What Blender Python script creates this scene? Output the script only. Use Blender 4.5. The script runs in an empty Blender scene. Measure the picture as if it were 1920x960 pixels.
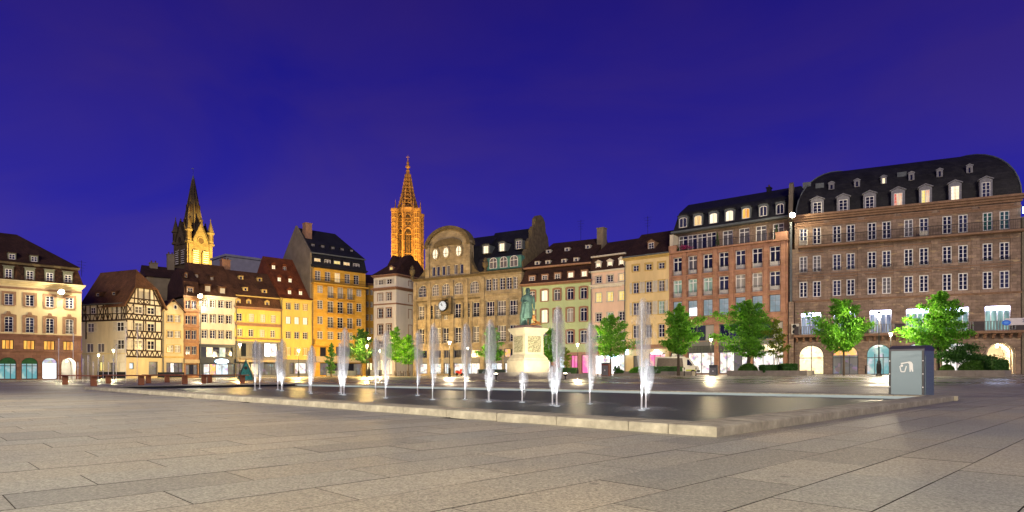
import bpy, math, random
from mathutils import Vector, Matrix
R = math.radians
SC = bpy.context.scene
COL = SC.collection
random.seed(7)
# ------------------------------------------------------------------ camera
F, HZ, CH = 1200.0, 697.0, 0.60          # focal length and horizon in photo pixels, eye height in metres
cam_d = bpy.data.cameras.new('camera'); cam = bpy.data.objects.new('camera', cam_d); COL.objects.link(cam)
cam.location = (0, 0, CH); cam.rotation_euler = (R(90), 0, 0)
cam_d.sensor_width = 36.0; cam_d.lens = 36.0*F/1920.0; cam_d.shift_y = (HZ-480)/1920.0
cam_d.clip_start = 0.05; cam_d.clip_end = 5000
SC.camera = cam
# ------------------------------------------------------------------ world: deep blue dusk sky
W = bpy.data.worlds.new('World'); SC.world = W; W.use_nodes = True
nt = W.node_tree; N = nt.nodes; L = nt.links; N.clear()
wo = N.new('ShaderNodeOutputWorld'); bg = N.new('ShaderNodeBackground')
tc = N.new('ShaderNodeTexCoord'); sp = N.new('ShaderNodeSeparateXYZ'); cr = N.new('ShaderNodeValToRGB')
L.new(tc.outputs['Generated'], sp.inputs[0]); L.new(sp.outputs['Z'], cr.inputs['Fac'])
e = cr.color_ramp.elements
e[0].position = 0.0; e[0].color = (.031, .029, .400, 1)
e[1].position = 1.0; e[1].color = (.008, .004, .080, 1)
for p_, c_ in ((.16, (.025, .022, .335, 1)), (.36, (.018, .013, .225, 1)), (.56, (.015, .008, .140, 1))):
    q = e.new(p_); q.color = c_
nz = N.new('ShaderNodeTexNoise'); nz.inputs['Scale'].default_value = 1.9; nz.inputs['Detail'].default_value = 5; nz.inputs['Distortion'].default_value = .6
mp = N.new('ShaderNodeMapping'); mp.inputs['Scale'].default_value = (1, 1, 2.6)
L.new(tc.outputs['Generated'], mp.inputs[0]); L.new(mp.outputs[0], nz.inputs['Vector'])
cr2 = N.new('ShaderNodeValToRGB'); cr2.color_ramp.elements[0].position = .36; cr2.color_ramp.elements[1].position = .62
cr2.color_ramp.elements[0].color = (.70, .80, 1.02, 1); cr2.color_ramp.elements[1].color = (1.65, 1.32, .90, 1)
L.new(nz.outputs['Fac'], cr2.inputs['Fac'])
mx = N.new('ShaderNodeMix'); mx.data_type = 'RGBA'; mx.blend_type = 'MULTIPLY'; mx.inputs[0].default_value = 1
L.new(cr.outputs[0], mx.inputs[6]); L.new(cr2.outputs[0], mx.inputs[7]); L.new(mx.outputs[2], bg.inputs['Color'])
bg.inputs['Strength'].default_value = 1.1; L.new(bg.outputs[0], wo.inputs[0])
# ------------------------------------------------------------------ the one sun: soft last light / town glow from behind the camera
sd = bpy.data.lights.new('sun', 'SUN'); sun = bpy.data.objects.new('sun', sd); COL.objects.link(sun)
sd.energy = 1.7; sd.angle = R(18); sd.color = (1.0, .85, .64)
sun.rotation_euler = (R(75), 0, R(5)); sun.location = (0, -20, 30)
# ------------------------------------------------------------------ render settings
SC.view_settings.view_transform = 'Standard'; SC.view_settings.look = 'None'
SC.view_settings.exposure = 0.0; SC.view_settings.gamma = 1.0; SC.view_settings.use_curve_mapping = False
SC.render.engine = 'CYCLES'
SC.cycles.use_denoising = True
SC.cycles.max_bounces = 6; SC.cycles.diffuse_bounces = 2; SC.cycles.glossy_bounces = 3; SC.cycles.transparent_max_bounces = 40
SC.cycles.sample_clamp_indirect = 4.0; SC.cycles.caustics_reflective = False; SC.cycles.caustics_refractive = False

# ================================================================== helpers
def smooth(a, b, x):
    t = min(1, max(0, (x-a)/(b-a))); return t*t*(3-2*t)
def gz(x, y):                                    # the square falls gently towards the left-hand houses
    return max(-.55, min(.36, .0072*x))*smooth(32, 62, y)
def tag(o, label=None, cat=None, group=None, kind=None):
    if label: o['label'] = label
    if cat: o['category'] = cat
    if group: o['group'] = group
    if kind: o['kind'] = kind
    return o
def empty(name, loc, label=None, cat=None, group=None, rz=0):
    o = bpy.data.objects.new(name, None); COL.objects.link(o); o.location = loc; o.rotation_euler = (0, 0, rz)
    o.empty_display_size = .3
    return tag(o, label, cat, group)
def add(name, me, m=None, parent=None, loc=None, rz=None):
    if m is not None and len(me.materials) == 0: me.materials.append(m)
    o = bpy.data.objects.new(name, me); COL.objects.link(o)
    if m is not None and me.materials[0] != m:
        o.material_slots[0].link = 'OBJECT'; o.material_slots[0].material = m
    if parent: o.parent = parent
    if loc is not None: o.location = loc
    if rz is not None: o.rotation_euler = (0, 0, rz)
    return o
def copy_tree(o, parent=None):
    c = o.copy(); COL.objects.link(c); c.parent = parent
    for ch in list(o.children): copy_tree(ch, c)
    return c

class MB:
    def __init__(s): s.v = []; s.f = []
    def face(s, pts):
        n = len(s.v); s.v += [tuple(p) for p in pts]; s.f.append(tuple(range(n, n+len(pts)))); return s
    def box(s, x0, x1, y0, y1, z0, z1):
        n = len(s.v)
        s.v += [(x0,y0,z0),(x1,y0,z0),(x1,y1,z0),(x0,y1,z0),(x0,y0,z1),(x1,y0,z1),(x1,y1,z1),(x0,y1,z1)]
        for q in ((0,3,2,1),(4,5,6,7),(0,1,5,4),(1,2,6,5),(2,3,7,6),(3,0,4,7)): s.f.append(tuple(n+i for i in q))
        return s
    def hexa(s, b, t):                          # b, t: four points each
        n = len(s.v); s.v += [tuple(p) for p in b]+[tuple(p) for p in t]
        for q in ((0,3,2,1),(4,5,6,7),(0,1,5,4),(1,2,6,5),(2,3,7,6),(3,0,4,7)): s.f.append(tuple(n+i for i in q))
        return s
    def prism(s, poly, a, b, ax='y'):           # poly in (x,z) extruded along y, or in (y,z) along x, or (x,y) along z
        n = len(s.v); k = len(poly)
        for w in (a, b):
            for p, q in poly:
                s.v.append((p, w, q) if ax == 'y' else (w, p, q) if ax == 'x' else (p, q, w))
        s.f.append(tuple(range(n, n+k))); s.f.append(tuple(range(n+2*k-1, n+k-1, -1)))
        for i in range(k):
            j = (i+1) % k; s.f.append((n+i, n+k+i, n+k+j, n+j))
        return s
    def tube(s, pts, rad, seg=6, caps=True):
        if not isinstance(rad, (list, tuple)): rad = [rad]*len(pts)
        n = len(s.v); P = [Vector(p) for p in pts]
        for i, p in enumerate(P):
            d = (P[min(i+1, len(P)-1)]-P[max(i-1, 0)]).normalized()
            a = d.cross(Vector((0,0,1)) if abs(d.z) < .9 else Vector((1,0,0))).normalized(); b = d.cross(a)
            for k in range(seg):
                t = 2*math.pi*k/seg; s.v.append(tuple(p+(a*math.cos(t)+b*math.sin(t))*rad[i]))
        for i in range(len(P)-1):
            for k in range(seg):
                k2 = (k+1) % seg; s.f.append((n+i*seg+k, n+i*seg+k2, n+(i+1)*seg+k2, n+(i+1)*seg+k))
        if caps:
            s.f.append(tuple(n+k for k in range(seg-1, -1, -1))); m = n+(len(P)-1)*seg
            s.f.append(tuple(m+k for k in range(seg)))
        return s
    def lathe(s, prof, seg=10, c=(0,0), rot=0.0, sx=1, sy=1):      # prof: (r, z)
        n = len(s.v)
        for r, z in prof:
            for k in range(seg):
                t = rot+2*math.pi*k/seg; s.v.append((c[0]+sx*r*math.cos(t), c[1]+sy*r*math.sin(t), z))
        for i in range(len(prof)-1):
            for k in range(seg):
                k2 = (k+1) % seg; s.f.append((n+i*seg+k, n+i*seg+k2, n+(i+1)*seg+k2, n+(i+1)*seg+k))
        s.f.append(tuple(n+k for k in range(seg-1, -1, -1))); m = n+(len(prof)-1)*seg
        s.f.append(tuple(m+k for k in range(seg)))
        return s
    def rings(s, rs, cap=True):                 # list of equal-length point loops
        n = len(s.v); k = len(rs[0])
        for r in rs: s.v += [tuple(p) for p in r]
        for i in range(len(rs)-1):
            for a in range(k):
                b = (a+1) % k; s.f.append((n+i*k+a, n+i*k+b, n+(i+1)*k+b, n+(i+1)*k+a))
        if cap:
            s.f.append(tuple(n+a for a in range(k-1, -1, -1))); m = n+(len(rs)-1)*k
            s.f.append(tuple(m+a for a in range(k)))
        return s
    def mesh(s, name, smooth_=False):
        me = bpy.data.meshes.new(name); me.from_pydata(s.v, [], s.f)
        if smooth_: me.polygons.foreach_set('use_smooth', [True]*len(me.polygons))
        me.update(); return me
    def build(s, name, m, parent=None, loc=None, rz=None, smooth_=False):
        return add(name, s.mesh(name, smooth_), m, parent, loc, rz)

def roof_y(secs, z):
    """depth of the front slope at height z"""
    for a, b in zip(secs, secs[1:]):
        if a[1] <= z <= b[1]: return a[0]+(b[0]-a[0])*(z-a[1])/max(1e-6, b[1]-a[1])
    return secs[0][0] if z < secs[0][1] else secs[-1][0]
def sit(f, px, py, secs, out=.06):
    y = secs[0][0]
    for _ in range(8): y = .5*y+.5*roof_y(secs, f.z(px, py, y))
    return y-out
# ------------------------------------------------------------------ materials
MATS = {}
def _mat(name):
    m = bpy.data.materials.new(name); m.use_nodes = True; MATS[name] = m
    return m, m.node_tree.nodes, m.node_tree.links, m.node_tree.nodes['Principled BSDF']
def xz(Nn, Ll, src='Object'):
    """(x+y, z) of the object as texture plane, so courses run level on every wall"""
    t = Nn.new('ShaderNodeTexCoord'); s_ = Nn.new('ShaderNodeSeparateXYZ'); c = Nn.new('ShaderNodeCombineXYZ')
    a = Nn.new('ShaderNodeMath'); a.operation = 'ADD'
    Ll.new(t.outputs[src], s_.inputs[0]); Ll.new(s_.outputs['X'], a.inputs[0]); Ll.new(s_.outputs['Y'], a.inputs[1])
    Ll.new(a.outputs[0], c.inputs['X']); Ll.new(s_.outputs['Z'], c.inputs['Y'])
    return t, c
def mixc(Nn, Ll, fac, a, b, mode='MIX'):
    x = Nn.new('ShaderNodeMix'); x.data_type = 'RGBA'; x.blend_type = mode
    for i, v in ((0, fac), (6, a), (7, b)):
        if hasattr(v, 'is_linked') or hasattr(v, 'links'): Ll.new(v, x.inputs[i])
        else: x.inputs[i].default_value = v if i == 0 else (*v, 1) if len(v) == 3 else v
    return x.outputs[2]
def plain(name, col, rough=.8, var=.25, scale=1.5, bump=.15, bscale=30, metal=0.0, spec=.3, streak=False):
    m, n, l, b = _mat(name)
    t = n.new('ShaderNodeTexCoord'); z = n.new('ShaderNodeTexNoise'); z.inputs['Scale'].default_value = scale; z.inputs['Detail'].default_value = 6
    z.inputs['Roughness'].default_value = .65
    if streak:
        mp_ = n.new('ShaderNodeMapping'); mp_.inputs['Scale'].default_value = (1, 1, .22); l.new(t.outputs['Object'], mp_.inputs[0]); l.new(mp_.outputs[0], z.inputs['Vector'])
    else: l.new(t.outputs['Object'], z.inputs['Vector'])
    cr_ = n.new('ShaderNodeValToRGB'); cr_.color_ramp.elements[0].position = .3; cr_.color_ramp.elements[1].position = .72
    cr_.color_ramp.elements[0].color = (*[c*(1-var) for c in col], 1); cr_.color_ramp.elements[1].color = (*[min(1, c*(1+var)) for c in col], 1)
    l.new(z.outputs['Fac'], cr_.inputs[0]); l.new(cr_.outputs[0], b.inputs['Base Color'])
    b.inputs['Roughness'].default_value = rough; b.inputs['Metallic'].default_value = metal
    b.inputs['Specular IOR Level'].default_value = spec
    if bump:
        z2 = n.new('ShaderNodeTexNoise'); z2.inputs['Scale'].default_value = bscale; z2.inputs['Detail'].default_value = 3
        l.new(t.outputs['Object'], z2.inputs['Vector'])
        bp = n.new('ShaderNodeBump'); bp.inputs['Strength'].default_value = bump; bp.inputs['Distance'].default_value = .02
        l.new(z2.outputs['Fac'], bp.inputs['Height']); l.new(bp.outputs[0], b.inputs['Normal'])
    return m
def masonry(name, c1, c2, mortar, bw=.7, bh=.32, ms=.012, rough=.85, bump=.5, stain=.35, odd=None):
    m, n, l, b = _mat(name)
    t, c = xz(n, l)
    k = n.new('ShaderNodeTexBrick'); k.inputs['Scale'].default_value = 1; k.inputs['Brick Width'].default_value = bw; k.inputs['Row Height'].default_value = bh
    k.inputs['Mortar Size'].default_value = ms; k.inputs['Mortar Smooth'].default_value = .3; k.inputs['Bias'].default_value = -.1
    k.inputs['Color1'].default_value = (*c1, 1); k.inputs['Color2'].default_value = (*c2, 1); k.inputs['Mortar'].default_value = (*mortar, 1)
    l.new(c.outputs[0], k.inputs['Vector'])
    z = n.new('ShaderNodeTexNoise'); z.inputs['Scale'].default_value = .55; z.inputs['Detail'].default_value = 7; z.inputs['Roughness'].default_value = .7
    l.new(t.outputs['Object'], z.inputs['Vector'])
    cr_ = n.new('ShaderNodeValToRGB'); cr_.color_ramp.elements[0].position = .35; cr_.color_ramp.elements[1].position = .68
    cr_.color_ramp.elements[0].color = (1-stain,)*3+(1,); cr_.color_ramp.elements[1].color = (1.15, 1.15, 1.15, 1)
    l.new(z.outputs['Fac'], cr_.inputs[0])
    out = mixc(n, l, 1.0, k.outputs['Color'], cr_.outputs[0], 'MULTIPLY')
    if odd:                                     # scattered paler replaced blocks / worn patches
        z3 = n.new('ShaderNodeTexNoise'); z3.inputs['Scale'].default_value = 1.1; z3.inputs['Detail'].default_value = 5
        mp_ = n.new('ShaderNodeMapping'); mp_.inputs['Scale'].default_value = (.8, 2.6, 1); l.new(c.outputs[0], mp_.inputs[0]); l.new(mp_.outputs[0], z3.inputs['Vector'])
        c3 = n.new('ShaderNodeValToRGB'); c3.color_ramp.elements[0].position = .60; c3.color_ramp.elements[1].position = .68
        l.new(z3.outputs['Fac'], c3.inputs[0]); out = mixc(n, l, c3.outputs[0], out, odd)
    l.new(out, b.inputs['Base Color']); b.inputs['Roughness'].default_value = rough; b.inputs['Specular IOR Level'].default_value = .25
    bp = n.new('ShaderNodeBump'); bp.inputs['Strength'].default_value = bump; bp.inputs['Distance'].default_value = .02; bp.invert = True
    l.new(k.outputs['Fac'], bp.inputs['Height']); l.new(bp.outputs[0], b.inputs['Normal'])
    return m
def emit(name, col, strength, pattern=None, col2=None, scale=3.0):
    m, n, l, b = _mat(name)
    b.inputs['Base Color'].default_value = (.02, .02, .02, 1); b.inputs['Roughness'].default_value = .15
    if pattern is None:
        b.inputs['Emission Color'].default_value = (*col, 1)
    else:
        t, c = xz(n, l)
        if pattern == 'goods':                  # shelves and goods behind the glass
            k = n.new('ShaderNodeTexVoronoi'); k.inputs['Scale'].default_value = scale; l.new(c.outputs[0], k.inputs['Vector'])
            src = k.outputs['Color']
            hs = n.new('ShaderNodeHueSaturation'); hs.inputs['Saturation'].default_value = .55; hs.inputs['Value'].default_value = 1.2; l.new(src, hs.inputs['Color'])
            z = n.new('ShaderNodeTexNoise'); z.inputs['Scale'].default_value = scale*.5; l.new(c.outputs[0], z.inputs['Vector'])
            c3 = n.new('ShaderNodeValToRGB'); c3.color_ramp.elements[0].position = .45; c3.color_ramp.elements[1].position = .62; l.new(z.outputs['Fac'], c3.inputs[0])
            out = mixc(n, l, c3.outputs[0], col, mixc(n, l, .6, hs.outputs[0], col2 or col))
        else:                                   # curtains: soft upright folds
            mp_ = n.new('ShaderNodeMapping'); mp_.inputs['Scale'].default_value = (scale, .35, 1); l.new(c.outputs[0], mp_.inputs[0])
            z = n.new('ShaderNodeTexNoise'); z.inputs['Scale'].default_value = 1.0; z.inputs['Detail'].default_value = 3; l.new(mp_.outputs[0], z.inputs['Vector'])
            c3 = n.new('ShaderNodeValToRGB'); c3.color_ramp.elements[0].position = .36; c3.color_ramp.elements[1].position = .64; l.new(z.outputs['Fac'], c3.inputs[0])
            out = mixc(n, l, c3.outputs[0], col2 or [x*.5 for x in col], col)
        l.new(out, b.inputs['Emission Color'])
    b.inputs['Emission Strength'].default_value = strength
    return m
def glass(name, col=(.012, .014, .03), rough=.06, var=0):
    m, n, l, b = _mat(name)
    b.inputs['Base Color'].default_value = (*col, 1); b.inputs['Roughness'].default_value = rough; b.inputs['Specular IOR Level'].default_value = .6
    if var:
        t, c = xz(n, l); mp_ = n.new('ShaderNodeMapping'); mp_.inputs['Scale'].default_value = (5, .5, 1); l.new(c.outputs[0], mp_.inputs[0])
        z = n.new('ShaderNodeTexNoise'); z.inputs['Scale'].default_value = 1.2; l.new(mp_.outputs[0], z.inputs['Vector'])
        out = mixc(n, l, z.outputs['Fac'], [x*(1-var) for x in col], [x*(1+var) for x in col]); l.new(out, b.inputs['Base Color'])
    return m

M_white = plain('white_paint', (.84, .83, .82), .5, .10, 3, .05)
M_whitewood = plain('aged_white_wood', (.50, .47, .42), .6, .2, 3, .1)
M_gl = glass('dark_glass'); M_gl2 = glass('dark_glass_blue', (.03, .035, .075), .05)
M_cur = glass('curtained_glass', (.12, .115, .12), .2, .5)
M_blind = glass('blind_glass', (.34, .33, .31), .4, .12)
M_litw = emit('warm_lit_room', (1.0, .74, .36), 1.1, 'curtain', (.75, .42, .13), 4)
M_lity = emit('yellow_lit_room', (1.0, .86, .30), 1.1, 'curtain', (.80, .52, .08), 4)
M_litb = emit('bright_lit_room', (1.0, .90, .66), 1.5, 'curtain', (.95, .72, .42), 3)
M_lito = emit('orange_lit_room', (1.0, .58, .10), 1.25, 'curtain', (.62, .20, .02), 3)
M_litg = emit('pale_green_lit_room', (.62, .80, .55), .55, 'curtain', (.20, .28, .24), 2)
M_litr = emit('red_curtain_lit_room', (.75, .08, .06), 1.0, 'curtain', (.95, .80, .50), 3)
M_shopw = emit('white_shop_interior', (1.0, .94, .84), 1.3, 'goods', (.35, .25, .24), 2.2)
M_shopc = emit('cool_shop_interior', (.75, .92, 1.0), 1.2, 'goods', (.20, .24, .30), 1.6)
M_shopy = emit('golden_shop_interior', (1.0, .83, .42), 1.6, 'goods', (.80, .42, .10), 3.0)
M_shopd = emit('dim_shop_interior', (.30, .26, .22), .45, 'goods', (.10, .09, .10), 1.8)
M_shopp = emit('pink_shop_interior', (1.0, .16, .42), 1.3, 'goods', (1.0, .35, .25), 1.2)
M_shopt = emit('teal_shop_interior', (.16, .45, .48), .9, 'goods', (.75, .85, .80), 1.3)
M_screen = emit('white_screen', (.95, .97, 1.0), 2.2)
M_led = emit('violet_led_strip', (.62, .66, 1.0), 16.0)
M_neon = emit('blue_white_neon', (.55, .82, 1.0), 6.0)
M_globe = emit('lamp_glass', (1.0, .86, .58), 14.0)
M_flood = emit('floodlight_glass', (1.0, .90, .66), 60.0)

M_iron = plain('black_iron', (.012, .013, .014), .5, .3, 5, .1, metal=.3)
M_lead = plain('grey_lead', (.10, .115, .13), .55, .25, 2, .1)
M_slate = masonry('dark_slate', (.016, .017, .024), (.026, .026, .034), (.008, .008, .011), .3, .2, .008, .62, .5, .4)
M_slatec = masonry('curved_roof_slate', (.018, .018, .024), (.030, .029, .034), (.007, .007, .010), .34, .22, .008, .6, .6, .55)
M_tile = masonry('brown_roof_tile', (.105, .050, .028), (.155, .074, .040), (.034, .018, .012), .18, .24, .012, .85, .8, .45)
M_tiled = masonry('dark_brown_roof_tile', (.046, .021, .017), (.072, .034, .025), (.016, .009, .008), .18, .24, .012, .85, .8, .4)
M_tiler = masonry('red_roof_tile', (.17, .045, .018), (.24, .070, .028), (.05, .016, .010), .18, .24, .012, .85, .8, .35)
M_tileo = masonry('orange_brown_roof_tile', (.14, .066, .034), (.20, .095, .048), (.042, .022, .014), .18, .24, .012, .85, .8, .4)

M_cream = plain('cream_render', (.56, .47, .29), .9, .20, .6, .15, streak=True)
M_offwh = plain('offwhite_render', (.56, .51, .42), .9, .20, .7, .15, streak=True)
M_palew = plain('pale_white_render', (.70, .66, .58), .9, .14, .6, .12, streak=True)
M_yell = plain('yellow_render', (.66, .50, .13), .9, .18, .7, .12, streak=True)
M_ochre = masonry('sodium_tinted_ochre', (.60, .34, .050), (.68, .40, .07), (.38, .20, .035), 1.1, .42, .008, .85, .25, .22)  # ochre stone with the orange of sodium lamplight put into its colour
M_green = plain('pistachio_render', (.46, .56, .31), .9, .15, .5, .1, streak=True)
M_pink = plain('pink_render', (.74, .54, .43), .9, .14, .5, .1, streak=True)
M_ylw2 = plain('pale_yellow_render', (.68, .53, .29), .9, .16, .5, .1, streak=True)
M_redst = masonry('red_sandstone', (.39, .205, .135), (.47, .26, .18), (.30, .16, .11), 1.0, .42, .008, .85, .4, .35, odd=(.42, .27, .14))
M_brown = masonry('brown_sandstone', (.26, .185, .143), (.375, .27, .21), (.13, .095, .075), .85, .38, .014, .88, .6, .45, odd=(.42, .31, .19))
M_brtrim = plain('brown_stone_trim', (.24, .145, .095), .85, .25, 2, .2)
M_dept = masonry('beige_sandstone', (.37, .30, .19), (.45, .37, .24), (.26, .205, .125), 1.0, .45, .010, .85, .5, .58, odd=(.28, .21, .12))
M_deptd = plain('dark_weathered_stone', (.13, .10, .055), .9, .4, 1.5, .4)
M_sand = plain('pinkish_stone_trim', (.30, .17, .11), .85, .2, 2, .15)
M_ochtrim = plain('ochre_stone_trim', (.50, .36, .13), .85, .15, 2, .12)
M_arcade = masonry('dark_red_arcade_stone', (.17, .085, .060), (.23, .12, .085), (.11, .06, .045), .9, .40, .012, .85, .4, .3)
M_timber = plain('dark_oak', (.035, .020, .013), .8, .3, 6, .3)
M_greywall = plain('grey_party_wall', (.20, .165, .12), .9, .3, .4, .2)
M_brick = masonry('chimney_brick', (.25, .12, .08), (.33, .17, .11), (.2, .16, .13), .24, .08, .01, .85, .4, .3)
M_copper = plain('green_copper', (.07, .20, .17), .6, .3, 2, .1)
M_blue = plain('navy_shop_front', (.018, .028, .055), .4, .2, 3, .05)
M_darkfr = plain('dark_shop_frame', (.05, .05, .055), .4, .2, 3, .05)
M_greyp = plain('grey_panel', (.17, .17, .17), .5, .15, 3, .05)
M_beigep = plain('beige_awning', (.42, .34, .22), .7, .12, 3, .05)

# ------------------------------------------------------------------ faces of buildings
class Face:
    """one upright wall plane of a building: u runs to the right, y inwards, z up (all world metres above z=0)"""
    def __init__(s, bld, p0, p1):
        s.b = bld; s.o = Vector((p0[0], p0[1])); d = Vector((p1[0]-p0[0], p1[1]-p0[1])); s.len = d.length
        s.d = d/s.len; s.n = Vector((-s.d.y, s.d.x)); s.ang = math.atan2(s.d.y, s.d.x); s.op = []
        s.loc = Vector((p0[0], p0[1], 0))-bld.location
    def at(s, px, py=HZ, y=0.0):
        k = (px-960)/F; ox = s.o.x+s.n.x*y; oy = s.o.y+s.n.y*y
        u = (k*oy-ox)/(s.d.x-k*s.d.y); Y = oy+s.d.y*u
        return u, CH+(HZ-py)/F*Y
    def u(s, px, y=0.0): return s.at(px, HZ, y)[0]
    def z(s, px, py, y=0.0): return s.at(px, py, y)[1]
    def world(s, u, y, z): p = s.o+s.d*u+s.n*y; return Vector((p.x, p.y, z))
    def put(s, mb, name, m, parent=None, smooth_=False):
        if parent: return mb.build(name, m, parent, smooth_=smooth_)
        return mb.build(name, m, s.b, s.loc, s.ang, smooth_)
    def place(s, name, me, m, u, y, z):
        p = s.world(u, y, z)-s.b.location
        return add(name, me, m, s.b, p, s.ang)
    def cornice(s, z0, z1, proj, m, u0=None, u1=None, name='cornice', steps=2):
        u0 = -.0 if u0 is None else u0; u1 = s.len if u1 is None else u1
        b = MB()
        for i in range(steps):
            a = z0+(z1-z0)*i/steps; c = z0+(z1-z0)*(i+1)/steps; p = proj*(i+1)/steps
            b.box(u0-p*.5, u1+p*.5, -p, .05, a, c-.001*(i < steps-1))
        return s.put(b, name, m)
    def wall(s, z0, z1, m, u0=0.0, u1=None, name='wall', dep=.32, y=0.0):
        u1 = s.len if u1 is None else u1
        ops = [o for o in s.op if o[1] > u0+.01 and o[0] < u1-.01 and o[3] > z0+.01 and o[2] < z1-.01]
        us = sorted({round(x, 4) for o in ops for x in (max(u0, o[0]), min(u1, o[1]))} | {u0, u1})
        zs = sorted({round(x, 4) for o in ops for x in (max(z0, o[2]), min(z1, o[3]))} | {z0, z1})
        b = MB()
        for j in range(len(zs)-1):
            zc = (zs[j]+zs[j+1])/2; run = None
            for i in range(len(us)):
                solid = i < len(us)-1 and not any(o[0] < (us[i]+us[i+1])/2 < o[1] and o[2] < zc < o[3] for o in ops)
                if solid and run is None: run = us[i]
                if not solid and run is not None:
                    b.face([(run, y, zs[j]), (us[i], y, zs[j]), (us[i], y, zs[j+1]), (run, y, zs[j+1])]); run = None
        for o in ops:
            a, c, lo, hi, rise = o; a = max(a, u0); c = min(c, u1); lo = max(lo, z0); hi = min(hi, z1); Y = y+dep
            zs_ = hi-rise
            b.face([(a, y, lo), (a, Y, lo), (a, Y, zs_), (a, y, zs_)]); b.face([(c, Y, lo), (c, y, lo), (c, y, zs_), (c, Y, zs_)])
            b.face([(a, Y, lo), (a, y, lo), (c, y, lo), (c, Y, lo)])
            if rise < .02:
                b.face([(a, y, hi), (a, Y, hi), (c, Y, hi), (c, y, hi)])
            else:
                n = 12; m_ = (a+c)/2; rx = (c-a)/2
                P = [(m_-rx*math.cos(math.pi*i/n), zs_+rise*math.sin(math.pi*i/n)) for i in range(n+1)]
                for i in range(n):
                    p, q = P[i], P[i+1]; cx = a if i < n/2 else c
                    b.face([(p[0], y, p[1]), (q[0], y, q[1]), (cx, y, hi)])
                    b.face([(p[0], Y, p[1]), (q[0], Y, q[1]), (q[0], y, q[1]), (p[0], y, p[1])])
                b.face([(a, y, hi), (m_, y, hi-.0005), (c, y, hi)])
        return s.put(b, name, m)

WC = {}
def arc(w, h, rise, n=10):
    """outline of an opening, x centred, from bottom-left round the top"""
    if rise < .02: return [(-w/2, 0), (-w/2, h), (w/2, h), (w/2, 0)]
    zs = h-rise
    return [(-w/2, 0)]+[(-w/2*math.cos(math.pi*i/n), zs+rise*math.sin(math.pi*i/n)) for i in range(n+1)]+[(w/2, 0)]
def ring(mb, out, t, y0, y1):
    """frame of width t following an open outline (plus a bottom rail)"""
    cx = 0; top = max(p[1] for p in out); w = max(p[0] for p in out)
    inn = [(p[0]*(w-t)/w, t+(p[1])*(top-2*t)/top) for p in out]
    for i in range(len(out)):
        j = (i+1) % len(out); a, b_, c, d = out[i], out[j], inn[j], inn[i]
        mb.hexa([(a[0], y0, a[1]), (b_[0], y0, b_[1]), (c[0], y0, c[1]), (d[0], y0, d[1])],
                [(a[0], y1, a[1]), (b_[0], y1, b_[1]), (c[0], y1, c[1]), (d[0], y1, d[1])])
def frame_mesh(w, h, cols, rows, rise, transom, t=.07):
    key = ('f', round(w, 2), round(h, 2), cols, rows, round(rise, 2), transom, t)
    if key not in WC:
        b = MB(); ring(b, arc(w, h, rise), t, .0, .07)
        htr = h*transom if transom else h
        for i in range(1, cols):
            x = -w/2+w*i/cols; b.box(x-t*.5, x+t*.5, .005, .065, t, (h-t) if rise < .02 or cols == 2 else h-rise)
        if transom: b.box(-w/2+t, w/2-t, -.004, .069, htr-t*.5, htr+t*.5)
        for i in range(cols):
            for r in range(1, rows):
                z = t+(htr-t)*r/rows
                if z > h-rise*.6: continue
                b.box(-w/2+w*i/cols+t*.5, -w/2+w*(i+1)/cols-t*.5, .02, .05, z-.018, z+.018)
            if rows > 2 and w/cols > .75:
                x = -w/2+w*(i+.5)/cols; b.box(x-.018, x+.018, .022, .048, t, h-t-rise*.3)
        WC[key] = b.mesh('window')
    return WC[key]
def pane_mesh(w, h, cols, i, rise, t=.07):
    key = ('p', round(w, 2), round(h, 2), cols, i, round(rise, 2), t)
    if key not in WC:
        b = MB(); x0 = -w/2+w*i/cols; x1 = -w/2+w*(i+1)/cols
        if rise < .02: b.box(x0+.01, x1-.01, .03, .04, .02, h-.02)
        else:
            pts = [(x0+.01, .02)]
            for k in range(9):
                x = x0+.01+(x1-x0-.02)*k/8; s_ = max(0, 1-(2*x/w)**2); pts.append((x, h-rise-.03+rise*math.sqrt(s_)))
            pts.append((x1-.01, .02)); b.prism(pts, .03, .04, 'y')
        WC[key] = b.mesh('pane')
    return WC[key]
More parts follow.
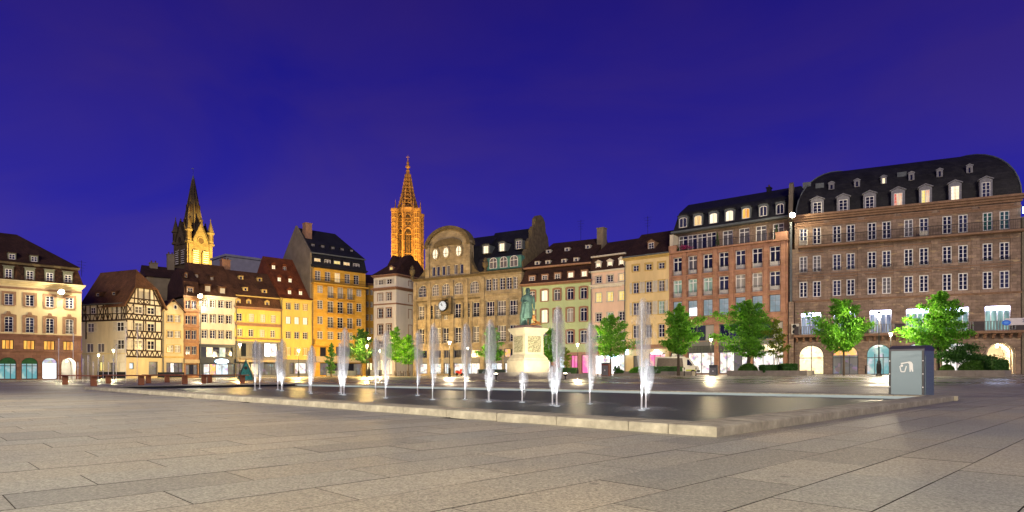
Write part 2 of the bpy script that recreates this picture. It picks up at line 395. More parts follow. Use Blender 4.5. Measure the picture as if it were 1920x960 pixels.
def window(f, uc, z0, w, h, cols=2, rows=3, fm=None, pm=None, rec=.16, rise=0.0, transom=None, sur=None, sw=.16, sill=None, shut=None, guard=None, y=0.0, t=.07, hood=None, name='window', panel=None):
    """one window of face f: frame (the part) > panes, surround, sill, shutters, guard rail"""
    f.op.append((uc-w/2, uc+w/2, z0, z0+h, rise))
    fm = fm or M_white
    wn = f.place(name, frame_mesh(w, h, cols, rows, rise, transom, t), fm, uc, y+rec, z0)
    pm = pm or M_gl
    for i in range(cols):
        m_ = pm[i % len(pm)] if isinstance(pm, (list, tuple)) else pm
        add('pane', pane_mesh(w, h, cols, i, rise, t), m_, wn)
    Y = -rec
    if sur:
        key = ('s', round(w, 2), round(h, 2), round(rise, 2), sw, rec)
        if key not in WC:
            b = MB(); o = arc(w, h, rise); W2 = w/2+sw; inn = o
            out = [((p[0]/(w/2))*W2, p[1]*(h+sw)/h if p[1] > 0 else 0) for p in o]
            for i in range(len(o)-1):
                a, b_, c, d = out[i], out[i+1], inn[i+1], inn[i]
                b.hexa([(a[0], Y-.06, a[1]), (b_[0], Y-.06, b_[1]), (c[0], Y-.06, c[1]), (d[0], Y-.06, d[1])],
                       [(a[0], Y+.02, a[1]), (b_[0], Y+.02, b_[1]), (c[0], Y+.02, c[1]), (d[0], Y+.02, d[1])])
            WC[key] = b.mesh('surround')
        add('surround', WC[key], sur, wn)
    if sill:
        key = ('l', round(w, 2), rec)
        if key not in WC: WC[key] = MB().box(-w/2-.14, w/2+.14, Y-.13, -.01, -.12, -.004).mesh('sill')
        add('sill', WC[key], sill, wn)
    if hood:
        key = ('h', round(w, 2), round(h, 2), rec)
        if key not in WC:
            WC[key] = MB().box(-w/2-.3, w/2+.3, Y-.10, Y+.01, h+.32, h+.40).box(-w/2-.36, w/2+.36, Y-.2, Y+.01, h+.401, h+.48).mesh('hood_mould')
        add('hood_mould', WC[key], hood, wn)
    if shut:
        sh_w = w*.5
        key = ('sh', round(w, 2), round(h, 2), rec)
        if key not in WC:
            b = MB().box(0, sh_w, Y-.05, Y-.01, 0, h)
            for k in range(int(h/.22)): b.box(.06, sh_w-.06, Y-.062, Y-.051, .08+k*.22, .08+k*.22+.12)
            WC[key] = b.mesh('shutter')
        for sgn in (-1, 1):
            if shut == 'left' and sgn > 0: continue
            o_ = add('shutter', WC[key], M_whitewood if not isinstance(shut, bpy.types.Material) else shut, wn)
            o_.location = (w/2+.04 if sgn > 0 else -w/2-.04-sh_w, 0, 0)
    if panel:
        key = ('pn', round(w, 2), round(h, 2), panel)
        if key not in WC: WC[key] = MB().box(-w/2+t, w/2-t, .01, .062, t, t+h*panel).mesh('lower_panel')
        add('lower_panel', WC[key], fm, wn)
    if guard:
        key = ('g', round(w, 2), rec, round(guard, 2))
        if key not in WC:
            b = MB(); gh = guard
            b.box(-w/2-.02, w/2+.02, Y-.05, Y-.02, gh-.04, gh); b.box(-w/2-.02, w/2+.02, Y-.05, Y-.02, .06, .10)
            k = max(4, int(w/.13))
            for i in range(k+1):
                x = -w/2+w*i/k; b.box(x-.012, x+.012, Y-.045, Y-.025, .101, gh-.041)
            WC[key] = b.mesh('guard_rail')
        add('guard_rail', WC[key], M_iron, wn)
    return wn
def row(f, spans, ref, mats=None, wid=None, **kw):
    """spans: pixel (left,right) of each window; ref=(px, ytop, ybottom) fixes the storey's heights"""
    z1 = f.z(ref[0], ref[1]); z0 = f.z(ref[0], ref[2])
    us = [(f.u(a), f.u(b)) for a, b in spans]
    w = wid or sum(b-a for a, b in us)/len(us)
    out = []
    for i, (a, b) in enumerate(us):
        pm = mats[i % len(mats)] if mats else None
        if pm is None: pm = random.choice([M_gl, M_gl, M_gl2, M_gl, M_gl2, M_gl, M_cur])
        out.append(window(f, (a+b)/2, z0, w, z1-z0, pm=pm, **kw))
    return out
def dormer(f, px, py0, py1, wpx, y, m, fm=None, pm=None, roof='gable', rm=None, back=1.6, cols=2, rows=3, wfrac=.72, rise=0.0, name='dormer'):
    """dormer whose front stands at depth y behind the facade; py0 top of its walls, py1 its foot"""
    u0, zt = f.at(px-wpx/2, py0, y); u1, zb = f.at(px+wpx/2, py1, y); zt = f.z(px, py0, y); zb = f.z(px, py1, y)
    w = u1-u0; h = zt-zb
    key = ('d', round(w, 1), round(h, 1), roof, round(back, 1), round(rise, 1), wfrac)
    ww = w*wfrac; wh = h*(.86 if roof != 'shed' else .8); t = (w-ww)/2
    if key not in WC:
        b = MB(); b.box(-w/2, -ww/2, 0, back, 0, h); b.box(ww/2, w/2, 0, back, 0, h); b.box(-ww/2, ww/2, .001, back, wh, h-.002); b.box(-ww/2, ww/2, .14, back, 0, wh)
        r = MB(); o = .1*min(1.4, w)
        if roof == 'gable':
            ph = w*.28; r.prism([(-w/2-o, h), (0, h+ph), (w/2+o, h), (w/2+o, h+.1), (0, h+ph+.12), (-w/2-o, h+.1)], -o, back+w*.2)
            b.prism([(-w/2, h), (w/2, h), (0, h+ph)], .002, .2)
        elif roof == 'arch':
            n = 8; A = [(-(w/2+o)*math.cos(math.pi*i/n), h+w*.16*math.sin(math.pi*i/n)) for i in range(n+1)]
            r.prism(A+[(p[0]*.9, p[1]-.1) for p in reversed(A)], -o, back+.8)
            b.prism([(p[0]*.9, p[1]-.05) for p in A], .002, .2)
        else:
            r.hexa([(-w/2-o, -o, h), (w/2+o, -o, h), (w/2+o, back+.6, h+.30*back), (-w/2-o, back+.6, h+.30*back)],
                   [(-w/2-o, -o, h+.1), (w/2+o, -o, h+.1), (w/2+o, back+.6, h+.30*back+.1), (-w/2-o, back+.6, h+.30*back+.1)])
        WC[key] = (b.mesh('dormer'), r.mesh('dormer_roof'))
    uc = (u0+u1)/2
    d = f.place(name, WC[key][0], m, uc, y, zb)
    add('dormer_roof', WC[key][1], rm or M_slate, d)
    tt = min(.07, ww*.09)
    o = add('window_frame', frame_mesh(ww, wh, cols, rows, rise, None, tt), fm or M_white, d); o.location = (0, .03, 0)
    pm = pm or random.choice([M_gl, M_gl2, M_gl])
    for i in range(cols):
        o = add('pane', pane_mesh(ww, wh, cols, i, rise, tt), pm[i % len(pm)] if isinstance(pm, (list, tuple)) else pm, d); o.location = (0, .03, 0)
    return d
def roof_loft(f, u0, u1, secs, m, name='roof', dep=10.0, ends=True):
    """secs: (y_front, z, insetL, insetR, y_back) loops from the eaves upwards"""
    b = MB()
    b.rings([[(u0+l, yf, z), (u1-r, yf, z), (u1-r, yb, z), (u0+l, yb, z)] for yf, z, l, r, yb in secs])
    return f.put(b, name, m)
def chimney(f, px0, px1, py0, py1, y, m, thick=1.0, name='chimney', pots=2):
    u0, zt = f.at(px0, py0, y); u1 = f.u(px1, y); zb = f.z(px0, py1, y)
    b = MB().box(u0, u1, y, y+thick, zb-1.5, zt).box(u0-.08, u1+.08, y-.08, y+thick+.08, zt+.001, zt+.14)
    o = f.put(b, name, m)
    for i in range(pots):
        uu = u0+(u1-u0)*(i+.5)/pots
        f.put(MB().lathe([(.13, zt+.14), (.11, zt+.5), (.14, zt+.52)], 8, (uu, y+thick/2)), 'chimney_pot', M_tileo, None).parent = f.b
    return o
def railing(f, u0, u1, z, h, y, name='balcony_railing', gap=.16, m=None, bar=.012, posts=0):
    b = MB(); b.box(u0, u1, y-.025, y+.025, z+h-.05, z+h); b.box(u0, u1, y-.02, y+.02, z+.06, z+.10)
    n = max(2, int((u1-u0)/gap))
    for i in range(n+1):
        x = u0+(u1-u0)*i/n; b.box(x-bar, x+bar, y-bar, y+bar, z+.101, z+h-.051)
    return f.put(b, name, m or M_iron)
def shop(f, px0, px1, py0, py1, n, pm, fm=None, refpx=None, rise=0.0, rec=.25, name='shop_window', rows=1, transom=None):
    r = refpx or px0; u0, u1 = f.u(px0), f.u(px1); z1, z0 = f.z(r, py0), f.z(r, py1)
    return window(f, (u0+u1)/2, z0, u1-u0, z1-z0, cols=n, rows=rows, fm=fm or M_darkfr, pm=pm, rec=rec, rise=rise, t=.09, name=name, transom=transom)
def downpipe(f, u, z0, z1):
    f.put(MB().tube([(u, -.12, z0), (u, -.12, z1-.4), (u, -.45, z1)], .06, 6), 'downpipe', M_lead)
def building(name, p0, p1, label):
    b = empty(name, (p0[0], p0[1], gz(*p0)), label, 'building'); return b, Face(b, p0, p1)
def backbox(f, z1, dep, m, z0=-1.0, u0=0.0, u1=None, name='rear_walls', y0=.36):
    u1 = f.len if u1 is None else u1
    b = MB(); b.box(u0+.02, u1-.02, y0, dep, z0, z1); return f.put(b, name, m)
# ================================================================== the setting: ground
def sheet(name, x0, x1, y0, y1, nx, ny, zoff, m):
    b = MB(); 
    for j in range(ny+1):
        for i in range(nx+1):
            x = x0+(x1-x0)*i/nx; y = y0+(y1-y0)*j/ny; b.v.append((x, y, gz(x, y)+zoff))
    for j in range(ny):
        for i in range(nx):
            a = j*(nx+1)+i; b.f.append((a, a+1, a+nx+2, a+nx+1))
    return b.build(name, m)
M_ground = plain('dark_bedding', (.055, .050, .045), .9, .3, 3, .2)
g = sheet('ground', -900, 900, -300, 1500, 90, 90, -.05, M_ground); g['kind'] = 'structure'

# ================================================================== right-hand row, nearest first
# ---- C: long brown sandstone palace block with the curved slate roof
C_, fC = building('palace_block', (37.1, 84.0), (58.5, 73.57), 'long brown sandstone block with curved slate roof, pedimented dormers and two balconies')
pairs = [(1499,1514),(1524,1539.5),(1561,1577.5),(1587,1603.5),(1627,1643),(1654,1671),(1695,1712.5),(1723.5,1741.5),(1767,1785),(1797,1815),(1842.5,1861.5),(1874,1893.5)]
z_eav = fC.z(1700, 393.5); z_top = fC.z(1700, 388.5)
row(fC, pairs, (1503, 429, 460), [None]*9+[M_gl2, glass('green_glass', (.02, .09, .07), .1), glass('teal_glass', (.03, .09, .10), .1)], rows=4, rec=.12, t=.11)
row(fC, pairs, (1503, 481, 511), [M_cur, M_cur]+[None]*10, rows=4, rec=.12, t=.11, guard=.32)
row(fC, pairs, (1503, 528.5, 558), None, rows=4, rec=.12, t=.11)
led = [(1502,1539.6),(1563,1604),(1630.7,1672),(1699,1742),(1772,1817),(1846.7,1895)]
M_shopv = emit('pale_blue_shop_interior', (.50, .62, .80), .75, 'curtain', (.12, .14, .26), 2)
M_shopg = emit('pale_mint_shop_interior', (.45, .75, .68), .8, 'curtain', (.14, .24, .24), 2)
for i, (a, b) in enumerate(led):
    w = shop(fC, a, b, 587.5, 628, 4, M_shopg if i > 2 else M_shopv, M_white, 1503)
zl1, zl0 = fC.z(1503, 587.4), fC.z(1503, 594)
for a, b in led:
    o = fC.put(MB().box(fC.u(a)+.1, fC.u(b)-.1, -.02, .14, zl0, zl1), 'light_box', M_led)
arches = [(1498,1545,M_shopy),(1561,1609.4,M_shopd),(1625,1672,M_shopt),(1695,1745,M_shopw),(1765.7,1825,M_shopw),(1849,1904,M_shopy)]
za1, za0 = fC.z(1520, 647), gz(45, 80)+.02
M_shopo = emit('amber_shop_interior', (1.0, .50, .10), 1.3, 'goods', (.75, .15, .05), 3.0)
for i, (a, b, m) in enumerate(arches):
    u0, u1 = fC.u(a), fC.u(b); w = u1-u0
    if i == 5:                                  # open lit passage with ribbed vault
        fC.op.append((u0, u1, za0, za1, w*.46))
        M_pass = plain('pale_passage_stone', (.62, .52, .40), .8, .15, 2, .15)
        bb = MB(); O = arc(w, za1-za0, w*.46, 12); uc = (u0+u1)/2
        for k in range(4):
            y0 = .33+k*1.3
            for i2 in range(len(O)-1):
                p, q = O[i2], O[i2+1]
                bb.face([(uc+p[0], y0, za0+p[1]), (uc+q[0], y0, za0+q[1]), (uc+q[0], y0+1.3, za0+q[1]), (uc+p[0], y0+1.3, za0+p[1])])
                s = .88
                bb.hexa([(uc+p[0], y0, za0+p[1]), (uc+q[0], y0, za0+q[1]), (uc+q[0]*s, y0, za0+q[1]*.96), (uc+p[0]*s, y0, za0+p[1]*.96)],
                        [(uc+p[0], y0+.3, za0+p[1]), (uc+q[0], y0+.3, za0+q[1]), (uc+q[0]*s, y0+.3, za0+q[1]*.96), (uc+p[0]*s, y0+.3, za0+p[1]*.96)])
        bb.face([(u0, 5.5, za0), (u1, 5.5, za0), (u1, 5.5, za1), (u0, 5.5, za1)])
        fC.put(bb, 'passage_vault', M_pass)
        ld = bpy.data.lights.new('passage_lamp', 'POINT'); ld.energy = 900; ld.color = (1, .84, .55); ld.shadow_soft_size = .2
        lo = bpy.data.objects.new('passage_lamp', ld); COL.objects.link(lo); lo.location = fC.world(uc, 1.9, za1-.8)
        fC.put(MB().lathe([(.12, za1-.62), (.16, za1-.5), (.03, za1-.3)], 8, (uc, 1.9)), 'passage_lantern', M_globe)
        continue
    shop(fC, a, b, 647, 702, 3 if i in (1, 2) else 2, [m], M_darkfr, 1520, rise=w*.46, rec=.22, name='arched_shop_window', transom=.56)
    if i == 1:
        fC.put(MB().prism([(p[0]*.94+(u0+u1)/2, za0+.05+p[1]*.97) for p in arc(w, za1-za0, w*.46, 10) if p[1] > (za1-za0)*.58], .2, .24), 'fanlight', M_shopo)
zb2 = fC.z(1503, 463.5)
fC.wall(-1, z_eav, M_brown)
backbox(fC, z_eav-.2, 15, M_brown, za1+.15); backbox(fC, za1+.15, 15, M_brown, y0=6.2, name='ground_floor_rear')
fC.cornice(z_eav-.25, z_top+.2, .75, M_brtrim, steps=3)
fC.cornice(z_eav-1.0, z_eav-.7, .12, M_brtrim, name='frieze_moulding')
zs_ = fC.z(1490, 566); fC.cornice(zs_-.12, zs_+.12, .18, M_brtrim, name='string_course')
fC.cornice(fC.z(1503, 517)-.06, fC.z(1503, 517)+.06, .09, M_brtrim, name='string_course', steps=1)
# pilaster strips between the pairs of windows
zp0, zp1 = zs_+.13, z_eav-1.02
for px in (1490, 1550.5, 1615.5, 1683, 1754, 1829, 1903):
    u = fC.u(px); fC.put(MB().box(u-.42, u+.42, -.07, .02, zp0, zb2-.25).box(u-.5, u+.5, -.1, .02, zb2-.66, zb2-.26), 'pilaster', M_brown)
for i in range(0, 12, 2):                       # hood moulding above each pair and sunk panels
    a, b = fC.u(pairs[i][0]), fC.u(pairs[i+1][1]); z = fC.z(1503, 424)
    fC.put(MB().box(a-.35, b+.35, -.16, .02, z+.25, z+.4).box(a-.25, b+.25, -.08, .02, z+.05, z+.249), 'hood_mould', M_brtrim)
    z = fC.z(1503, 475); fC.put(MB().box(a-.3, b+.3, -.09, .02, z, z+.12), 'hood_mould', M_brtrim)
    z = fC.z(1503, 523); fC.put(MB().box(a-.3, b+.3, -.09, .02, z, z+.12), 'hood_mould', M_brtrim)
# balconies
fC.put(MB().box(.4, fC.len+.2, -1.0, .03, zb2-.22, zb2), 'balcony_slab', M_brtrim)
railing(fC, .5, fC.len+.1, zb2, 1.15, -.92)
zq = fC.z(1500, 629); zq1 = fC.z(1500, 613)
fC.put(MB().box(-.1, fC.len+.2, -1.2, .03, zq-.3, zq), 'balcony_slab', M_brtrim)
for a, b in led:
    railing(fC, fC.u(a)-.2, fC.u(b)+.2, zq, zq1-zq, -1.08, 'balustrade', .26, M_greyp, .05)
cu = [0]+[x for a, b in led for x in (fC.u(a)-.2, fC.u(b)+.2)]+[fC.len+.2]
for k in range(0, len(cu), 2):
    if cu[k+1]-cu[k] > .1: fC.put(MB().box(cu[k], cu[k+1], -1.12, -1.0, zq, zq1), 'parapet_panel', plain('dark_balcony_panel%d' % k, (.05, .04, .045), .7, .2, 3, .1))
cm = MB().prism([(-.0, 0), (-.75, -.02), (-.75, -.2), (-.5, -.28), (-.28, -.55), (0, -.6)], -.13, .13, 'x').mesh('corbel')
n = 30
for i in range(n): fC.place('corbel', cm, M_sand, .3+(fC.len-.5)*i/(n-1), -.01, zq-.3)
# curved hipped roof
rx = fC.at(1586, 323, 6); rr = fC.at(1791, 297, 6); zr = (rx[1]+rr[1])/2; IL = rx[0]; IR = fC.len-rr[0]
secs = []
for k in range(11):
    a = k/10*math.pi/2; q = 1-math.cos(a); secs.append((.15+5.85*q, z_top+.2+(zr-z_top-.2)*math.sin(a), IL*q*.98, IR*q*.98, 15-8.2*q))
roof_loft(fC, .15, fC.len+.1, secs, M_slatec)
for k, (side, base) in enumerate((('l', 0), ('r', 0))):      # lead flashing up the two front hips
    P = [fC_ for fC_ in secs]
    pts = [((.15+s[2]) if side == 'l' else (fC.len+.1-s[3]), s[0]-.03, s[1]+.03) for s in P]
    fC.put(MB().tube(pts, .09, 5), 'hip_flashing', M_lead)
roofy = lambda z: .15+5.85*(1-math.sqrt(max(0, 1-((z-z_top-.2)/(zr-z_top-.2))**2)))
M_dgrey = plain('blue_grey_dormer_stone', (.20, .20, .235), .75, .2, 3, .1)
for i, (px, y0, y1) in enumerate([(1532.5,375,404),(1581,370,400.5),(1630.7,364,394.5),(1684,357.5,389),(1735.5,351.5,383),(1791,344,376.5),(1849,337,369.5)]):
    dormer(fC, px, y0, y1, 24, -.28, M_dgrey, M_white, {3: [M_litr], 4: [M_lity, M_litr], 5: M_litb}.get(i), 'gable', M_dgrey, 2.2, rows=4, wfrac=.68)
for i, (px, y0, y1) in enumerate([(1559,344,355),(1607,338,350),(1657,332,344),(1709,325,338),(1762,318.5,331.5),(1818,311.5,324)]):
    dormer(fC, px, y0, y1, 11, sit(fC, px, y1, secs, .1), M_dgrey, M_whitewood, M_litb if i in (2,) else None, 'gable', M_dgrey, 1.8, cols=1, rows=1, wfrac=.5)
for px, py in ((1537, 352), (1513, 349), (1690, 331)):
    u, z = fC.at(px, py, 1.9); fC.put(MB().box(u-.5, u+.5, roofy(z)-.12, roofy(z)+.5, z-.4, z+.4), 'skylight', M_lead)
# party wall and rear roof left of the curve, gutter pipe between the blocks
fC.put(MB().prism([(0, z_eav), (0, z_top+1.2), (1.6, zr-1.9), (3.2, zr-1.3), (9, zr-1.6), (9, z_eav)], -.75, -.25, 'x'), 'party_wall', M_greywall)
fC.put(MB().tube([(-.45, -.2, .3), (-.45, -.2, z_eav-.2)], .16, 8), 'downpipe', M_lead)
fC.put(MB().box(fC.u(1487)-.5, fC.u(1487)+.1, -.5, .1, 0.2, zs_), 'quoin_strip', M_brown)
# banner, air conditioners
ub = fC.u(1880.5)
fC.put(MB().box(ub, fC.len+.2, -1.2, -1.14, fC.z(1890, 611), fC.z(1890, 598)), 'banner', plain('banner_cloth', (.62, .58, .62), .7, .08, 2, .05))
u, z = fC.at(1887, 605, -1.22)
fC.put(MB().prism([(u+.42*math.cos(a*.3142), z+.31*math.sin(a*.3142)) for a in range(20)], -1.23, -1.205), 'blue_emblem', plain('blue_print', (.03, .16, .75), .5, .05))
fC.put(MB().prism([(u+.22*math.cos(a*.3142), z+.14*math.sin(a*.3142)) for a in range(20)], -1.236, -1.231), 'pale_emblem', plain('lightblue_print', (.10, .32, .95), .5, .05))
def text(s, f, u, y, z, size, m, name='lettering', parent=None):
    c = bpy.data.curves.new(name, 'FONT'); c.body = s; c.size = size; c.extrude = .01; c.materials.append(m)
    tmp = bpy.data.objects.new(name, c); me = bpy.data.meshes.new_from_object(tmp); bpy.data.objects.remove(tmp)
    o = bpy.data.objects.new(name, me); COL.objects.link(o); o.parent = f.b
    o.location = f.world(u, y, z)-f.b.location; o.rotation_euler = (R(90), 0, f.ang); return o
text('201', fC, fC.u(1911), -1.225, fC.z(1911, 605), .5, plain('navy_print', (.03, .05, .25), .6, .05))
for px, py in ((1491, 612), (1491, 622)):
    u, z = fC.at(px, py, -.9)
    o = fC.put(MB().box(u-.45, u+.45, -.95, -.55, z-.33, z+.33), 'air_conditioner', M_whitewood)
    fC.put(MB().prism([(u-.1+.25*math.cos(a*.524), z+.25*math.sin(a*.524)) for a in range(12)], -.97, -.949), 'fan_grille', M_iron, None)
for px, py in ((1733, 438), (1505, 455)):
    u, z = fC.at(px, py, -.7); fC.put(MB().box(u-.4, u+.4, -.75, -.4, z-.3, z+.3), 'air_conditioner', M_whitewood)

# ---- B: red sandstone block with roof terrace
B_, fB = building('terrace_block', (23.3, 94.7), (36.35, 84.35), 'red sandstone block with planted roof terrace and arched mansard dormers')
r4 = [(1262,1277.7),(1289.6,1306.7),(1318,1335.4),(1347,1366),(1377.7,1398),(1409.4,1429.6),(1442,1463)]
row(fB, r4, (1452, 461, 498.5), [M_gl, M_cur, M_gl, M_gl, M_gl2, M_gl, M_gl], rows=1, rec=.3, transom=.75, guard=.8, t=.12, panel=.2)
row(fB, r4, (1453, 508, 544), [M_litg, M_litg, M_litg, M_gl2, M_blind, M_blind, M_gl2], rows=1, rec=.3, transom=.78, guard=.8, t=.12, panel=.2)
M_shopblue = emit('grey_blue_showroom', (.34, .44, .47), .62, 'goods', (.65, .75, .82), 1.2)
row(fB, r4, (1454, 552, 584.5), [M_shopblue, [M_shopblue], M_shopblue, M_shopblue, M_shopblue, M_shopblue, M_shopblue], cols=1, rows=3, rec=.3, fm=M_greyp, t=.06)
o = fB.put(MB().box(fB.u(1290.5)+.1, fB.u(1308.8)-.1, .26, .29, fB.z(1300, 593)+.1, fB.z(1300, 577)), 'lit_screen', M_screen)
for a, b, m, n_ in ((1289.5, 1338.6, M_shopw, 2), (1348, 1404, [M_shopw, M_shopw, M_shopd, M_shopw], 4), (1411, 1468, M_shopw, 3)):
    shop(fB, a, b, 661, 700.5, n_, m, M_darkfr, 1300)
    shop(fB, a, b, 610, 640, 3, [M_gl, M_gl2, M_blind], M_greyp, 1300)
    u0, u1 = fB.u(a), fB.u(b); z0, z1 = fB.z(1300, 661), fB.z(1300, 649)
    gb = MB(); 
    for i in range(9): x = u0+(u1-u0)*i/8; gb.box(x-.03, x+.03, -.03, .0, z0, z1)
    for i in range(3): gb.box(u0, u1, -.028, -.002, z0+(z1-z0)*i/2-.03, z0+(z1-z0)*i/2+.03)
    fB.put(MB().box(u0, u1, -.001, .12, z0, z1), 'glass_fascia', glass('fascia_glass%d' % a, (.10, .11, .10), .2)); fB.put(gb, 'fascia_grid', M_darkfr)
    fB.op.append((u0, u1, z0, z1, 0))
    z0, z1 = z1+.01, fB.z(1300, 641); fB.put(MB().box(u0, u1, -.16, .0, z0, z1), 'sign_fascia', M_greyp)
shop(fB, 1257, 1281, 661, 700.5, 1, M_shopd, M_darkfr, 1300)
zt_ = fB.z(1452, 453); ze = fB.z(1365, 420.5)
fB.wall(-1, zt_, M_redst)
backbox(fB, zt_-.1, 14, M_redst)
fB.put(MB().box(-.1, fB.len+.05, -.35, 1.85, zt_+.001, zt_+.22), 'terrace_slab', M_redst)
fB.cornice(fB.z(1452, 502), fB.z(1452, 499.5), .1, M_redst, name='string_course', steps=1)
fB.cornice(fB.z(1452, 549), fB.z(1452, 546.5), .1, M_redst, name='string_course', steps=1)
for px in (1255, 1283.5, 1312.5, 1341, 1372, 1404, 1436, 1469):     # piers between the bays
    u = fB.u(px); fB.put(MB().box(max(0, u-.28), min(fB.len, u+.28), -.12, .02, fB.z(1452, 588), zt_-.02), 'pier', M_redst)
# set-back attic storey
fB2 = Face(B_, tuple(fB.world(0, 1.9, 0))[:2], tuple(fB.world(fB.len, 1.9, 0))[:2])
row(fB2, [(1272,1289.5),(1289.7,1307),(1307.2,1325),(1325.2,1342.7)], (1300, 440, 470), [[M_cur, M_gl]], rows=1, rec=.1, transom=.76, t=.1)
row(fB2, [(1354.8,1374),(1385.8,1405),(1417,1437),(1449,1470)], (1460, 418.7, 452), [M_cur, M_cur, M_cur, M_cur], rows=1, rec=.1, transom=.76, t=.1)
fB2.wall(zt_+.22, ze, M_brown); backbox(fB2, ze-.05, 10, M_brown, zt_)
railing(fB, .6, fB.len-.4, zt_+.22, 1.0, -.15, 'terrace_railing')
for a, b in ((0.0, 1.2), (fB.len-1.5, fB.len)): fB.put(MB().box(a, b, -.3, .2, zt_+.221, zt_+1.15), 'parapet_pier', M_redst)
fB.put(MB().box(-.05, .5, .2, 1.9, zt_+.222, ze-.3), 'side_screen', M_offwh)
# mansard
zm = fB.z(1370, 388, 2.3); zrg = fB.z(1387, 368, 6.5); ir = fB.at(1290, 381, 6.5)[0]
fB.put(MB().box(-.15, fB.len+.1, .75, 2.2, ze+.001, ze+.28), 'gutter', M_lead)
roof_loft(fB, .05, fB.len, [(1.1, ze+.28, 0, 0, 13), (1.9, zm, .55, 0, 12.2), (2.1, zm+.25, .6, 0, 12), (6.5, zrg, ir, 0, 7.5)], M_slate)
for i, (px, y0, y1) in enumerate([(1280.6,405,425),(1308.5,401,421),(1337.5,396.5,417),(1367.7,391.5,412.5),(1398.7,387,408),(1431,383,403.5),(1462.7,378.5,399.6)]):
    dormer(fB, px, y0, y1+1.5, 18, 1.15, M_lead, M_white, {1: M_litw, 2: M_litb, 3: M_litb, 4: M_lito}.get(i), 'arch', M_slate, 1.5, rows=1, rise=.25, wfrac=.78)
chimney(fB, 1437, 1444, 353, 362, 6, M_slate, .8, pots=1)

# ---- pale yellow narrow house
X_, fX = building('pale_yellow_house', (17.45, 99.27), (23.25, 94.74), 'narrow pale yellow house with white shutters and one roof dormer')
c3 = [(1186.6,1198),(1210.8,1222),(1234.7,1246)]
row(fX, c3, (1192, 497.6, 508.7), None, rows=2, sur=M_ochtrim, sill=M_ochtrim, sw=.22)
row(fX, c3, (1192, 530, 550), None, rows=3, sur=M_ochtrim, sw=.12, sill=M_ochtrim, shut=M_whitewood)
row(fX, c3, (1192, 567.6, 591), [M_gl2, M_cur, M_litg], rows=3, sur=M_ochtrim, sw=.12, sill=M_ochtrim, shut=M_whitewood)
row(fX, c3, (1192, 610, 634), None, rows=3, sur=M_ochtrim, sw=.12, sill=M_ochtrim)
shop(fX, 1216, 1247, 663, 687, 3, M_shopp, M_darkfr, 1230); shop(fX, 1187, 1199, 667, 700, 1, M_greyp, M_darkfr, 1190)
zx = fX.z(1182, 484); fX.wall(-1, zx, M_ylw2); backbox(fX, zx-.1, 11, M_ylw2)
fX.cornice(zx-.35, zx+.02, .45, M_ochtrim); fX.put(MB().box(-.1, fX.len+.1, -.6, -.42, zx+.02, zx+.2), 'gutter', M_lead)
fX.cornice(fX.z(1190, 655), fX.z(1190, 647), .35, M_sand, name='shop_fascia')
zr_ = fX.z(1225, 437, 6); roof_loft(fX, -.1, fX.len+.1, [(-.5, zx+.05, 0, 0, 12), (.2, zx+.5, 0, 0, 11.5), (6, zr_, 0, 0, 6.4)], M_tiled)
dormer(fX, 1221, 452.5, 470, 14, 1.3, M_brtrim, M_white, None, 'gable', M_tiled, 2.2, rows=3)
u, z = fX.at(1231, 661, -.4); fX.put(MB().prism([(u-.85, z-.22), (u+.85, z-.22), (u+.85, z), (u+.4, z+.08), (u+.3, z+.4), (u-.3, z+.4), (u-.4, z+.08), (u-.85, z)], -.5, -.36), 'neon_sign', M_neon)
# ---- pink house
P_, fP = building('pink_house', (12.7, 103.0), (17.4, 99.3), 'pink rendered house with lit yellow windows and three small mansard dormers')
c3 = [(1116.6,1128),(1138,1149.6),(1160,1171.4)]
row(fP, c3, (1122, 517.5, 530.6), [M_gl, M_gl, M_litw], rows=3, sur=M_whitewood, sw=.1, sill=M_whitewood)
row(fP, c3, (1122, 549, 566.4), [M_lity, M_lity, M_lity], rows=3, sur=M_whitewood, sw=.1, sill=M_whitewood)
row(fP, c3, (1122, 587, 603), [M_gl, M_litg, M_gl], rows=3, sur=M_whitewood, sw=.1, sill=M_whitewood)
row(fP, c3, (1122, 624, 640), None, rows=3, sur=M_whitewood, sw=.1, sill=M_whitewood)
shop(fP, 1115, 1176, 666, 702, 4, [M_screen, M_shopw, M_screen, M_shopw], M_white, 1120)
zx = fP.z(1108.7, 510); fP.wall(-1, zx, M_pink); backbox(fP, zx-.1, 11, M_pink)
fP.cornice(zx-.2, zx+.05, .35, M_palew)
z = fP.z(1109, 539); fP.cornice(z-.05, z+.35, .3, M_palew, name='string_course', steps=3)
dn = MB(); k = int(fP.len/.3)
for i in range(k): dn.box(i*.3+.05, i*.3+.2, -.2, -.02, z-.25, z-.06)
fP.put(dn, 'dentils', M_palew); fP.cornice(fP.z(1115, 664), fP.z(1115, 655), .3, M_sand, name='shop_fascia')
zm = fP.z(1108, 482.5); zr_ = fP.z(1132, 456, 5.5)
roof_loft(fP, 0, fP.len, [(-.3, zx+.06, 0, 0, 11.5), (.45, zm, 0, 0, 11), (5.5, zr_, 0, 0, 6.5)], M_tiled)
fP.put(MB().box(-.1, fP.len+.1, .1, .5, zm-.08, zm+.15), 'gutter', M_whitewood)
for px, a, b in ((1122, 492, 504), (1143.5, 489, 501.5), (1165, 485.5, 498.5)):
    dormer(fP, px, a, b, 10, -.15, M_palew, M_white, M_litb, 'gable', M_palew, 1.0, rows=2)
chimney(fP, 1119, 1131, 429, 470, 4.5, M_greywall, 1.2, pots=0)
u, z = fP.at(1148, 669, -.5); fP.put(MB().box(u-.95, u+.95, -.6, -.35, z-.28, z+.3), 'neon_sign', M_neon)
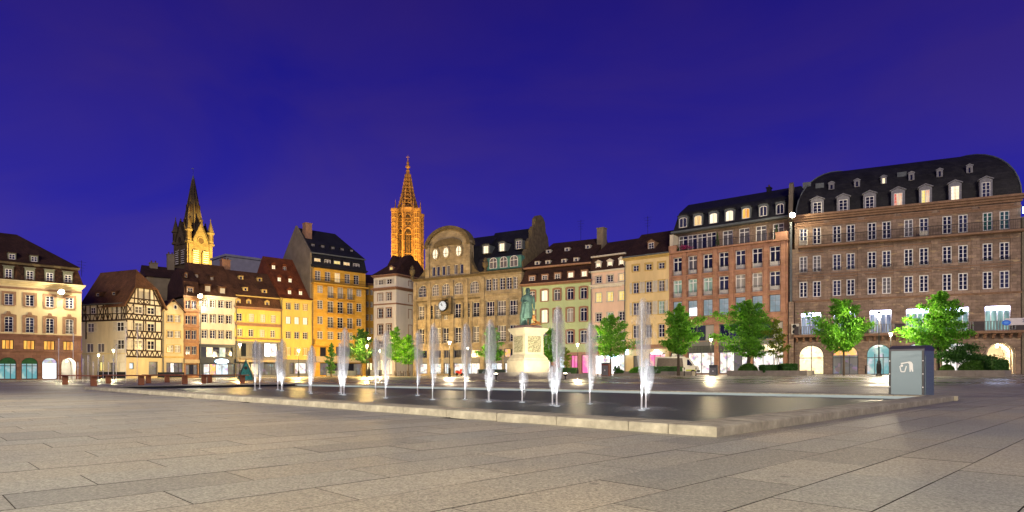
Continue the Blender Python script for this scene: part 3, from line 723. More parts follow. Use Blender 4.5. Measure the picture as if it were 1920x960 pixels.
u, z = fP.at(1175.5, 660, -.6); fP.put(MB().box(u-.06, u+.06, -1.0, -.2, z-.4, z+.4), 'projecting_sign', M_neon)

# ---- pistachio house
G_, fG = building('pistachio_house', (1.75, 109.3), (12.65, 103.03), 'pistachio green house with brown window surrounds and tall tiled mansard')
c5 = [(992,1003),(1015,1026.6),(1038.5,1050.5),(1063,1075.4),(1088,1100.4)]
for ref, ms in (((1094, 538.7, 560), [M_cur, M_litb, M_cur, M_gl, M_gl]), ((1094, 576.6, 602), [M_lity, M_litb, M_cur, M_blind, M_gl]), ((1094, 619, 643), [M_gl, M_gl, M_cur, M_gl, M_gl])):
    row(fG, c5, ref, ms, rows=1, transom=.72, sur=M_sand, sw=.27, rise=.16, sill=M_sand)
shop(fG, 1070, 1083, 666, 690, 2, M_shopp, M_darkfr, 1075); shop(fG, 1048, 1058, 668, 690, 1, M_shopc, M_darkfr, 1053)
shop(fG, 1090, 1103, 665, 700, 1, M_shopp, M_darkfr, 1095); shop(fG, 1018, 1032, 672, 700, 1, M_shopw, M_darkfr, 1025); shop(fG, 995, 1010, 668, 700, 1, M_shopc, M_darkfr, 1000)
zx = fG.z(1106, 527.5); zg = fG.z(1095, 659); fG.wall(-1, zg, plain('pink_plinth_stone', (.42, .24, .18), .8, .15, 1.5, .1)); fG.wall(zg, zx, M_green)
backbox(fG, zx-.1, 12, M_green)
fG.cornice(zx-.1, zx+.3, .6, M_sand); fG.cornice(zg-.1, zg+.15, .12, M_green, name='string_course')
for py in (567.5, 609.5): fG.cornice(fG.z(1094, py)-.06, fG.z(1094, py)+.06, .06, M_green, name='string_course', steps=1)
zm = fG.z(1107, 492); zr_ = fG.z(1107, 448.5, 6.5)
M_mans = M_tiled
roof_loft(fG, 0, fG.len, [(-.5, zx+.3, -.3, 0, 12.5), (-.02, zx+1.1, 0, 0, 12), (.5, zm-.15, .4, 0, 11.6)], M_mans, 'mansard')
fG.put(MB().box(-.0, fG.len, -.05, .5, zm-.15, zm+.12), 'roof_cornice', M_sand)
roof_loft(fG, .1, fG.len, [(.05, zm+.13, 0, 0, 12), (6.5, zr_, 2.6, 0, 6.8)], M_tiled)
for i, (px, a, b) in enumerate([(997.4,517,530),(1021.4,514.5,527.5),(1045.3,511.5,525),(1070,509,522.5),(1095.4,506.5,520)]):
    dormer(fG, px, a-1, b, 13, -.22, M_sand, M_white, {3: M_litb, 4: M_litb}.get(i), 'shed', M_tiled, .7, rows=3)
ry = lambda z: .05+6.45*(z-zm-.13)/(zr_-zm-.13)
for px, py in ((1007,492.7),(1027,491),(1057,488.5),(1080,486),(1028,471),(1063,467),(1102,462)):
    y = 1.0 if py > 480 else 3.5; z = fG.z(px, py+3.5, y)
    dormer(fG, px, py-3, py+3.5, 9, ry(z)-.1, M_whitewood, M_white, None, 'shed', M_tiled, 1.2, cols=1, rows=1, wfrac=.5)
for f_, z_ in ((fX, fX.z(1182, 484)), (fP, fP.z(1108.7, 510)), (fG, fG.z(1106, 527.5))): downpipe(f_, .12, gz(f_.o.x, f_.o.y), z_)
# ---- department store
D_, fD = building('department_store', (-18.7, 121.6), (1.7, 109.35), 'grand beige stone department store with arched gable, oval lit windows and clock')
secL = fD.u(905)
archs = [(784,799.7),(809.5,823.5),(828.5,843.5),(851,868),(881,898)]
for (a, b) in archs: 
    u0, u1 = fD.u(a), fD.u(b); z0, z1 = fD.z(890, 549.5), fD.z(890, 526.5); w = min(u1-u0, 2.0)
    window(fD, (u0+u1)/2, z0, w, z1-z0, cols=2, rows=4, pm=[M_cur, M_gl, M_cur][int(a) % 3], rise=w*.42, rec=.2, sur=M_dept, sw=.3)
row(fD, [(911,921),(923,933),(936.7,946.7),(949,959.5),(962.5,972)], (916, 523, 545), [M_gl, M_cur, M_gl], rows=4, rec=.2)
Lr = [(784,795.7),(800,811.6),(815.7,826.7),(852,864),(868.7,881),(886,898.8)]
row(fD, Lr, (858, 569, 596), [M_cur, M_gl, M_cur, M_gl], rows=4, rec=.25, transom=.62, guard=.45)
Rr = [(911.7,926.8),(932.4,948.6),(954.8,972)]
row(fD, Rr, (919, 565, 593), [M_gl, M_cur, M_gl], cols=3, rows=4, rec=.25, transom=.62, guard=.45)
row(fD, Lr+[(831.5,839.5)], (858, 613.5, 643), [M_gl, M_gl, M_cur], rows=4, rec=.25, transom=.62, guard=.45, wid=None)
row(fD, Rr, (919, 611, 641), [M_gl, M_cur, M_gl], cols=3, rows=4, rec=.25, transom=.62, guard=.45)
window(fD, fD.u(835.5), fD.z(835, 599), .95, fD.z(835, 589)-fD.z(835, 599), rows=2, pm=M_cur)
for a, b, m in ((786, 826.5, [M_gl, M_blind, M_gl2]), (832, 843, [M_gl2]), (850, 899, [M_gl, M_gl2, M_shopo, M_gl]), (909, 941, [M_gl, M_gl2]), (945, 978, [M_shopo, M_gl])):
    shop(fD, a, b, 656, 671, 3, m, M_greyp, 850); shop(fD, a, b, 681, 701, 3, [M_shopw, M_shopc, M_shopw], M_darkfr, 850)
    u0, u1 = fD.u(a), fD.u(b); fD.put(MB().box(u0, u1, -.1, .0, fD.z(850, 680.5), fD.z(850, 672)), 'fascia', M_greyp)
zc = fD.z(903, 515.5); zst = fD.z(850, 649)
fD.wall(-1, zc, M_dept); backbox(fD, zc-.1, 14, M_dept)
for px in (777.5, 805, 847.5, 874.5, 905, 982): 
    u = min(fD.len-.4, max(.4, fD.u(px))); fD.put(MB().box(u-.38, u+.38, -.16, .02, -1, zc-.5), 'pilaster', M_dept)
for a, b in zip(Lr+Rr, Lr[1:]+Rr[1:]+[(0, 0)]):      # slim mullion shafts with medallions in the spandrels
    u = fD.u((a[0]+a[1])/2); z = (fD.z(858, 597)+fD.z(858, 613))/2-.05
    fD.put(MB().prism([(u+.42*math.cos(t*.5236), z+.5*math.sin(t*.5236)) for t in range(12)], -.07, .01), 'medallion', M_dept)
for (a, b) in Lr+Rr:                              # slim shafts beside every tall window, sunk aprons under it
    for uu in (fD.u(a)-.16, fD.u(b)+.16): fD.put(MB().box(uu-.09, uu+.09, -.13, .02, fD.z(858, 647), fD.z(858, 566)), 'shaft', M_dept)
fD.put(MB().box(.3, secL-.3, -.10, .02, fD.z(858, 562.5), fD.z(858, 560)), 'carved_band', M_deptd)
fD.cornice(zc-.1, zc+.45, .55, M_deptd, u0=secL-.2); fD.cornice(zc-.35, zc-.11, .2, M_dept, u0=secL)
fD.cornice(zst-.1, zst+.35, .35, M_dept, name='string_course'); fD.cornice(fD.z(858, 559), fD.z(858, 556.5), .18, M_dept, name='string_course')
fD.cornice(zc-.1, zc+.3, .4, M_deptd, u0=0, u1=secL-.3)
# arched gable: attic wall rising through the cornice
uL, uR = fD.u(800), fD.u(881); um = (uL+uR)/2; ztop = fD.z(837, 426.5); zsh = fD.z(840, 462); zat0 = zc
nO = len(fD.op)
for a, b in ((810,816),(818.5,824),(828.7,834.5),(837.3,843),(851,858.5),(862,869)):
    u0, u1 = fD.u(a), fD.u(b); z1, z0 = fD.z(864, 494.7), fD.z(864, 513)
    window(fD, (u0+u1)/2, z0, .78, z1-z0, cols=1, rows=1, pm=[M_gl2, M_cur][int(a) % 2], rec=.2)
zgw = fD.z(840, 485)
fD.wall(zc, zgw, M_dept, uL, uR, 'gable_wall', y=0.0)
P = [(uL, zgw), (uR, zgw), (uR, zsh)]+[(um+(uR-um)*math.cos(math.pi*i/16), zsh+(ztop-zsh)*math.sin(math.pi*i/16)) for i in range(1, 16)]+[(uL, zsh)]
fD.put(MB().prism(P, .0, 1.2), 'gable_head', M_dept)
fD.put(MB().prism([(uL+.02, zc), (uR-.02, zc), (uR-.02, zgw), (uL+.02, zgw)], .36, 1.2), 'gable_back', M_dept)
A = [(um+(uR-um)*1.06*math.cos(math.pi*i/20), zsh+(ztop-zsh)*1.06*math.sin(math.pi*i/20)) for i in range(21)]
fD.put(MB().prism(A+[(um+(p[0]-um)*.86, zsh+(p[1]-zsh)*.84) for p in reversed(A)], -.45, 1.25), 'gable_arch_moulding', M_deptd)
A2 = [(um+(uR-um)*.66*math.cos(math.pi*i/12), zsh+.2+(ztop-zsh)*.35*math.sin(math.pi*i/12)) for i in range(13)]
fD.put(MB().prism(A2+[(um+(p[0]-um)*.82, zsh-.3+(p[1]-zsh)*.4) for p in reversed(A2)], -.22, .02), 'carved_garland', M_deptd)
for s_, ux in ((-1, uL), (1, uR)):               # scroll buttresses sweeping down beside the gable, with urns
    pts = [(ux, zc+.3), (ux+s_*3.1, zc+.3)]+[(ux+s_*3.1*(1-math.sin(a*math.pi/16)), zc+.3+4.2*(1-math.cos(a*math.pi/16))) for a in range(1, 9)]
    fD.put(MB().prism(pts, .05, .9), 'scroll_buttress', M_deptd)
    uu = ux+s_*3.4
    fD.put(MB().lathe([(.35, zc+.3), (.35, zc+.8), (.2, zc+.95), (.5, zc+1.5), (.55, zc+2.1), (.3, zc+2.4), (.42, zc+2.55), (.1, zc+3.0)], 10, (uu, -.05)), 'urn', M_deptd)
for px in (802.5, 878.5):
    u = fD.u(px); fD.put(MB().box(u-.45, u+.45, -.25, .3, zc+.3, zsh+.2).box(u-.6, u+.6, -.4, .35, zsh+.201, zsh+.6), 'gable_pier', M_dept)
for px, py in ((816.7, 476.7), (836.7, 473.5), (860.5, 470.5)):
    u, z = fD.at(px, py); rx_, rz_ = .62, .92
    E = [(u+rx_*math.cos(t*math.pi/10), z+rz_*math.sin(t*math.pi/10)) for t in range(20)]
    E2 = [(u+(p[0]-u)*1.45, z+(p[1]-z)*1.32) for p in E]
    b = MB(); 
    for i in range(20):
        j = (i+1) % 20; b.hexa([(E[i][0], -.2, E[i][1]), (E[j][0], -.2, E[j][1]), (E2[j][0], -.2, E2[j][1]), (E2[i][0], -.2, E2[i][1])],
                               [(E[i][0], .02, E[i][1]), (E[j][0], .02, E[j][1]), (E2[j][0], .02, E2[j][1]), (E2[i][0], .02, E2[i][1])])
    o = fD.put(b, 'oval_window', M_dept)
    fD.put(MB().prism(E, -.05, -.02), 'pane', M_litb, o)
    fD.put(MB().box(u-.04, u+.04, -.12, -.06, z-rz_, z+rz_).box(u-rx_, u+rx_, -.118, -.062, z-.2, z-.12), 'glazing_bar', M_deptd, o)
# clock on a bracket
uc_, zc_ = fD.at(831, 573.6, -.9)
ck = fD.put(MB().lathe([(.95, -.16), (1.0, -.1), (1.0, .16), (.95, .2)], 24), 'clock_case', M_iron)
ck.location = fD.world(uc_, -.95, zc_)-D_.location; ck.rotation_euler = (R(90), 0, fD.ang)
cf = MB().lathe([(.84, .19), (.84, .215)], 24).build('clock_face', emit('clock_dial', (.95, .93, .88), .85), ck)
hd = MB().box(-.035, .035, -.1, .62, .222, .235).box(-.05, .05, -.1, .42, .24, .25)
hd = MB(); hd.hexa([(-.04,-.08,.222),(.04,-.08,.222),(-.36,.36,.222),(-.42,.30,.222)], [(-.04,-.08,.235),(.04,-.08,.235),(-.36,.36,.235),(-.42,.30,.235)])
hd.hexa([(-.05,-.05,.24),(.05,.05,.24),(-.26,.60,.24),(-.32,.56,.24)], [(-.05,-.05,.25),(.05,.05,.25),(-.26,.60,.25),(-.32,.56,.25)]); hd.build('clock_hands', M_iron, ck)
tk = MB()
for i in range(12):
    a = i*math.pi/6; c_, s_ = math.cos(a), math.sin(a); tk.hexa([(c_*.66-s_*.03, s_*.66+c_*.03, .216), (c_*.66+s_*.03, s_*.66-c_*.03, .216), (c_*.8+s_*.03, s_*.8-c_*.03, .216), (c_*.8-s_*.03, s_*.8+c_*.03, .216)],
        [(c_*.66-s_*.03, s_*.66+c_*.03, .222), (c_*.66+s_*.03, s_*.66-c_*.03, .222), (c_*.8+s_*.03, s_*.8-c_*.03, .222), (c_*.8-s_*.03, s_*.8+c_*.03, .222)])
tk.build('hour_marks', M_iron, ck)
fD.put(MB().box(uc_-.5, uc_+1.6, -.9, .02, zc_-1.55, zc_-1.25).box(uc_+.9, uc_+1.6, -.7, .02, zc_-1.24, zc_+1.5).box(uc_-.6, uc_+1.4, -.6, .02, zc_+1.2, zc_+1.5), 'clock_bracket', M_deptd)
# right wing roof with copper dormer band
zdb0, zdb1 = fD.z(916, 507), fD.z(916, 484.5); ua, ub = fD.u(911), fD.u(977)
b = MB(); b.box(ua, ub, .1, 1.6, zdb0, zdb1); fD.put(b, 'dormer_band', M_copper)
for a, b in ((918,931.7),(937.5,951),(956,971)):
    u0, u1 = fD.u(a), fD.u(b); wd = min(1.55, u1-u0)
    wn = fD.place('window', frame_mesh(wd, 1.9, 2, 1, .6, .6), M_white, (u0+u1)/2, .0, zdb0+.25)
    for i in range(2): add('pane', pane_mesh(wd, 1.9, 2, i, .6), M_cur, wn)
zrd = fD.z(940, 435.5, 6.5)
roof_loft(fD, secL-1.5, fD.len-.6, [(.3, zc+.4, 0, 0, 13), (1.2, zdb1+.2, 0, 0, 12), (6.5, zrd, 0, 0, 7)], M_slate)
roof_loft(fD, uL+.5, secL+.5, [(1.2, zc+.4, 0, 0, 13), (2.5, zsh, 0, .4, 12), (6.5, zrd-.4, 1.5, 1, 7)], M_slate, 'gable_roof')
fD.put(MB().box(secL-.2, fD.len-.6, .95, 1.3, zdb1+.05, zdb1+.3), 'gutter', M_lead)
for px, a, b, pm in ((911, 459, 475, M_litb), (941, 454, 471, M_litb), (972.5, 449, 466.7, M_gl2)):
    dormer(fD, px, a, b, 14, 1.5, M_lead, M_white, pm, 'arch', M_slate, 2.0, rows=3, wfrac=.66)
# stepped scroll gable closing the right end
S = [(.3, zc), (.2, zc+1.7), (.75, zc+2.2), (1.2, zc+1.9), (1.15, zc+3.5), (1.7, zc+4.1), (2.3, zc+3.8), (2.2, zc+5.5), (2.9, zc+6.2), (3.5, zc+5.9), (3.4, zc+7.7), (4.0, zc+8.5), (4.6, zc+8.2), (4.7, zrd+1.2), (5.6, zrd+1.9), (6.6, zrd+2.2), (7.6, zrd+1.9), (8.3, zrd+1.2), (8.6, zc+8.2), (9.4, zc+7.5), (9.8, zc+5.9), (10.8, zc+5.2), (11, zc+3.8), (12, zc+3.2), (12.5, zc)]
fD.put(MB().prism(S, fD.len-.65, fD.len+.05, 'x'), 'stepped_gable', M_deptd)
# ---- white corner house
W_, fW = building('white_corner_house', (-27.4, 126.8), (-22.4, 123.8), 'white corner house with dark hipped roof, two ledges and round arched ground floor')
fW2 = Face(W_, (-22.4, 123.8), (-17.9, 131.4))
c2 = [(708.7,718),(724.5,734)]
row(fW, c2, (729, 523, 532.5), [M_cur, M_gl], rows=2, shut=M_whitewood); row(fW, c2, (729, 548.7, 563.7), [M_blind, M_cur], rows=3, sur=M_sand, sw=.1)
for r in ((729, 577.5, 595), (729, 607.5, 627)): row(fW, c2, r, None, rows=3, sur=M_sand, sw=.14, sill=M_sand)
row(fW, [(708.7,718)], (713, 640, 652), None, rows=2, sur=M_sand, sw=.14)
for a, b in ((705.5,718.5),(722,735)):
    u0, u1 = fW.u(a), fW.u(b); shop(fW, a, b, 674, 702, 2, M_shopy, M_darkfr, 712, rise=(u1-u0)*.48, name='arched_window')
for py0, py1 in ((523, 532.5), (548.7, 563.7), (577.5, 595), (607.5, 627)): 
    window(fW2, fW2.u(769), fW.z(742, py1), 1.0, fW.z(742, py0)-fW.z(742, py1), rows=3, sur=M_sand, sw=.12)
u0, u1 = fW2.u(750), fW2.u(765); window(fW2, (u0+u1)/2, gz(-20, 120)+.9, u1-u0, fW.z(742, 674.5)-gz(-20, 120)-.9, cols=3, rows=1, pm=M_shopy, fm=M_darkfr, rise=1.0, name='arched_window')
zx = fW.z(743, 516.5); z2 = fW.z(743, 538.5)
for f_ in (fW, fW2): 
    f_.wall(-1, zx, M_palew); f_.cornice(zx-.05, zx+.35, .5, M_sand); f_.cornice(z2-.4, z2+.1, .55, M_sand, name='ledge', steps=3)
    f_.cornice(fW.z(743, 570), fW.z(743, 567.5), .12, M_sand, name='string_course'); f_.cornice(fW.z(743, 666), fW.z(743, 663.5), .12, M_palew, name='string_course')
backbox(fW, zx-.1, 7.6, M_palew)
pk = fW.at(756, 479.5, 4); roof_loft(fW, -.5, fW.len+.5, [(-.5, zx+.35, 0, 0, 9.2), (.3, zx+1.0, .8, .6, 8.6), (4, pk[1], 5.0, .6, 5)], M_tiled)
roof_loft(fW2, 2.5, 10.0, [(-.35, zx+.36, 0, 0, 6), (2.8, pk[1]-.05, 0, 0, 3.2)], M_tiled, 'wing_roof')
for px, py in ((733.5, 503), (767, 502.5)): dormer(fW if px < 740 else fW2, px, py-3, py+3.5, 8, .6, M_sand, M_white, M_lity, 'gable', M_tiled, 1.6, cols=1, rows=1, wfrac=.6)
# ================================================================== left-hand row, from the far corner to the near end
# ---- ochre apartment block
O_, fO = building('ochre_apartment_block', (-37.4, 119.7), (-29.2, 127.63), 'tall ochre apartment block with balconies and dark blue mansard roof')
zO = fO.z(584.4, 499.5)
c5 = [(590,601.6),(609,619.8),(627.5,638),(646.5,656.3),(663.5,673)]
row(fO, c5, (596, 507.5, 525.6), [M_cur, M_cur, M_litw, M_cur, M_gl], rows=4)
r5 = [(595,605.6),(614,625.6),(633,643.5),(651,661.5),(668.5,678)]
row(fO, [r5[0], r5[4]], (600, 535, 549), [M_blind], rows=3)
row(fO, r5[1:4], (600, 535, 556), [M_blind], rows=1)
for a in ((600, 563, 579), (600, 593, 607.5), (600, 621, 635.5)):
    row(fO, [r5[0], r5[4]], a, [M_cur, M_gl, M_gl], rows=4); row(fO, r5[1:4], (a[0], a[1], a[2]+6 if a[1] < 615 else a[2]), [M_cur, M_gl, M_cur, M_gl], rows=4)
shop(fO, 600, 680, 681, 703.5, 5, [M_shopd, M_gl], M_darkfr, 640); shop(fO, 600, 612, 651, 671, 1, M_gl, M_darkfr, 605); shop(fO, 630, 660, 650, 668, 3, M_gl2, M_darkfr, 640)
fO.wall(-1, zO, M_ochre); backbox(fO, zO-.1, 12, M_greywall)
fO.cornice(zO-.1, zO+.35, .5, M_slate); zb = fO.z(596, 530.5)
fO.put(MB().box(-.1, fO.len+.2, -.9, .03, zb-.25, zb), 'balcony_slab', M_ochre); railing(fO, 0, fO.len, zb, 1.05, -.82)
for (a, b) in r5[1:4]:
    for py in (558, 585.5, 614): 
        z = fO.z(600, py); u0, u1 = fO.u(a)-.15, fO.u(b)+.15
        fO.put(MB().box(u0, u1, -.6, .03, z-.16, z), 'balcony_slab', M_ochre); railing(fO, u0, u1, z, 1.0, -.55, gap=.12)
z = fO.z(596, 646); fO.put(MB().box(-.1, fO.len+.1, -.95, .03, z-.3, z), 'balcony_slab', M_ochre); fO.put(MB().box(.2, fO.len-.1, -.9, -.8, z, z+.95), 'parapet', M_ochre)
z = fO.z(596, 678); fO.put(MB().box(.6, fO.len-.1, -.5, .02, z-.1, z+1.0), 'shop_fascia', M_beigep)
zm = fO.z(583, 473); zr_ = fO.z(600, 434, 6); pk = fO.at(556, 427, 6)
roof_loft(fO, 0, fO.len, [(-.35, zO+.36, 0, 0, 12.3), (.35, zm, .1, .1, 11.7)], M_slate, 'mansard'); fO.put(MB().box(-.1, fO.len+.1, .05, .4, zm-.1, zm+.12), 'gutter', M_lead)
roof_loft(fO, 0, fO.len, [(.1, zm+.13, 0, 0, 12), (6, zr_, 0, 3.4, 6.2)], M_slate)
fO.put(MB().prism([(.1, zO-8), (.1, zm), (6, zr_+.4), (12, zm), (12, zO-8)], -.35, .0, 'x'), 'gable_wall', M_greywall)
for i, px in enumerate((595, 614, 632, 650, 668)):
    dormer(fO, px, 482+i*2.5, 494.5+i*2.4, 14, -.2, M_slate, M_white, [M_litw, M_cur, M_lity, M_litw, M_cur][i], 'shed', M_slate, .7, rows=3, wfrac=.84)
for i, px in enumerate((586.6, 605, 624, 641.6, 659)):
    y = 1.6; dormer(fO, px, 457+i*2.7, 462+i*2.7, 8, y, M_slate, M_whitewood, M_cur, 'arch', M_slate, 1.4, cols=2, rows=1)
chimney(fO, 573, 585, 418, 446, 3.5, M_sand, 1.3, pots=0)
Z_, fZ = building('rear_ochre_house', (-34.0, 133.0), (-26.2, 137.5), 'dim ochre house glimpsed in the gap between the ochre block and the white house')
zz_ = fZ.z(692, 534)
for r in ((693, 543, 553), (693, 566, 576), (693, 590, 601), (693, 615, 626)): row(fZ, [(687, 691.5), (694.5, 699)], r, [M_gl, M_cur], rows=3, sur=M_ochtrim, sw=.1)
shop(fZ, 688, 699, 680, 702, 2, M_shopy, M_darkfr, 693)
fZ.wall(-1, zz_, M_ochre); backbox(fZ, zz_-.1, 8, M_ochre); fZ.cornice(zz_-.1, zz_+.3, .4, M_sand); roof_loft(fZ, -.2, fZ.len+.2, [(-.5, zz_+.3, 0, 0, 8.4), (4, fZ.z(690, 515, 4), 0, 0, 4.3)], M_tiled)
# ---- bright yellow house with red roof
Y_, fY = building('yellow_red_roofed_house', (-41.7, 115.5), (-37.45, 119.65), 'narrow yellow house under a steep red tile roof with six dormers')
c3 = [(536,545),(552,561),(568,576.6)]
row(fY, c3, (540, 567.6, 580), [M_gl, M_cur, M_ochtrim], rows=3, sur=M_ochtrim, sw=.08, shut=M_yell); row(fY, c3, (540, 593.7, 607), [M_litb, M_litb, M_litb], rows=3, sur=M_ochtrim, sw=.08)
row(fY, c3, (540, 621.6, 634.6), None, rows=3, sur=M_ochtrim, sw=.08, shut=M_yell); row(fY, c3, (540, 651.5, 666), [M_ochtrim], rows=1, sur=M_ochtrim, sw=.08)
shop(fY, 543, 551, 680, 701, 1, M_shopd, M_darkfr, 545); shop(fY, 553.7, 575, 680, 701, 1, M_shopw, M_darkfr, 560)
zx = fY.z(530, 560); fY.wall(-1, fY.z(540, 674), M_greyp, name='shop_front_wall'); fY.wall(fY.z(540, 674), zx, M_yell); backbox(fY, zx-.1, 13, M_yell); fY.cornice(zx-.1, zx+.15, .3, M_yell)
zr_ = fY.z(515, 483, 7.5); roof_loft(fY, -.1, fY.len+.1, [(-.45, zx+.1, 0, 0, 15), (.4, zx+.75, 0, 0, 14.5), (7.5, zr_, 0, 0, 7.7)], M_tiler)
ry = lambda z: .4+7.1*(z-zx-.75)/(zr_-zx-.75)
for px, py, y, l in ((513,500,5.6,1),(533.6,502.5,5.6,0),(523.7,523,3.4,1),(544,525,3.4,1),(543,547,1.2,1),(563.6,548.6,1.2,1)):
    z = fY.z(px, py+5, y); dormer(fY, px, py-4, py+5, 9, ry(z)-.05, M_tiler, M_whitewood, M_litb if l else None, 'gable', M_tiler, 1.4, rows=2, wfrac=.7)
# ---- ochre house with tiled mansard
E_, fE = building('mansard_shop_house', (-47.45, 109.9), (-41.75, 115.45), 'yellow shop house with brown tiled mansard, small dormers and glazed first floor')
row(fE, [(445,453),(466,477),(488.5,497.5),(508,517)], (471, 588.5, 603), [M_gl, M_litw, M_litw, M_blind], rows=3, shut=M_yell); row(fE, [(445.5,454),(466,475.5),(487,496.4),(507,516)], (471, 617.5, 631), [M_cur, M_gl, M_litw, M_cur], rows=3, shut=M_yell)
shop(fE, 452, 495, 643, 669, 4, [M_gl, M_cur, M_gl2, M_cur], M_greyp, 470); shop(fE, 496, 521, 643, 669, 2, [M_screen, M_shopw], M_greyp, 500); shop(fE, 445, 523, 681, 703, 6, [M_shopd, M_shopd, M_shopy, M_shopd, M_shopd], M_darkfr, 470)
zx = fE.z(441.7, 576); fE.wall(-1, fE.z(470, 640), M_greyp, name='shop_front_wall'); fE.wall(fE.z(470, 640), zx, M_yell); backbox(fE, zx-.1, 11, M_yell)
z = fE.z(470, 608); fE.cornice(z-.3, z+.2, .25, M_sand, name='string_course'); z = fE.z(470, 634); fE.put(MB().box(0, fE.len, -.5, .02, z-.2, z), 'balcony_slab', M_sand)
fE.cornice(zx-.2, zx+.2, .45, M_sand); z = fE.z(470, 679); fE.put(MB().hexa([(0, -1.4, z), (fE.len, -1.4, z), (fE.len, .0, z+.1), (0, .0, z+.1)], [(0, -1.4, z+.35), (fE.len, -1.4, z+.35), (fE.len, .0, z+.75), (0, .0, z+.75)]), 'awning', M_beigep)
zm = fE.z(440, 553); zr_ = fE.z(465, 510, 5.5)
roof_loft(fE, 0, fE.len, [(-.4, zx+.2, 0, 0, 11.4), (.4, zm-.1, 0, 0, 10.6)], M_tile, 'mansard'); fE.put(MB().box(0, fE.len, .15, .5, zm-.1, zm+.1), 'roof_cornice', M_ochtrim)
roof_loft(fE, 0, fE.len, [(.2, zm+.11, 0, 0, 11), (5.5, zr_, 0, 0, 5.7)], M_tile); ry = lambda z: .2+5.3*(z-zm-.11)/(zr_-zm-.11)
for px, py, y in ((452,520,3.4),(487,523.6,3.4),(460.5,541.6,.9),(496,545.5,.9)):
    z = fE.z(px, py+3.5, y); dormer(fE, px, py-3, py+3.5, 9, ry(z)-.05, M_ochtrim, M_whitewood, M_gl, 'shed', M_tile, 1.2, cols=1, rows=1, wfrac=.5)
for px, py in ((447,567.6),(466.5,568.5),(501,571)): dormer(fE, px, py-6, py+5.5, 9, -.15, M_ochtrim, M_whitewood, None, 'gable', M_tile, .9, rows=2, wfrac=.55)
fE.put(MB().box(fE.len-.15, fE.len+.05, -.7, -.2, fE.z(520, 680), fE.z(520, 668)), 'projecting_sign', emit('blue_sign', (.10, .10, .55), 1.0))
# ---- cream house with navy shop front (the one with the floodlight)
F_, fF = building('navy_shop_house', (-51.7, 105.85), (-47.5, 109.85), 'cream house with navy shop front and blue neon sign')
c4 = [(378.6,388),(394.2,403.8),(409.7,419.2),(424.6,434)]
row(fF, c4, (383, 561.5, 575.5), [M_cur, M_cur, M_gl, M_gl], rows=3, sur=M_timber, sw=.06, shut=M_whitewood); row(fF, c4, (383, 588.7, 605), None, rows=3, sur=M_timber, sw=.06, shut=M_whitewood); row(fF, c4, (383, 618.5, 634.5), None, rows=3, sur=M_timber, sw=.06, shut=M_whitewood)
shop(fF, 375, 436, 650, 670, 5, [M_gl2, M_shopy, M_gl, M_shopt, M_gl2], M_blue, 390); shop(fF, 382, 440, 682, 703, 5, [M_shopw, M_shopo, M_shopc, M_shopc, M_shopd], M_blue, 390)
zx = fF.z(372, 554); zq_ = fF.z(390, 645); fF.wall(-1, zq_, M_blue, name='shop_front_wall'); fF.wall(zq_, zx, M_offwh); backbox(fF, zx-.1, 10, M_offwh); fF.cornice(zx-.2, zx+.12, .4, M_offwh)
fF.put(MB().box(0, fF.len, -.35, .02, fF.z(390, 681.5), fF.z(390, 673)), 'shop_fascia', M_blue)
u, z = fF.at(416, 677.5, -.5); fF.put(MB().prism([(u+1.1*math.cos(t*.3142), z+.4*math.sin(t*.3142)) for t in range(20)], -.6, -.38), 'neon_sign', M_neon)
zr_ = fF.z(372, 494, 6); roof_loft(fF, -.2, fF.len+.1, [(-.5, zx+.1, 0, 0, 12.4), (6, zr_, 0, 0, 6.3)], M_tile); ry = lambda z: -.5+6.5*(z-zx-.1)/(zr_-zx-.1)
for px, a, b, w, y in ((389.4, 534, 547, 12, .9), (417, 537.5, 551, 12, .9), (368.5, 513, 521, 7, 3.3), (397, 518, 526, 7, 3.3)):
    z = fF.z(px, b, y); dormer(fF, px, a, b, w, max(-.1, ry(z)-.05), M_tile, M_whitewood, M_blind if w > 10 else M_cur, 'shed', M_tile, 1.6, cols=1 if w > 10 else 2, rows=1 if w > 10 else 2, wfrac=.78)
chimney(fF, 416.5, 432, 487, 506, 6.3, M_brick, 1.2, pots=3)
# ---- narrow reddish house
N_, fN = building('narrow_red_house', (-53.4, 104.2), (-51.75, 105.8), 'very narrow reddish stone house squeezed between cream houses')
for r in ((352, 563, 578.5), (352, 591.5, 607.7), (352, 619, 636), (352, 649, 664.6)): row(fN, [(347.8,357.2),(359,368.6)], r, [M_gl, M_gl2, M_cur], rows=2, sur=M_sand, sw=.06, fm=M_whitewood)
shop(fN, 348, 371, 683, 703, 3, [M_shopd, M_gl], M_timber, 355)
zx = fN.z(346, 557); fN.wall(-1, zx, masonry('narrow_house_stone', (.36, .19, .10), (.42, .24, .13), (.25, .13, .08), .6, .3, .01)); backbox(fN, zx-.1, 10, M_greywall)
for py in (583, 612, 640.5): fN.cornice(fN.z(352, py+2), fN.z(352, py-2), .16, M_sand, name='string_course')
fN.put(MB().box(0, fN.len, -.4, .02, fN.z(352, 681), fN.z(352, 674)), 'shop_fascia', M_beigep)
zm = fN.z(350, 526); fN.cornice(zx-.1, zx+.25, .35, M_brtrim); roof_loft(fN, 0, fN.len, [(-.2, zx+.25, 0, 0, 9), (.5, zm, 0, 0, 8.6), (3, fN.z(338, 505, 3), 0, 0, 5)], M_tiled)
dormer(fN, 356.5, 538, 550, 14, -.05, M_brtrim, M_whitewood, None, 'arch', M_tiled, .9, rows=2); dormer(fN, 349, 512, 520, 6, .6, M_tile, M_whitewood, None, 'gable', M_tiled, 1.2, cols=1, rows=1, wfrac=.5)
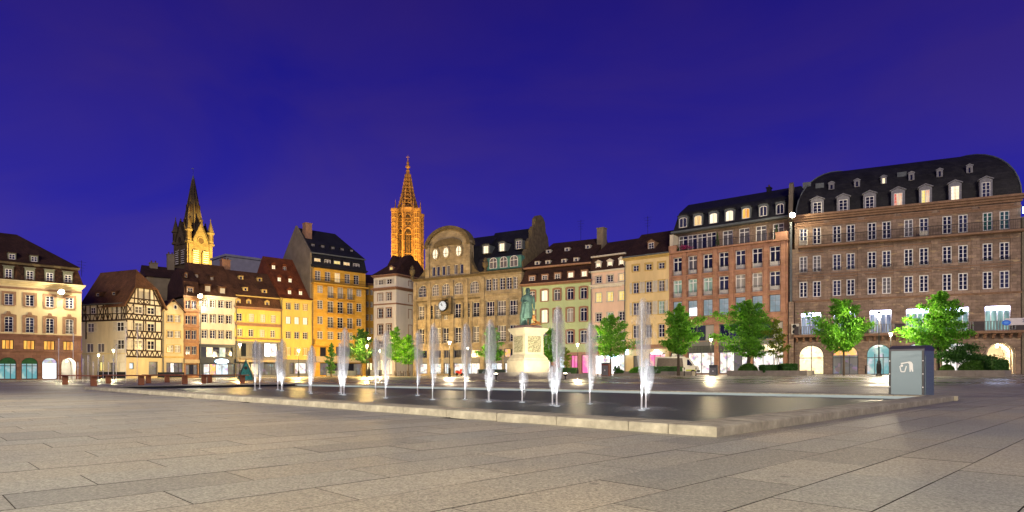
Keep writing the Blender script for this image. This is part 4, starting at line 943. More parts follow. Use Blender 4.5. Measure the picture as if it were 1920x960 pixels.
# ---- small gabled cream house
g_, fg = building('small_gabled_house', (-55.7, 102.0), (-53.45, 104.15), 'small cream house with one little gable and paired windows')
for r in ((319, 590, 603.6), (319, 620, 633), (319, 647, 660.5)):
    row(fg, [(313.5,325),(327,338.5)], r, [M_cur, M_blind, M_gl], rows=2, sur=M_ochtrim, sw=.1, sill=M_ochtrim)
shop(fg, 312, 343, 680, 704, 4, [M_shopd, M_shopw, M_shopd], M_timber, 325)
zx = fg.z(308, 582); zk = fg.z(328, 566); fg.wall(-1, zx, M_cream); backbox(fg, zx-.1, 8, M_cream)
fg.put(MB().prism([(0, zx), (fg.len, zx), (fg.len*.62, zk), (fg.len*.38, zk)], -.0, .3), 'gable_wall', M_cream)
b = MB(); um = fg.len/2
for s_ in (-1, 1): b.hexa([(um+s_*(um+.25), -.35, zx-.25), (um, -.35, zk+.35), (um, 8, zk+.35), (um+s_*(um+.25), 8, zx-.25)], [(um+s_*(um+.25), -.35, zx-.1), (um, -.35, zk+.5), (um, 8, zk+.5), (um+s_*(um+.25), 8, zx-.1)])
fg.put(b, 'roof', M_tile); window(fg, fg.u(329), zx+.3, .5, .7, cols=1, rows=1, rec=-.03)
fg.cornice(fg.z(319, 671), fg.z(319, 668), .15, M_ochtrim, name='string_course')
for f_, px, py in ((fO, 585, 500), (fY, 531, 560), (fE, 443, 576), (fF, 373, 554), (fg, 307, 583)): downpipe(f_, .12, -.5, f_.z(px, py))
# ---- dark grey house and chimneys behind
K_, fK = building('grey_rear_house', (-64, 112.0), (-57.5, 117.0), 'dark grey house with bare gable wall and chimneys behind the small gabled house')
zx = fK.z(300, 520); backbox(fK, zx, 8, M_greywall, y0=0.0); roof_loft(fK, -.2, fK.len+.2, [(-.4, zx, 0, 0, 8.4), (4, fK.z(300, 500, 4), 0, 0, 4.3)], M_tiled)
chimney(fK, 314, 327, 477, 505, 3, M_greywall, 1.0, pots=2); chimney(fK, 281, 296, 493, 512, 3, M_greywall, 1.0, pots=2)
V_, fV = building('modern_rear_block', (-62.5, 140), (-52, 151), 'pale modern block with flat attic and dark roof behind the navy shop house')
fV.put(MB().box(0, 8.5, 0, 8, 0, fV.z(430, 481)).box(-.3, 8.8, -.3, 8.3, fV.z(430, 481), fV.z(430, 477)), 'attic_block', plain('bluish_cladding', (.24, .24, .30), .7, .15, 1, .1))
roof_loft(fV, 8.5, 19, [(0, fV.z(470, 500), 0, 0, 9), (4, fV.z(470, 482, 4), 0, 0, 5)], M_slate); fV.put(MB().box(8.5, 19, .3, 8.5, 0, fV.z(470, 500)), 'wall', M_greywall)
for px in (466, 487): u, z = fV.at(px, 491, 1.6); fV.put(MB().box(u-.5, u+.5, 1.3, 2.2, z-.3, z+.5), 'skylight', M_gl2)
# ---- half-timbered house
H_, fH = building('half_timbered_house', (-58.2, 96.5), (-55.75, 101.95), 'half-timbered house with black oak beams, white shutters and half-hipped tile roof')
fS = Face(H_, (-66.7, 99.2), (-58.2, 96.5))
zx = fH.z(237, 567.5)
zr_ = fH.z(257, 502.5, 0); zr_h = zr_
M_inf = plain('white_infill_plaster', (.66, .62, .54), .9, .1, 1, .1)
row(fH, [(260,268.5),(271,279.5)], (265, 545.5, 559.5), [M_blind], rows=1, fm=M_whitewood, rec=.06)
rowsH = ((261, 574.5, 587.5), (259, 605, 620), (260, 638, 654.5))
for r in rowsH: row(fH, [(253.5,267),(276.5,290)], r, [M_cur, M_gl, M_gl], rows=2, rec=.06, shut='left' if r[1] > 600 else M_whitewood)
shop(fH, 279, 296, 678, 705, 1, M_shopd, M_timber, 285); shop(fH, 243, 252, 680, 692, 1, M_shopc, M_timber, 246)
zq_ = fH.z(260, 671); fH.wall(-1.2, zq_, M_cream, name='ground_floor_wall'); fH.wall(zq_, zx, M_inf); 
um = fH.len/2; zhh = fH.z(275, 541)
gtri = MB(); 
fH.op_bak = fH.op
# gable triangle with its two little windows
def slope_u(z): return um*(z-zx)/(zr_-zx)
nz_ = 10
fH.op = [o for o in fH.op if o[3] > zx]
zz0, zz1 = zx, zhh
b = MB(); lo = [o for o in fH.op]; zc0, zc1 = (lo[0][2], lo[0][3]) if lo else (zx+1, zx+2)
for za, zb_ in ((zx, zc0), (zc0, zc1), (zc1, zhh)):
    edges = [0.0] if not (za == zc0) else None
    segs = [(None, None)] if za != zc0 else [(None, lo[0][0]), (lo[0][1], lo[1][0]), (lo[1][1], None)]
    for a, c in segs:
        a0 = slope_u(za) if a is None else a; a1 = slope_u(zb_) if a is None else a
        c0 = fH.len-slope_u(za) if c is None else c; c1 = fH.len-slope_u(zb_) if c is None else c
        b.face([(a0, 0, za), (c0, 0, za), (c1, 0, zb_), (a1, 0, zb_)])
fH.put(b, 'gable_wall', M_inf)
fH.put(MB().box(.03, fH.len-.03, .3, 8.9, -1, zx-.05), 'rear_walls', M_inf)
# street-side wall
row(fS, [(219,232)], (225, 603.7, 621), [M_gl], rows=2, rec=.06, shut=M_whitewood); row(fS, [(164,176)], (170, 606, 623), [M_cur], rows=2, rec=.06, shut=M_whitewood)
row(fS, [(220,232.5)], (226, 637, 655), [M_gl], rows=2, rec=.06, shut=M_whitewood); row(fS, [(163,174),(182,196)], (170, 644, 661), [M_cur], rows=1, rec=.06)
row(fS, [(170,178),(214,223)], (218, 574.5, 586.5), [M_gl, M_blind], rows=2, rec=.06, shut=M_whitewood)
shop(fS, 206, 216, 680, 703, 1, M_shopd, M_timber, 210); shop(fS, 184, 195, 678, 696, 2, M_lity, M_timber, 190); shop(fS, 222, 234, 680, 705, 1, M_greyp, M_timber, 228)
fS.wall(-1.2, zx, M_offwh); fS.cornice(fS.z(225, 664), fS.z(225, 661.5), .12, M_cream, name='string_course')
def beam(f, a, b_, w=.2, y=-.05, m=None, name='beam'):
    (x0, z0), (x1, z1) = a, b_; L_ = math.hypot(x1-x0, z1-z0); nx, nz2 = -(z1-z0)/L_*w/2, (x1-x0)/L_*w/2
    f.put(MB().hexa([(x0+nx, y, z0+nz2), (x1+nx, y, z1+nz2), (x1-nx, y, z1-nz2), (x0-nx, y, z0-nz2)], [(x0+nx, .02, z0+nz2), (x1+nx, .02, z1+nz2), (x1-nx, .02, z1-nz2), (x0-nx, .02, z0-nz2)]), name, m or M_timber)
LH = fH.len
bands = [(590, 600), (621, 634), (657.5, 669)]
for k, (pa, pb) in enumerate(bands):
    z1, z0 = fH.z(262, pa), fH.z(262, pb)
    beam(fH, (0, z1), (LH, z1), .22, -.07); beam(fH, (0, z0), (LH, z0), .26, -.08)
    n_ = 7
    for i in range(n_):                         # V-shaped struts that leave white triangles
        a = LH*(i+.12)/n_; c = LH*(i+.88)/n_; m_ = (a+c)/2
        beam(fH, (a-.1, z1), (m_-.06, z0), .16, -.045-.001*(i % 3)); beam(fH, (c+.1, z1), (m_+.06, z0), .16, -.05-.001*(i % 3))
tops = [zx]+[fH.z(262, b_) for a, b_ in bands]
for k in range(4):
    zt_, zb_ = tops[k], (fH.z(262, bands[k][0]) if k < 3 else None)
    if zb_ is None: continue
    for i, uu in enumerate((.1, LH*.2, LH*.47, LH*.53, LH*.8, LH-.1)): beam(fH, (uu, zb_), (uu, zt_), .18, -.062)
beam(fH, (0, zx), (LH, zx), .24, -.085); beam(fH, (.05, zx-1.7), (LH*.2, zx-.1), .15, -.044); beam(fH, (LH*.2, zx-1.7), (.05, zx-.1), .15, -.048)
beam(fH, (slope_u(zc0-.1), zc0-.1), (LH-slope_u(zc0-.1), zc0-.1), .2, -.06); beam(fH, (slope_u(zhh), zhh), (LH-slope_u(zhh), zhh), .24, -.07)
for uu in (lo[0][0]-.12, (lo[0][1]+lo[1][0])/2, lo[1][1]+.12): beam(fH, (uu, zx), (uu, zhh), .17, -.055)
for s_ in (0, 1):
    g_u = lambda z, off=.25: (slope_u(z)+off if s_ == 0 else LH-slope_u(z)-off)
    beam(fH, (g_u(zx), zx), (g_u(zhh), zhh), .26, -.075); beam(fH, (g_u(zx, 1.3), zx), (g_u(zc1, .35), zc1), .15, -.04)
for i in range(3): a = lo[0][0]+(lo[1][1]-lo[0][0])*i/3; c = lo[0][0]+(lo[1][1]-lo[0][0])*(i+1)/3; beam(fH, (a, zx+.1), (c, zc0-.15), .1, -.042); beam(fH, (c, zx+.1), (a, zc0-.15), .1, -.038)
LS = fS.len; zsb = fS.z(225, 600); beam(fS, (0, zx-.1), (LS, zx-.1), .24, -.08); beam(fS, (0, zsb), (LS, zsb), .24, -.08); zmid = fS.z(218, 588); beam(fS, (0, zmid), (LS, zmid), .14, -.05)
for i, t in enumerate((.02, .1, .2, .36, .5, .6, .7, .8, .9, .985)): beam(fS, (LS*t, zsb), (LS*t, zx-.1), .17, -.065)
for a, c in ((.36, .5), (.5, .6), (.02, .1), (.9, .985)): beam(fS, (LS*a, zsb), (LS*c, zx-.1), .13, -.045); beam(fS, (LS*c, zsb), (LS*a, zx-.1), .13, -.04)
for i in range(12): a = LS*(i+.2)/12; beam(fS, (a, zsb), (a+LS*.035*(1 if i % 2 else -1), zmid), .12, -.036)
beam(fS, (fS.u(162), fS.z(162, 636)), (fS.u(162), zsb), .2, -.09)
# roof: ridge runs back from the gable
b = MB(); o = .45; zz = zx-.25
mid = [(um, 1.9, zr_+.1)]; 
hl = (slope_u(zhh)-.3, -.5, zhh); hr = (LH-slope_u(zhh)+.3, -.5, zhh)
el = (-o-.2, -.5, zz-.3); er = (LH+o+.2, -.5, zz-.3); rb = (um, 10.5, zr_+.1); elb = (-o-.2, 10.5, zz-.3); erb = (LH+o+.2, 10.5, zz-.3); rf = (um, 1.9, zr_+.1)
b.face([el, hl, rf, rb, elb]); b.face([er, erb, rb, rf, hr]); b.face([hl, hr, rf])
rr_ = fH.put(b, 'roof', M_tileo); sm = rr_.modifiers.new('thick', 'SOLIDIFY'); sm.thickness = .18; sm.offset = -1
for px, py in ((183, 552), (213, 550)): dormer(fS, px, py-3, py+3, 8, sit(fS, px, py+3, [(-.65, zz-.3), (um, zr_h)]), M_tileo, M_whitewood, None, 'shed', M_tileo, 1.2, cols=1, rows=1, wfrac=.6)
fS.put(MB().box(-.2, LS, -.32, -.18, zx-.12, zx), 'gutter', M_lead)
# ---- cream corner block with the arcade
A_, fA = building('arcade_corner_block', (-69.3, 78.3), (-59.2, 88.0), 'cream block with brown mansard, stone window surrounds and arched red stone arcade')
cA = [(8,25),(48,64),(86,101),(122.5,138)]
row(fA, cA, (56, 553, 574), None, rows=4, sur=M_brtrim, sw=.3, sill=M_brtrim)
for w in row(fA, cA, (56, 595, 624), [M_gl, M_gl2, M_gl, M_cur], rows=5, sur=M_brtrim, sw=.34, rise=.12, guard=.9): 
    pass
row(fA, [(2.5,26),(43,66),(82,102.5),(119,138)], (54, 638, 655.5), [M_lito], cols=3, rows=1, fm=M_timber, rec=.2)
zg_ = gz(-62, 84)+.02
for a, b_, m, n_ in ((-2, 31, M_shopt, 3), (40, 71, M_shopt, 3), (79, 107.5, M_screen, 1)):
    u0, u1 = fA.u(a), fA.u(b_); shop(fA, a, b_, 670.5, 711, n_, m, M_darkfr, 55, rise=(u1-u0)*.45, name='arched_shop_window', transom=.62 if n_ > 1 else None)
    if n_ > 1:
        w_ = u1-u0; h_ = fA.z(55, 670.5)-fA.z(55, 711); zb_ = fA.z(55, 711)
        fA.put(MB().prism([((u0+u1)/2+p[0]*.95, zb_+p[1]*.985) for p in arc(w_, h_, w_*.45) if p[1] > h_*.5]+[], .05, .2), 'green_awning', plain('green_awning%d' % a, (.012, .075, .022), .7, .3, 3, .1))
    else: fA.put(MB().prism([((u0+u1)/2+p[0]*.95, fA.z(55, 711)+p[1]*.985) for p in arc(u1-u0, fA.z(55, 670.5)-fA.z(55, 711), (u1-u0)*.45) if p[1] > 1.9], .1, .2), 'fanlight', M_shopc)
u0, u1 = fA.u(115), fA.u(143); w_ = u1-u0; h_ = fA.z(55, 670.5)-zg_; fA.op.append((u0, u1, zg_, zg_+h_, w_*.48))
bb = MB(); O = arc(w_, h_, w_*.48, 12); uc = (u0+u1)/2
for i2 in range(len(O)-1): p, q = O[i2], O[i2+1]; bb.face([(uc+p[0], .32, zg_+p[1]), (uc+q[0], .32, zg_+q[1]), (uc+q[0], 4, zg_+q[1]), (uc+p[0], 4, zg_+p[1])])
bb.face([(u0, 4, zg_), (u1, 4, zg_), (u1, 4, zg_+h_), (u0, 4, zg_+h_)]); fA.put(bb, 'passage_vault', plain('white_passage_plaster', (.66, .63, .58), .8, .1, 2, .1))
ld = bpy.data.lights.new('arcade_lamp', 'POINT'); ld.energy = 260; ld.color = (1, .9, .7); lo_ = bpy.data.objects.new('arcade_lamp', ld); COL.objects.link(lo_); lo_.location = fA.world(uc, 1.6, zg_+h_-.7); ld.shadow_soft_size = .15
fA.put(MB().lathe([(.1, zg_+h_-.55), (.14, zg_+h_-.42), (.03, zg_+h_-.2)], 8, (uc, 1.6)), 'passage_lantern', M_globe)
zst = fA.z(150, 631.5); ze = fA.z(153, 541); fA.wall(-1.3, zst, M_arcade, name='arcade_wall'); fA.wall(zst, ze, M_cream)
fAe = Face(A_, (-59.2, 88.0), (-66.5, 95.5)); backbox(fA, ze-.1, 10.4, M_cream, zg_+h_+.1); backbox(fA, zg_+h_+.1, 10.4, M_cream, y0=4.2, name='ground_floor_rear')
fA.cornice(zst-.15, zst+.12, .16, M_arcade, name='string_course'); fA.cornice(fA.z(56, 660.5), fA.z(56, 657), .25, M_arcade, name='ledge')
zk = fA.z(150, 549); fA.cornice(zk-.12, zk+.15, .14, M_brtrim, name='string_course'); fA.cornice(ze-.15, ze+.4, .75, M_cream, steps=3)
for px in (16, 56, 93.5, 130): u = fA.u(px); z = fA.z(56, 593.5)+.1; fA.put(MB().prism([(u-.3, z), (u+.3, z), (u+.15, z+.45), (u-.15, z+.45)], -.14, .01), 'keystone', M_brtrim)
zm = fA.z(70, 498); zr_ = fA.z(20, 438.5, 5.5); ir = fA.len-fA.u(33, 5.5)
M_mA = masonry('patterned_brown_slate', (.055, .026, .014), (.12, .055, .025), (.02, .011, .008), .2, .22, .01, .7, .6, .4)
roof_loft(fA, 0, fA.len+.2, [(-.35, ze+.4, 0, 0, 10.8), (.35, zm, 0, .6, 10.3)], M_mA, 'mansard')
fA.put(MB().box(0, fA.len-.2, .0, .45, zm-.1, zm+.2), 'roof_cornice', M_deptd)
sA = [(-.15, zm+.21, 0, 0, 10.6), (.5, zm+.6, 0, .5, 10.2), (5.5, zr_, 0, ir, 6)]; roof_loft(fA, 0, fA.len-.1, sA, M_tiled)
M_dA = plain('grey_green_dormer', (.15, .16, .12), .7, .2, 3, .1)
for px, a, b_ in ((16, 499.5, 523.5), (56, 503, 527.5), (93, 507, 530.5), (127.5, 511, 534)): dormer(fA, px, a, b_, 19, -.3, M_dA, M_white, None, 'shed', M_dA, .9, rows=4, wfrac=.7)
for px, a, b_ in ((22.5, 474, 486), (64, 478.5, 490.5)): dormer(fA, px, a, b_, 16, sit(fA, px, b_, sA), M_dA, M_white, None, 'shed', M_tiled, 1.6, rows=2, wfrac=.74)
# ================================================================== towers far behind
M_cath = plain('rose_sandstone_tower', (.30, .145, .045), .9, .65, .45, .5, 3)
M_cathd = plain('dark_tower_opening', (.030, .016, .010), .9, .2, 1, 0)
def spot(name, loc, target, energy, col, cone=60, soft=.3, blend=.6):
    d = bpy.data.lights.new(name, 'SPOT'); d.energy = energy; d.color = col; d.spot_size = R(cone); d.spot_blend = blend; d.shadow_soft_size = soft
    o = bpy.data.objects.new(name, d); COL.objects.link(o); o.location = loc
    o.rotation_euler = (Vector(target)-Vector(loc)).to_track_quat('-Z', 'Y').to_euler(); return o
def point(name, loc, energy, col, soft=.15):
    d = bpy.data.lights.new(name, 'POINT'); d.energy = energy; d.color = col; d.shadow_soft_size = soft
    o = bpy.data.objects.new(name, d); COL.objects.link(o); o.location = loc; return o
def floodlight_body(loc, target, label, cat='floodlight', group=None):
    """a housing on a bracket at loc, its glass turned to the target"""
    e_ = empty('floodlight', loc, label, cat, group)
    q = (Vector(target)-Vector(loc)).to_track_quat('-Z', 'Y').to_euler()
    b = MB().lathe([(.15, .32), (.3, .18), (.38, -.02)], 12).build('housing', M_iron, e_); b.rotation_euler = q
    g2 = MB().lathe([(.35, -.03), (.35, -.05), (.2, -.12)], 12).build('lens', M_flood, b)
    MB().box(-.03, .03, -.03, .03, -.6, -.0).build('bracket', M_iron, e_)
    return e_
CX, CY = -68.0, 418.0
T = empty('cathedral_tower', (CX, CY, 0), 'floodlit orange cathedral tower with tall openwork spire', 'tower')
py2z = lambda py, Y: CH+(HZ-py)/F*Y
zT = lambda py: py2z(py, CY)
mpx = CY/F
z_oct0, z_oct1, z_st = zT(560), zT(393), zT(399)
oc = MB(); r8 = 20*mpx
oc.lathe([(r8*1.0, 0), (r8, z_oct1-3)], 8, rot=R(22.5+10)); oc.lathe([(r8*1.06, z_oct1-3), (r8*1.1, z_oct1), (r8*1.0, z_oct1+.5)], 8, rot=R(32.5))
oc.build('octagon_core', M_cath, T)
for k in range(8):                               # tall lancets, tracery mullions and buttress shafts, each on its own side
    a = R(10)+k*math.pi/4; ca, sa = math.cos(a), math.sin(a); ap = r8*math.cos(math.pi/8)
    h0, h1 = z_oct1-50, z_oct1-14
    w2 = 2.1
    def P3(u, d, z): return (ca*(ap+d)-sa*u, sa*(ap+d)+ca*u, z)
    for z0, z1, ww in ((h0, h1, w2), (h1+2.5, z_oct1-4.5, w2*.8)):
        O_ = [(-ww, z0), (ww, z0), (ww, z1-ww*1.6)]+[(ww*math.cos(t*math.pi/10), z1-ww*1.6+ww*1.6*math.sin(t*math.pi/10)) for t in range(1, 10)]+[(-ww, z1-ww*1.6)]
        m_ = MB(); m_.face([P3(u, .12, z) for u, z in O_]); m_.build('lancet', M_cathd, T)
        fr = MB()
        for u in (-ww*.33, ww*.33): fr.hexa([P3(u-.12, .1, z0), P3(u+.12, .1, z0), P3(u+.12, .5, z0), P3(u-.12, .5, z0)], [P3(u-.12, .1, z1-ww), P3(u+.12, .1, z1-ww), P3(u+.12, .5, z1-ww), P3(u-.12, .5, z1-ww)])
        for zz_ in (z0+(z1-z0)*.3, z0+(z1-z0)*.55, z1-ww*1.8): fr.hexa([P3(-ww, .1, zz_), P3(ww, .1, zz_), P3(ww, .6, zz_), P3(-ww, .6, zz_)], [P3(-ww, .1, zz_+.5), P3(ww, .1, zz_+.5), P3(ww, .6, zz_+.5), P3(-ww, .6, zz_+.5)])
        O2 = [(u*1.25, z0+(z-z0)*1.03) for u, z in O_]
        for i in range(2, len(O_)-1): fr.hexa([P3(O_[i][0], 0, O_[i][1]), P3(O_[i+1][0], 0, O_[i+1][1]), P3(O2[i+1][0], 0, O2[i+1][1]), P3(O2[i][0], 0, O2[i][1])], [P3(O_[i][0], .8, O_[i][1]), P3(O_[i+1][0], .8, O_[i+1][1]), P3(O2[i+1][0], .8, O2[i+1][1]), P3(O2[i][0], .8, O2[i][1])])
        fr.build('tracery', M_cath, T)
    a2 = a+math.pi/8; bs = MB(); c2_, s2_ = math.cos(a2), math.sin(a2)
    for dd in (0, .9): bs.lathe([(.9-dd*.3, 0), (.9-dd*.3, z_oct1-6+dd*5), (.05, z_oct1+1+dd*5)], 4, (c2_*(r8+.6+dd*1.2), s2_*(r8+.6+dd*1.2)), rot=a2+math.pi/4)
    for j in range(9): zz_ = z_oct1-8-j*7; bs.lathe([(1.35, zz_), (1.35, zz_+.5)], 4, (c2_*(r8+.8), s2_*(r8+.8)), rot=a2+math.pi/4)
    bs.build('buttress', M_cath, T)
for k in range(4):                               # four slender stair turrets at the corners
    a = R(10)+R(22.5)+R(45)*0+k*math.pi/2+R(12); rr2 = 29.5*mpx; c_ = (math.cos(a)*rr2, math.sin(a)*rr2)
    t = MB()
    for j in range(8):
        aa = j*math.pi/4; t.lathe([(.42, 0), (.42, z_st-1)], 5, (c_[0]+1.75*math.cos(aa), c_[1]+1.75*math.sin(aa)))
    t.lathe([(1.25, 0), (1.25, z_st-1)], 8, c_)
    for j in range(24): zz_ = z_st-2-j*3.4; t.lathe([(2.1, zz_), (2.25, zz_+.35), (2.1, zz_+.7)], 8, c_)
    t.lathe([(2.3, z_st-1), (2.5, z_st), (2.5, z_st+.8), (2.1, z_st+.8)], 8, c_); t.build('stair_turret', M_cath, T)
    br = MB(); br.hexa([(c_[0]*.95, c_[1]*.95, z_st-1.2), (c_[0]*.95+.5, c_[1]*.95, z_st-1.2), (c_[0]*.6+.5, c_[1]*.6, z_st-1.2), (c_[0]*.6, c_[1]*.6, z_st-1.2)], [(c_[0]*.95, c_[1]*.95, z_st-.2), (c_[0]*.95+.5, c_[1]*.95, z_st-.2), (c_[0]*.6+.5, c_[1]*.6, z_st-.2), (c_[0]*.6, c_[1]*.6, z_st-.2)]); br.build('foot_bridge', M_cath, T)
# openwork spire: eight ribs climbing in steps, pinnacles on every step
z_s0, z_s1 = z_oct1+.5, zT(326); ribs = 8
for k in range(ribs):
    a = R(32.5)+k*math.pi/4; b = MB(); steps = 9
    for j in range(steps):
        f0, f1 = j/steps, (j+1)/steps
        rA = (17.5-14.2*f0)*mpx*(1-.10*math.sin(math.pi*f0)); rB = (17.5-14.2*f1)*mpx*(1-.10*math.sin(math.pi*f1)); z0 = z_s0+(z_s1-z_s0)*f0; z1 = z_s0+(z_s1-z_s0)*f1
        c_, s_ = math.cos(a), math.sin(a); wd = .95*(1-.5*f0)
        b.tube([(c_*rA, s_*rA, z0), (c_*rB, s_*rB, z1)], [wd*.62, wd*.55], 5)
        b.lathe([(wd*.75, z0), (wd*.75, z0+(z1-z0)*.55), (.05, z0+(z1-z0)*1.05)], 6, (c_*(rA+.25), s_*(rA+.25)))
        a3 = a+math.pi/8; rm_ = rA*.93; b.lathe([(wd*.5, z0), (wd*.5, z0+(z1-z0)*.35), (.05, z0+(z1-z0)*.8)], 5, (math.cos(a3)*rm_, math.sin(a3)*rm_))
        n_a = a+math.pi/4; b.tube([(c_*rA, s_*rA, z0+.4), (math.cos(n_a)*rA, math.sin(n_a)*rA, z0+.4)], wd*.42, 5)
        b.tube([(c_*rA, s_*rA, z0+.4), (math.cos(n_a)*rB, math.sin(n_a)*rB, z1)], wd*.22, 4)
    b.build('spire_rib', M_cath, T)
MB().lathe([(10.5*mpx, z_s0), (2.0*mpx, z_s1)], 8, rot=R(32.5)).build('spire_core', plain('shadowed_inner_spire', (.10, .045, .02), .9, .4, .5, 0), T)  # darker copy of the tower stone, shade between the ribs put into its colour
lt = MB(); lt.lathe([(3.2*mpx, z_s1), (3.6*mpx, zT(320)), (2.2*mpx, zT(319)), (2.0*mpx, zT(315)), (4.6*mpx, zT(314)), (4.2*mpx, zT(311.5)), (2.6*mpx, zT(311)), (2.4*mpx, zT(304)), (1.1*mpx, zT(303)), (.7*mpx, zT(297)), (.25*mpx, zT(290))], 8); lt.build('lantern', M_cath, T)
cz = zT(295); MB().box(-1.0, 1.0, -.15, .15, cz, cz+.35).build('cross_arm', M_cath, T)
for dx, dy in ((-34, -42), (30, -46), (-48, -14), (4, -60)):
    p = (CX+dx, CY+dy, 36); floodlight_body(p, (CX, CY, 80), 'roof floodlight below the cathedral tower on its %s side' % {-34: 'left front', 30: 'right front', -48: 'far left', 4: 'front'}[dx], group=None)
    spot('cathedral_flood', (CX+dx, CY+dy, 36.5), (CX, CY, 92), 400000, (1.0, .68, .15), 75, 1.0)

# ---- church spire on the left
SX, SY = -109.6, 220.0; ms = SY/F
S_ = empty('church_tower', (SX, SY, 0), 'stone church tower with octagonal spire, one side floodlit yellow', 'tower')
zS = lambda py: py2z(py, SY)
M_ch = masonry('church_stone', (.085, .06, .036), (.11, .08, .046), (.05, .036, .022), 1.2, .55, .03, .9, .5, .35)
M_chr = masonry('church_spire_stone', (.055, .040, .028), (.08, .058, .038), (.022, .016, .012), .9, .6, .05, .9, .6, .4)
side = 46*ms; hs = side/2; ang = R(57)
z_t = zS(452); z_g = zS(430); z_c = zS(457)
tw = MB().box(-hs, hs, -hs, hs, 0, z_c); tw.build('tower_shaft', M_ch, S_, rz=ang)
def loc3(k):                                     # four gable sides
    return Matrix.Rotation(k*math.pi/2, 4, 'Z')
for k in range(4):
    b = MB(); b.prism([(-hs*.62, z_c-1), (hs*.62, z_c-1), (hs*.62, z_c+.5), (0, z_g+1.2), (-hs*.62, z_c+.5)], -hs-.35, -hs+1.2, 'y'); b.box(-hs*1.03, hs*1.03, -hs-.25, -hs+.2, z_c-.8, z_c-.2)
    for s2 in (-1, 1): b.box(s2*hs*.86-.5, s2*hs*.86+.5, -hs-.3, -hs+.1, 0, z_c-.801)
    o = b.build('belfry_gable', M_ch, S_, rz=ang); o.rotation_euler = (0, 0, ang+k*math.pi/2)
    ro = MB()
    for s2 in (-1, 1): ro.hexa([(s2*hs*.70, -hs-.6, z_c+.1), (0, -hs-.6, z_g+1.4), (0, 0, z_g+1.4), (s2*hs*.70, 0, z_c+.1)], [(s2*hs*.70, -hs-.6, z_c+.5), (0, -hs-.6, z_g+1.9), (0, 0, z_g+1.9), (s2*hs*.70, 0, z_c+.5)])
    ro.build('gable_roof', M_chr, o)
    MB().lathe([(.3, z_g+1.9), (.22, z_g+2.3), (.3, z_g+2.5), (.08, z_g+2.9)], 6, (0, -hs-.2)).build('finial', M_ch, o)
    zr0 = z_c-1.1+.6; rw = MB(); yy = -hs-.36
    rw.prism([(1.0*math.cos(t*.5236), zr0+1.0+1.0*math.sin(t*.5236)) for t in range(12)], yy-.02, yy+.3); rw.build('round_window', M_cathd, o)
    rg = MB()
    for t in range(12): a, c = t*.5236, (t+1)*.5236; rg.hexa([(math.cos(a), yy-.2, zr0+1+math.sin(a)), (math.cos(c), yy-.2, zr0+1+math.sin(c)), (1.35*math.cos(c), yy-.2, zr0+1+1.35*math.sin(c)), (1.35*math.cos(a), yy-.2, zr0+1+1.35*math.sin(a))], [(math.cos(a), yy+.1, zr0+1+math.sin(a)), (math.cos(c), yy+.1, zr0+1+math.sin(c)), (1.35*math.cos(c), yy+.1, zr0+1+1.35*math.sin(c)), (1.35*math.cos(a), yy+.1, zr0+1+1.35*math.sin(a))])
    rg.build('window_ring', M_ch, o)
    for s2 in (-1, 1):                            # louvred belfry openings
        uc2 = s2*1.75; zb0, zb1 = zS(500), zS(474); b = MB(); b.prism([(uc2+p[0], zb0+p[1]) for p in arc(1.9, zb1-zb0, .95)], -hs-.32, -hs-.27); b.build('belfry_opening', M_cathd, o)
        lv = MB()
        for j in range(7): zz_ = zb0+.3+j*.72; lv.hexa([(uc2-.95, -hs-.62, zz_), (uc2+.95, -hs-.62, zz_), (uc2+.95, -hs-.25, zz_+.4), (uc2-.95, -hs-.25, zz_+.4)], [(uc2-.95, -hs-.62, zz_+.1), (uc2+.95, -hs-.62, zz_+.1), (uc2+.95, -hs-.25, zz_+.5), (uc2-.95, -hs-.25, zz_+.5)])
        lv.build('louvre', M_whitewood, o)
        O1 = arc(1.9, zb1-zb0, .95, 10); O2 = arc(2.7, zb1-zb0+.4, 1.35, 10); b = MB()
        for i in range(len(O1)-1): b.hexa([(uc2+O1[i][0], -hs-.5, zb0+O1[i][1]), (uc2+O1[i+1][0], -hs-.5, zb0+O1[i+1][1]), (uc2+O2[i+1][0], -hs-.5, zb0+O2[i+1][1]), (uc2+O2[i][0], -hs-.5, zb0+O2[i][1])], [(uc2+O1[i][0], -hs, zb0+O1[i][1]), (uc2+O1[i+1][0], -hs, zb0+O1[i+1][1]), (uc2+O2[i+1][0], -hs, zb0+O2[i+1][1]), (uc2+O2[i][0], -hs, zb0+O2[i][1])])
        b.build('arch_moulding', M_ch, o)
    c_ = (hs*.93, -hs*.93); t = MB().lathe([(1.25, z_c-.6), (1.25, z_c), (.95, z_c+.2), (.95, z_c+3.3), (1.3, z_c+3.5), (1.3, z_c+3.9)], 8, c_); t.lathe([(1.1, z_c+3.9), (.08, zS(416)+.6)], 8, c_); t.lathe([(.12, zS(416)+.4), (.2, zS(416)+.9), (.05, zS(416)+1.4)], 6, c_)
    t2 = t.build('corner_turret', M_ch, S_); t2.rotation_euler = (0, 0, ang+k*math.pi/2)
    for j in range(4):
        aj = j*math.pi/2+.4; MB().box(-.22, .22, -.04, .04, z_c+.8, z_c+2.8).build('turret_slit', M_cathd, t2, (c_[0]+.96*math.cos(aj), c_[1]+.96*math.sin(aj), 0), aj+math.pi/2)
sp8 = MB().lathe([(hs*.98, z_c+.3), (hs*.80, z_c+3.5), (.35, zS(337))], 8, rot=ang+R(22.5)); sp8.build('spire', M_chr, S_)
rb_ = MB()
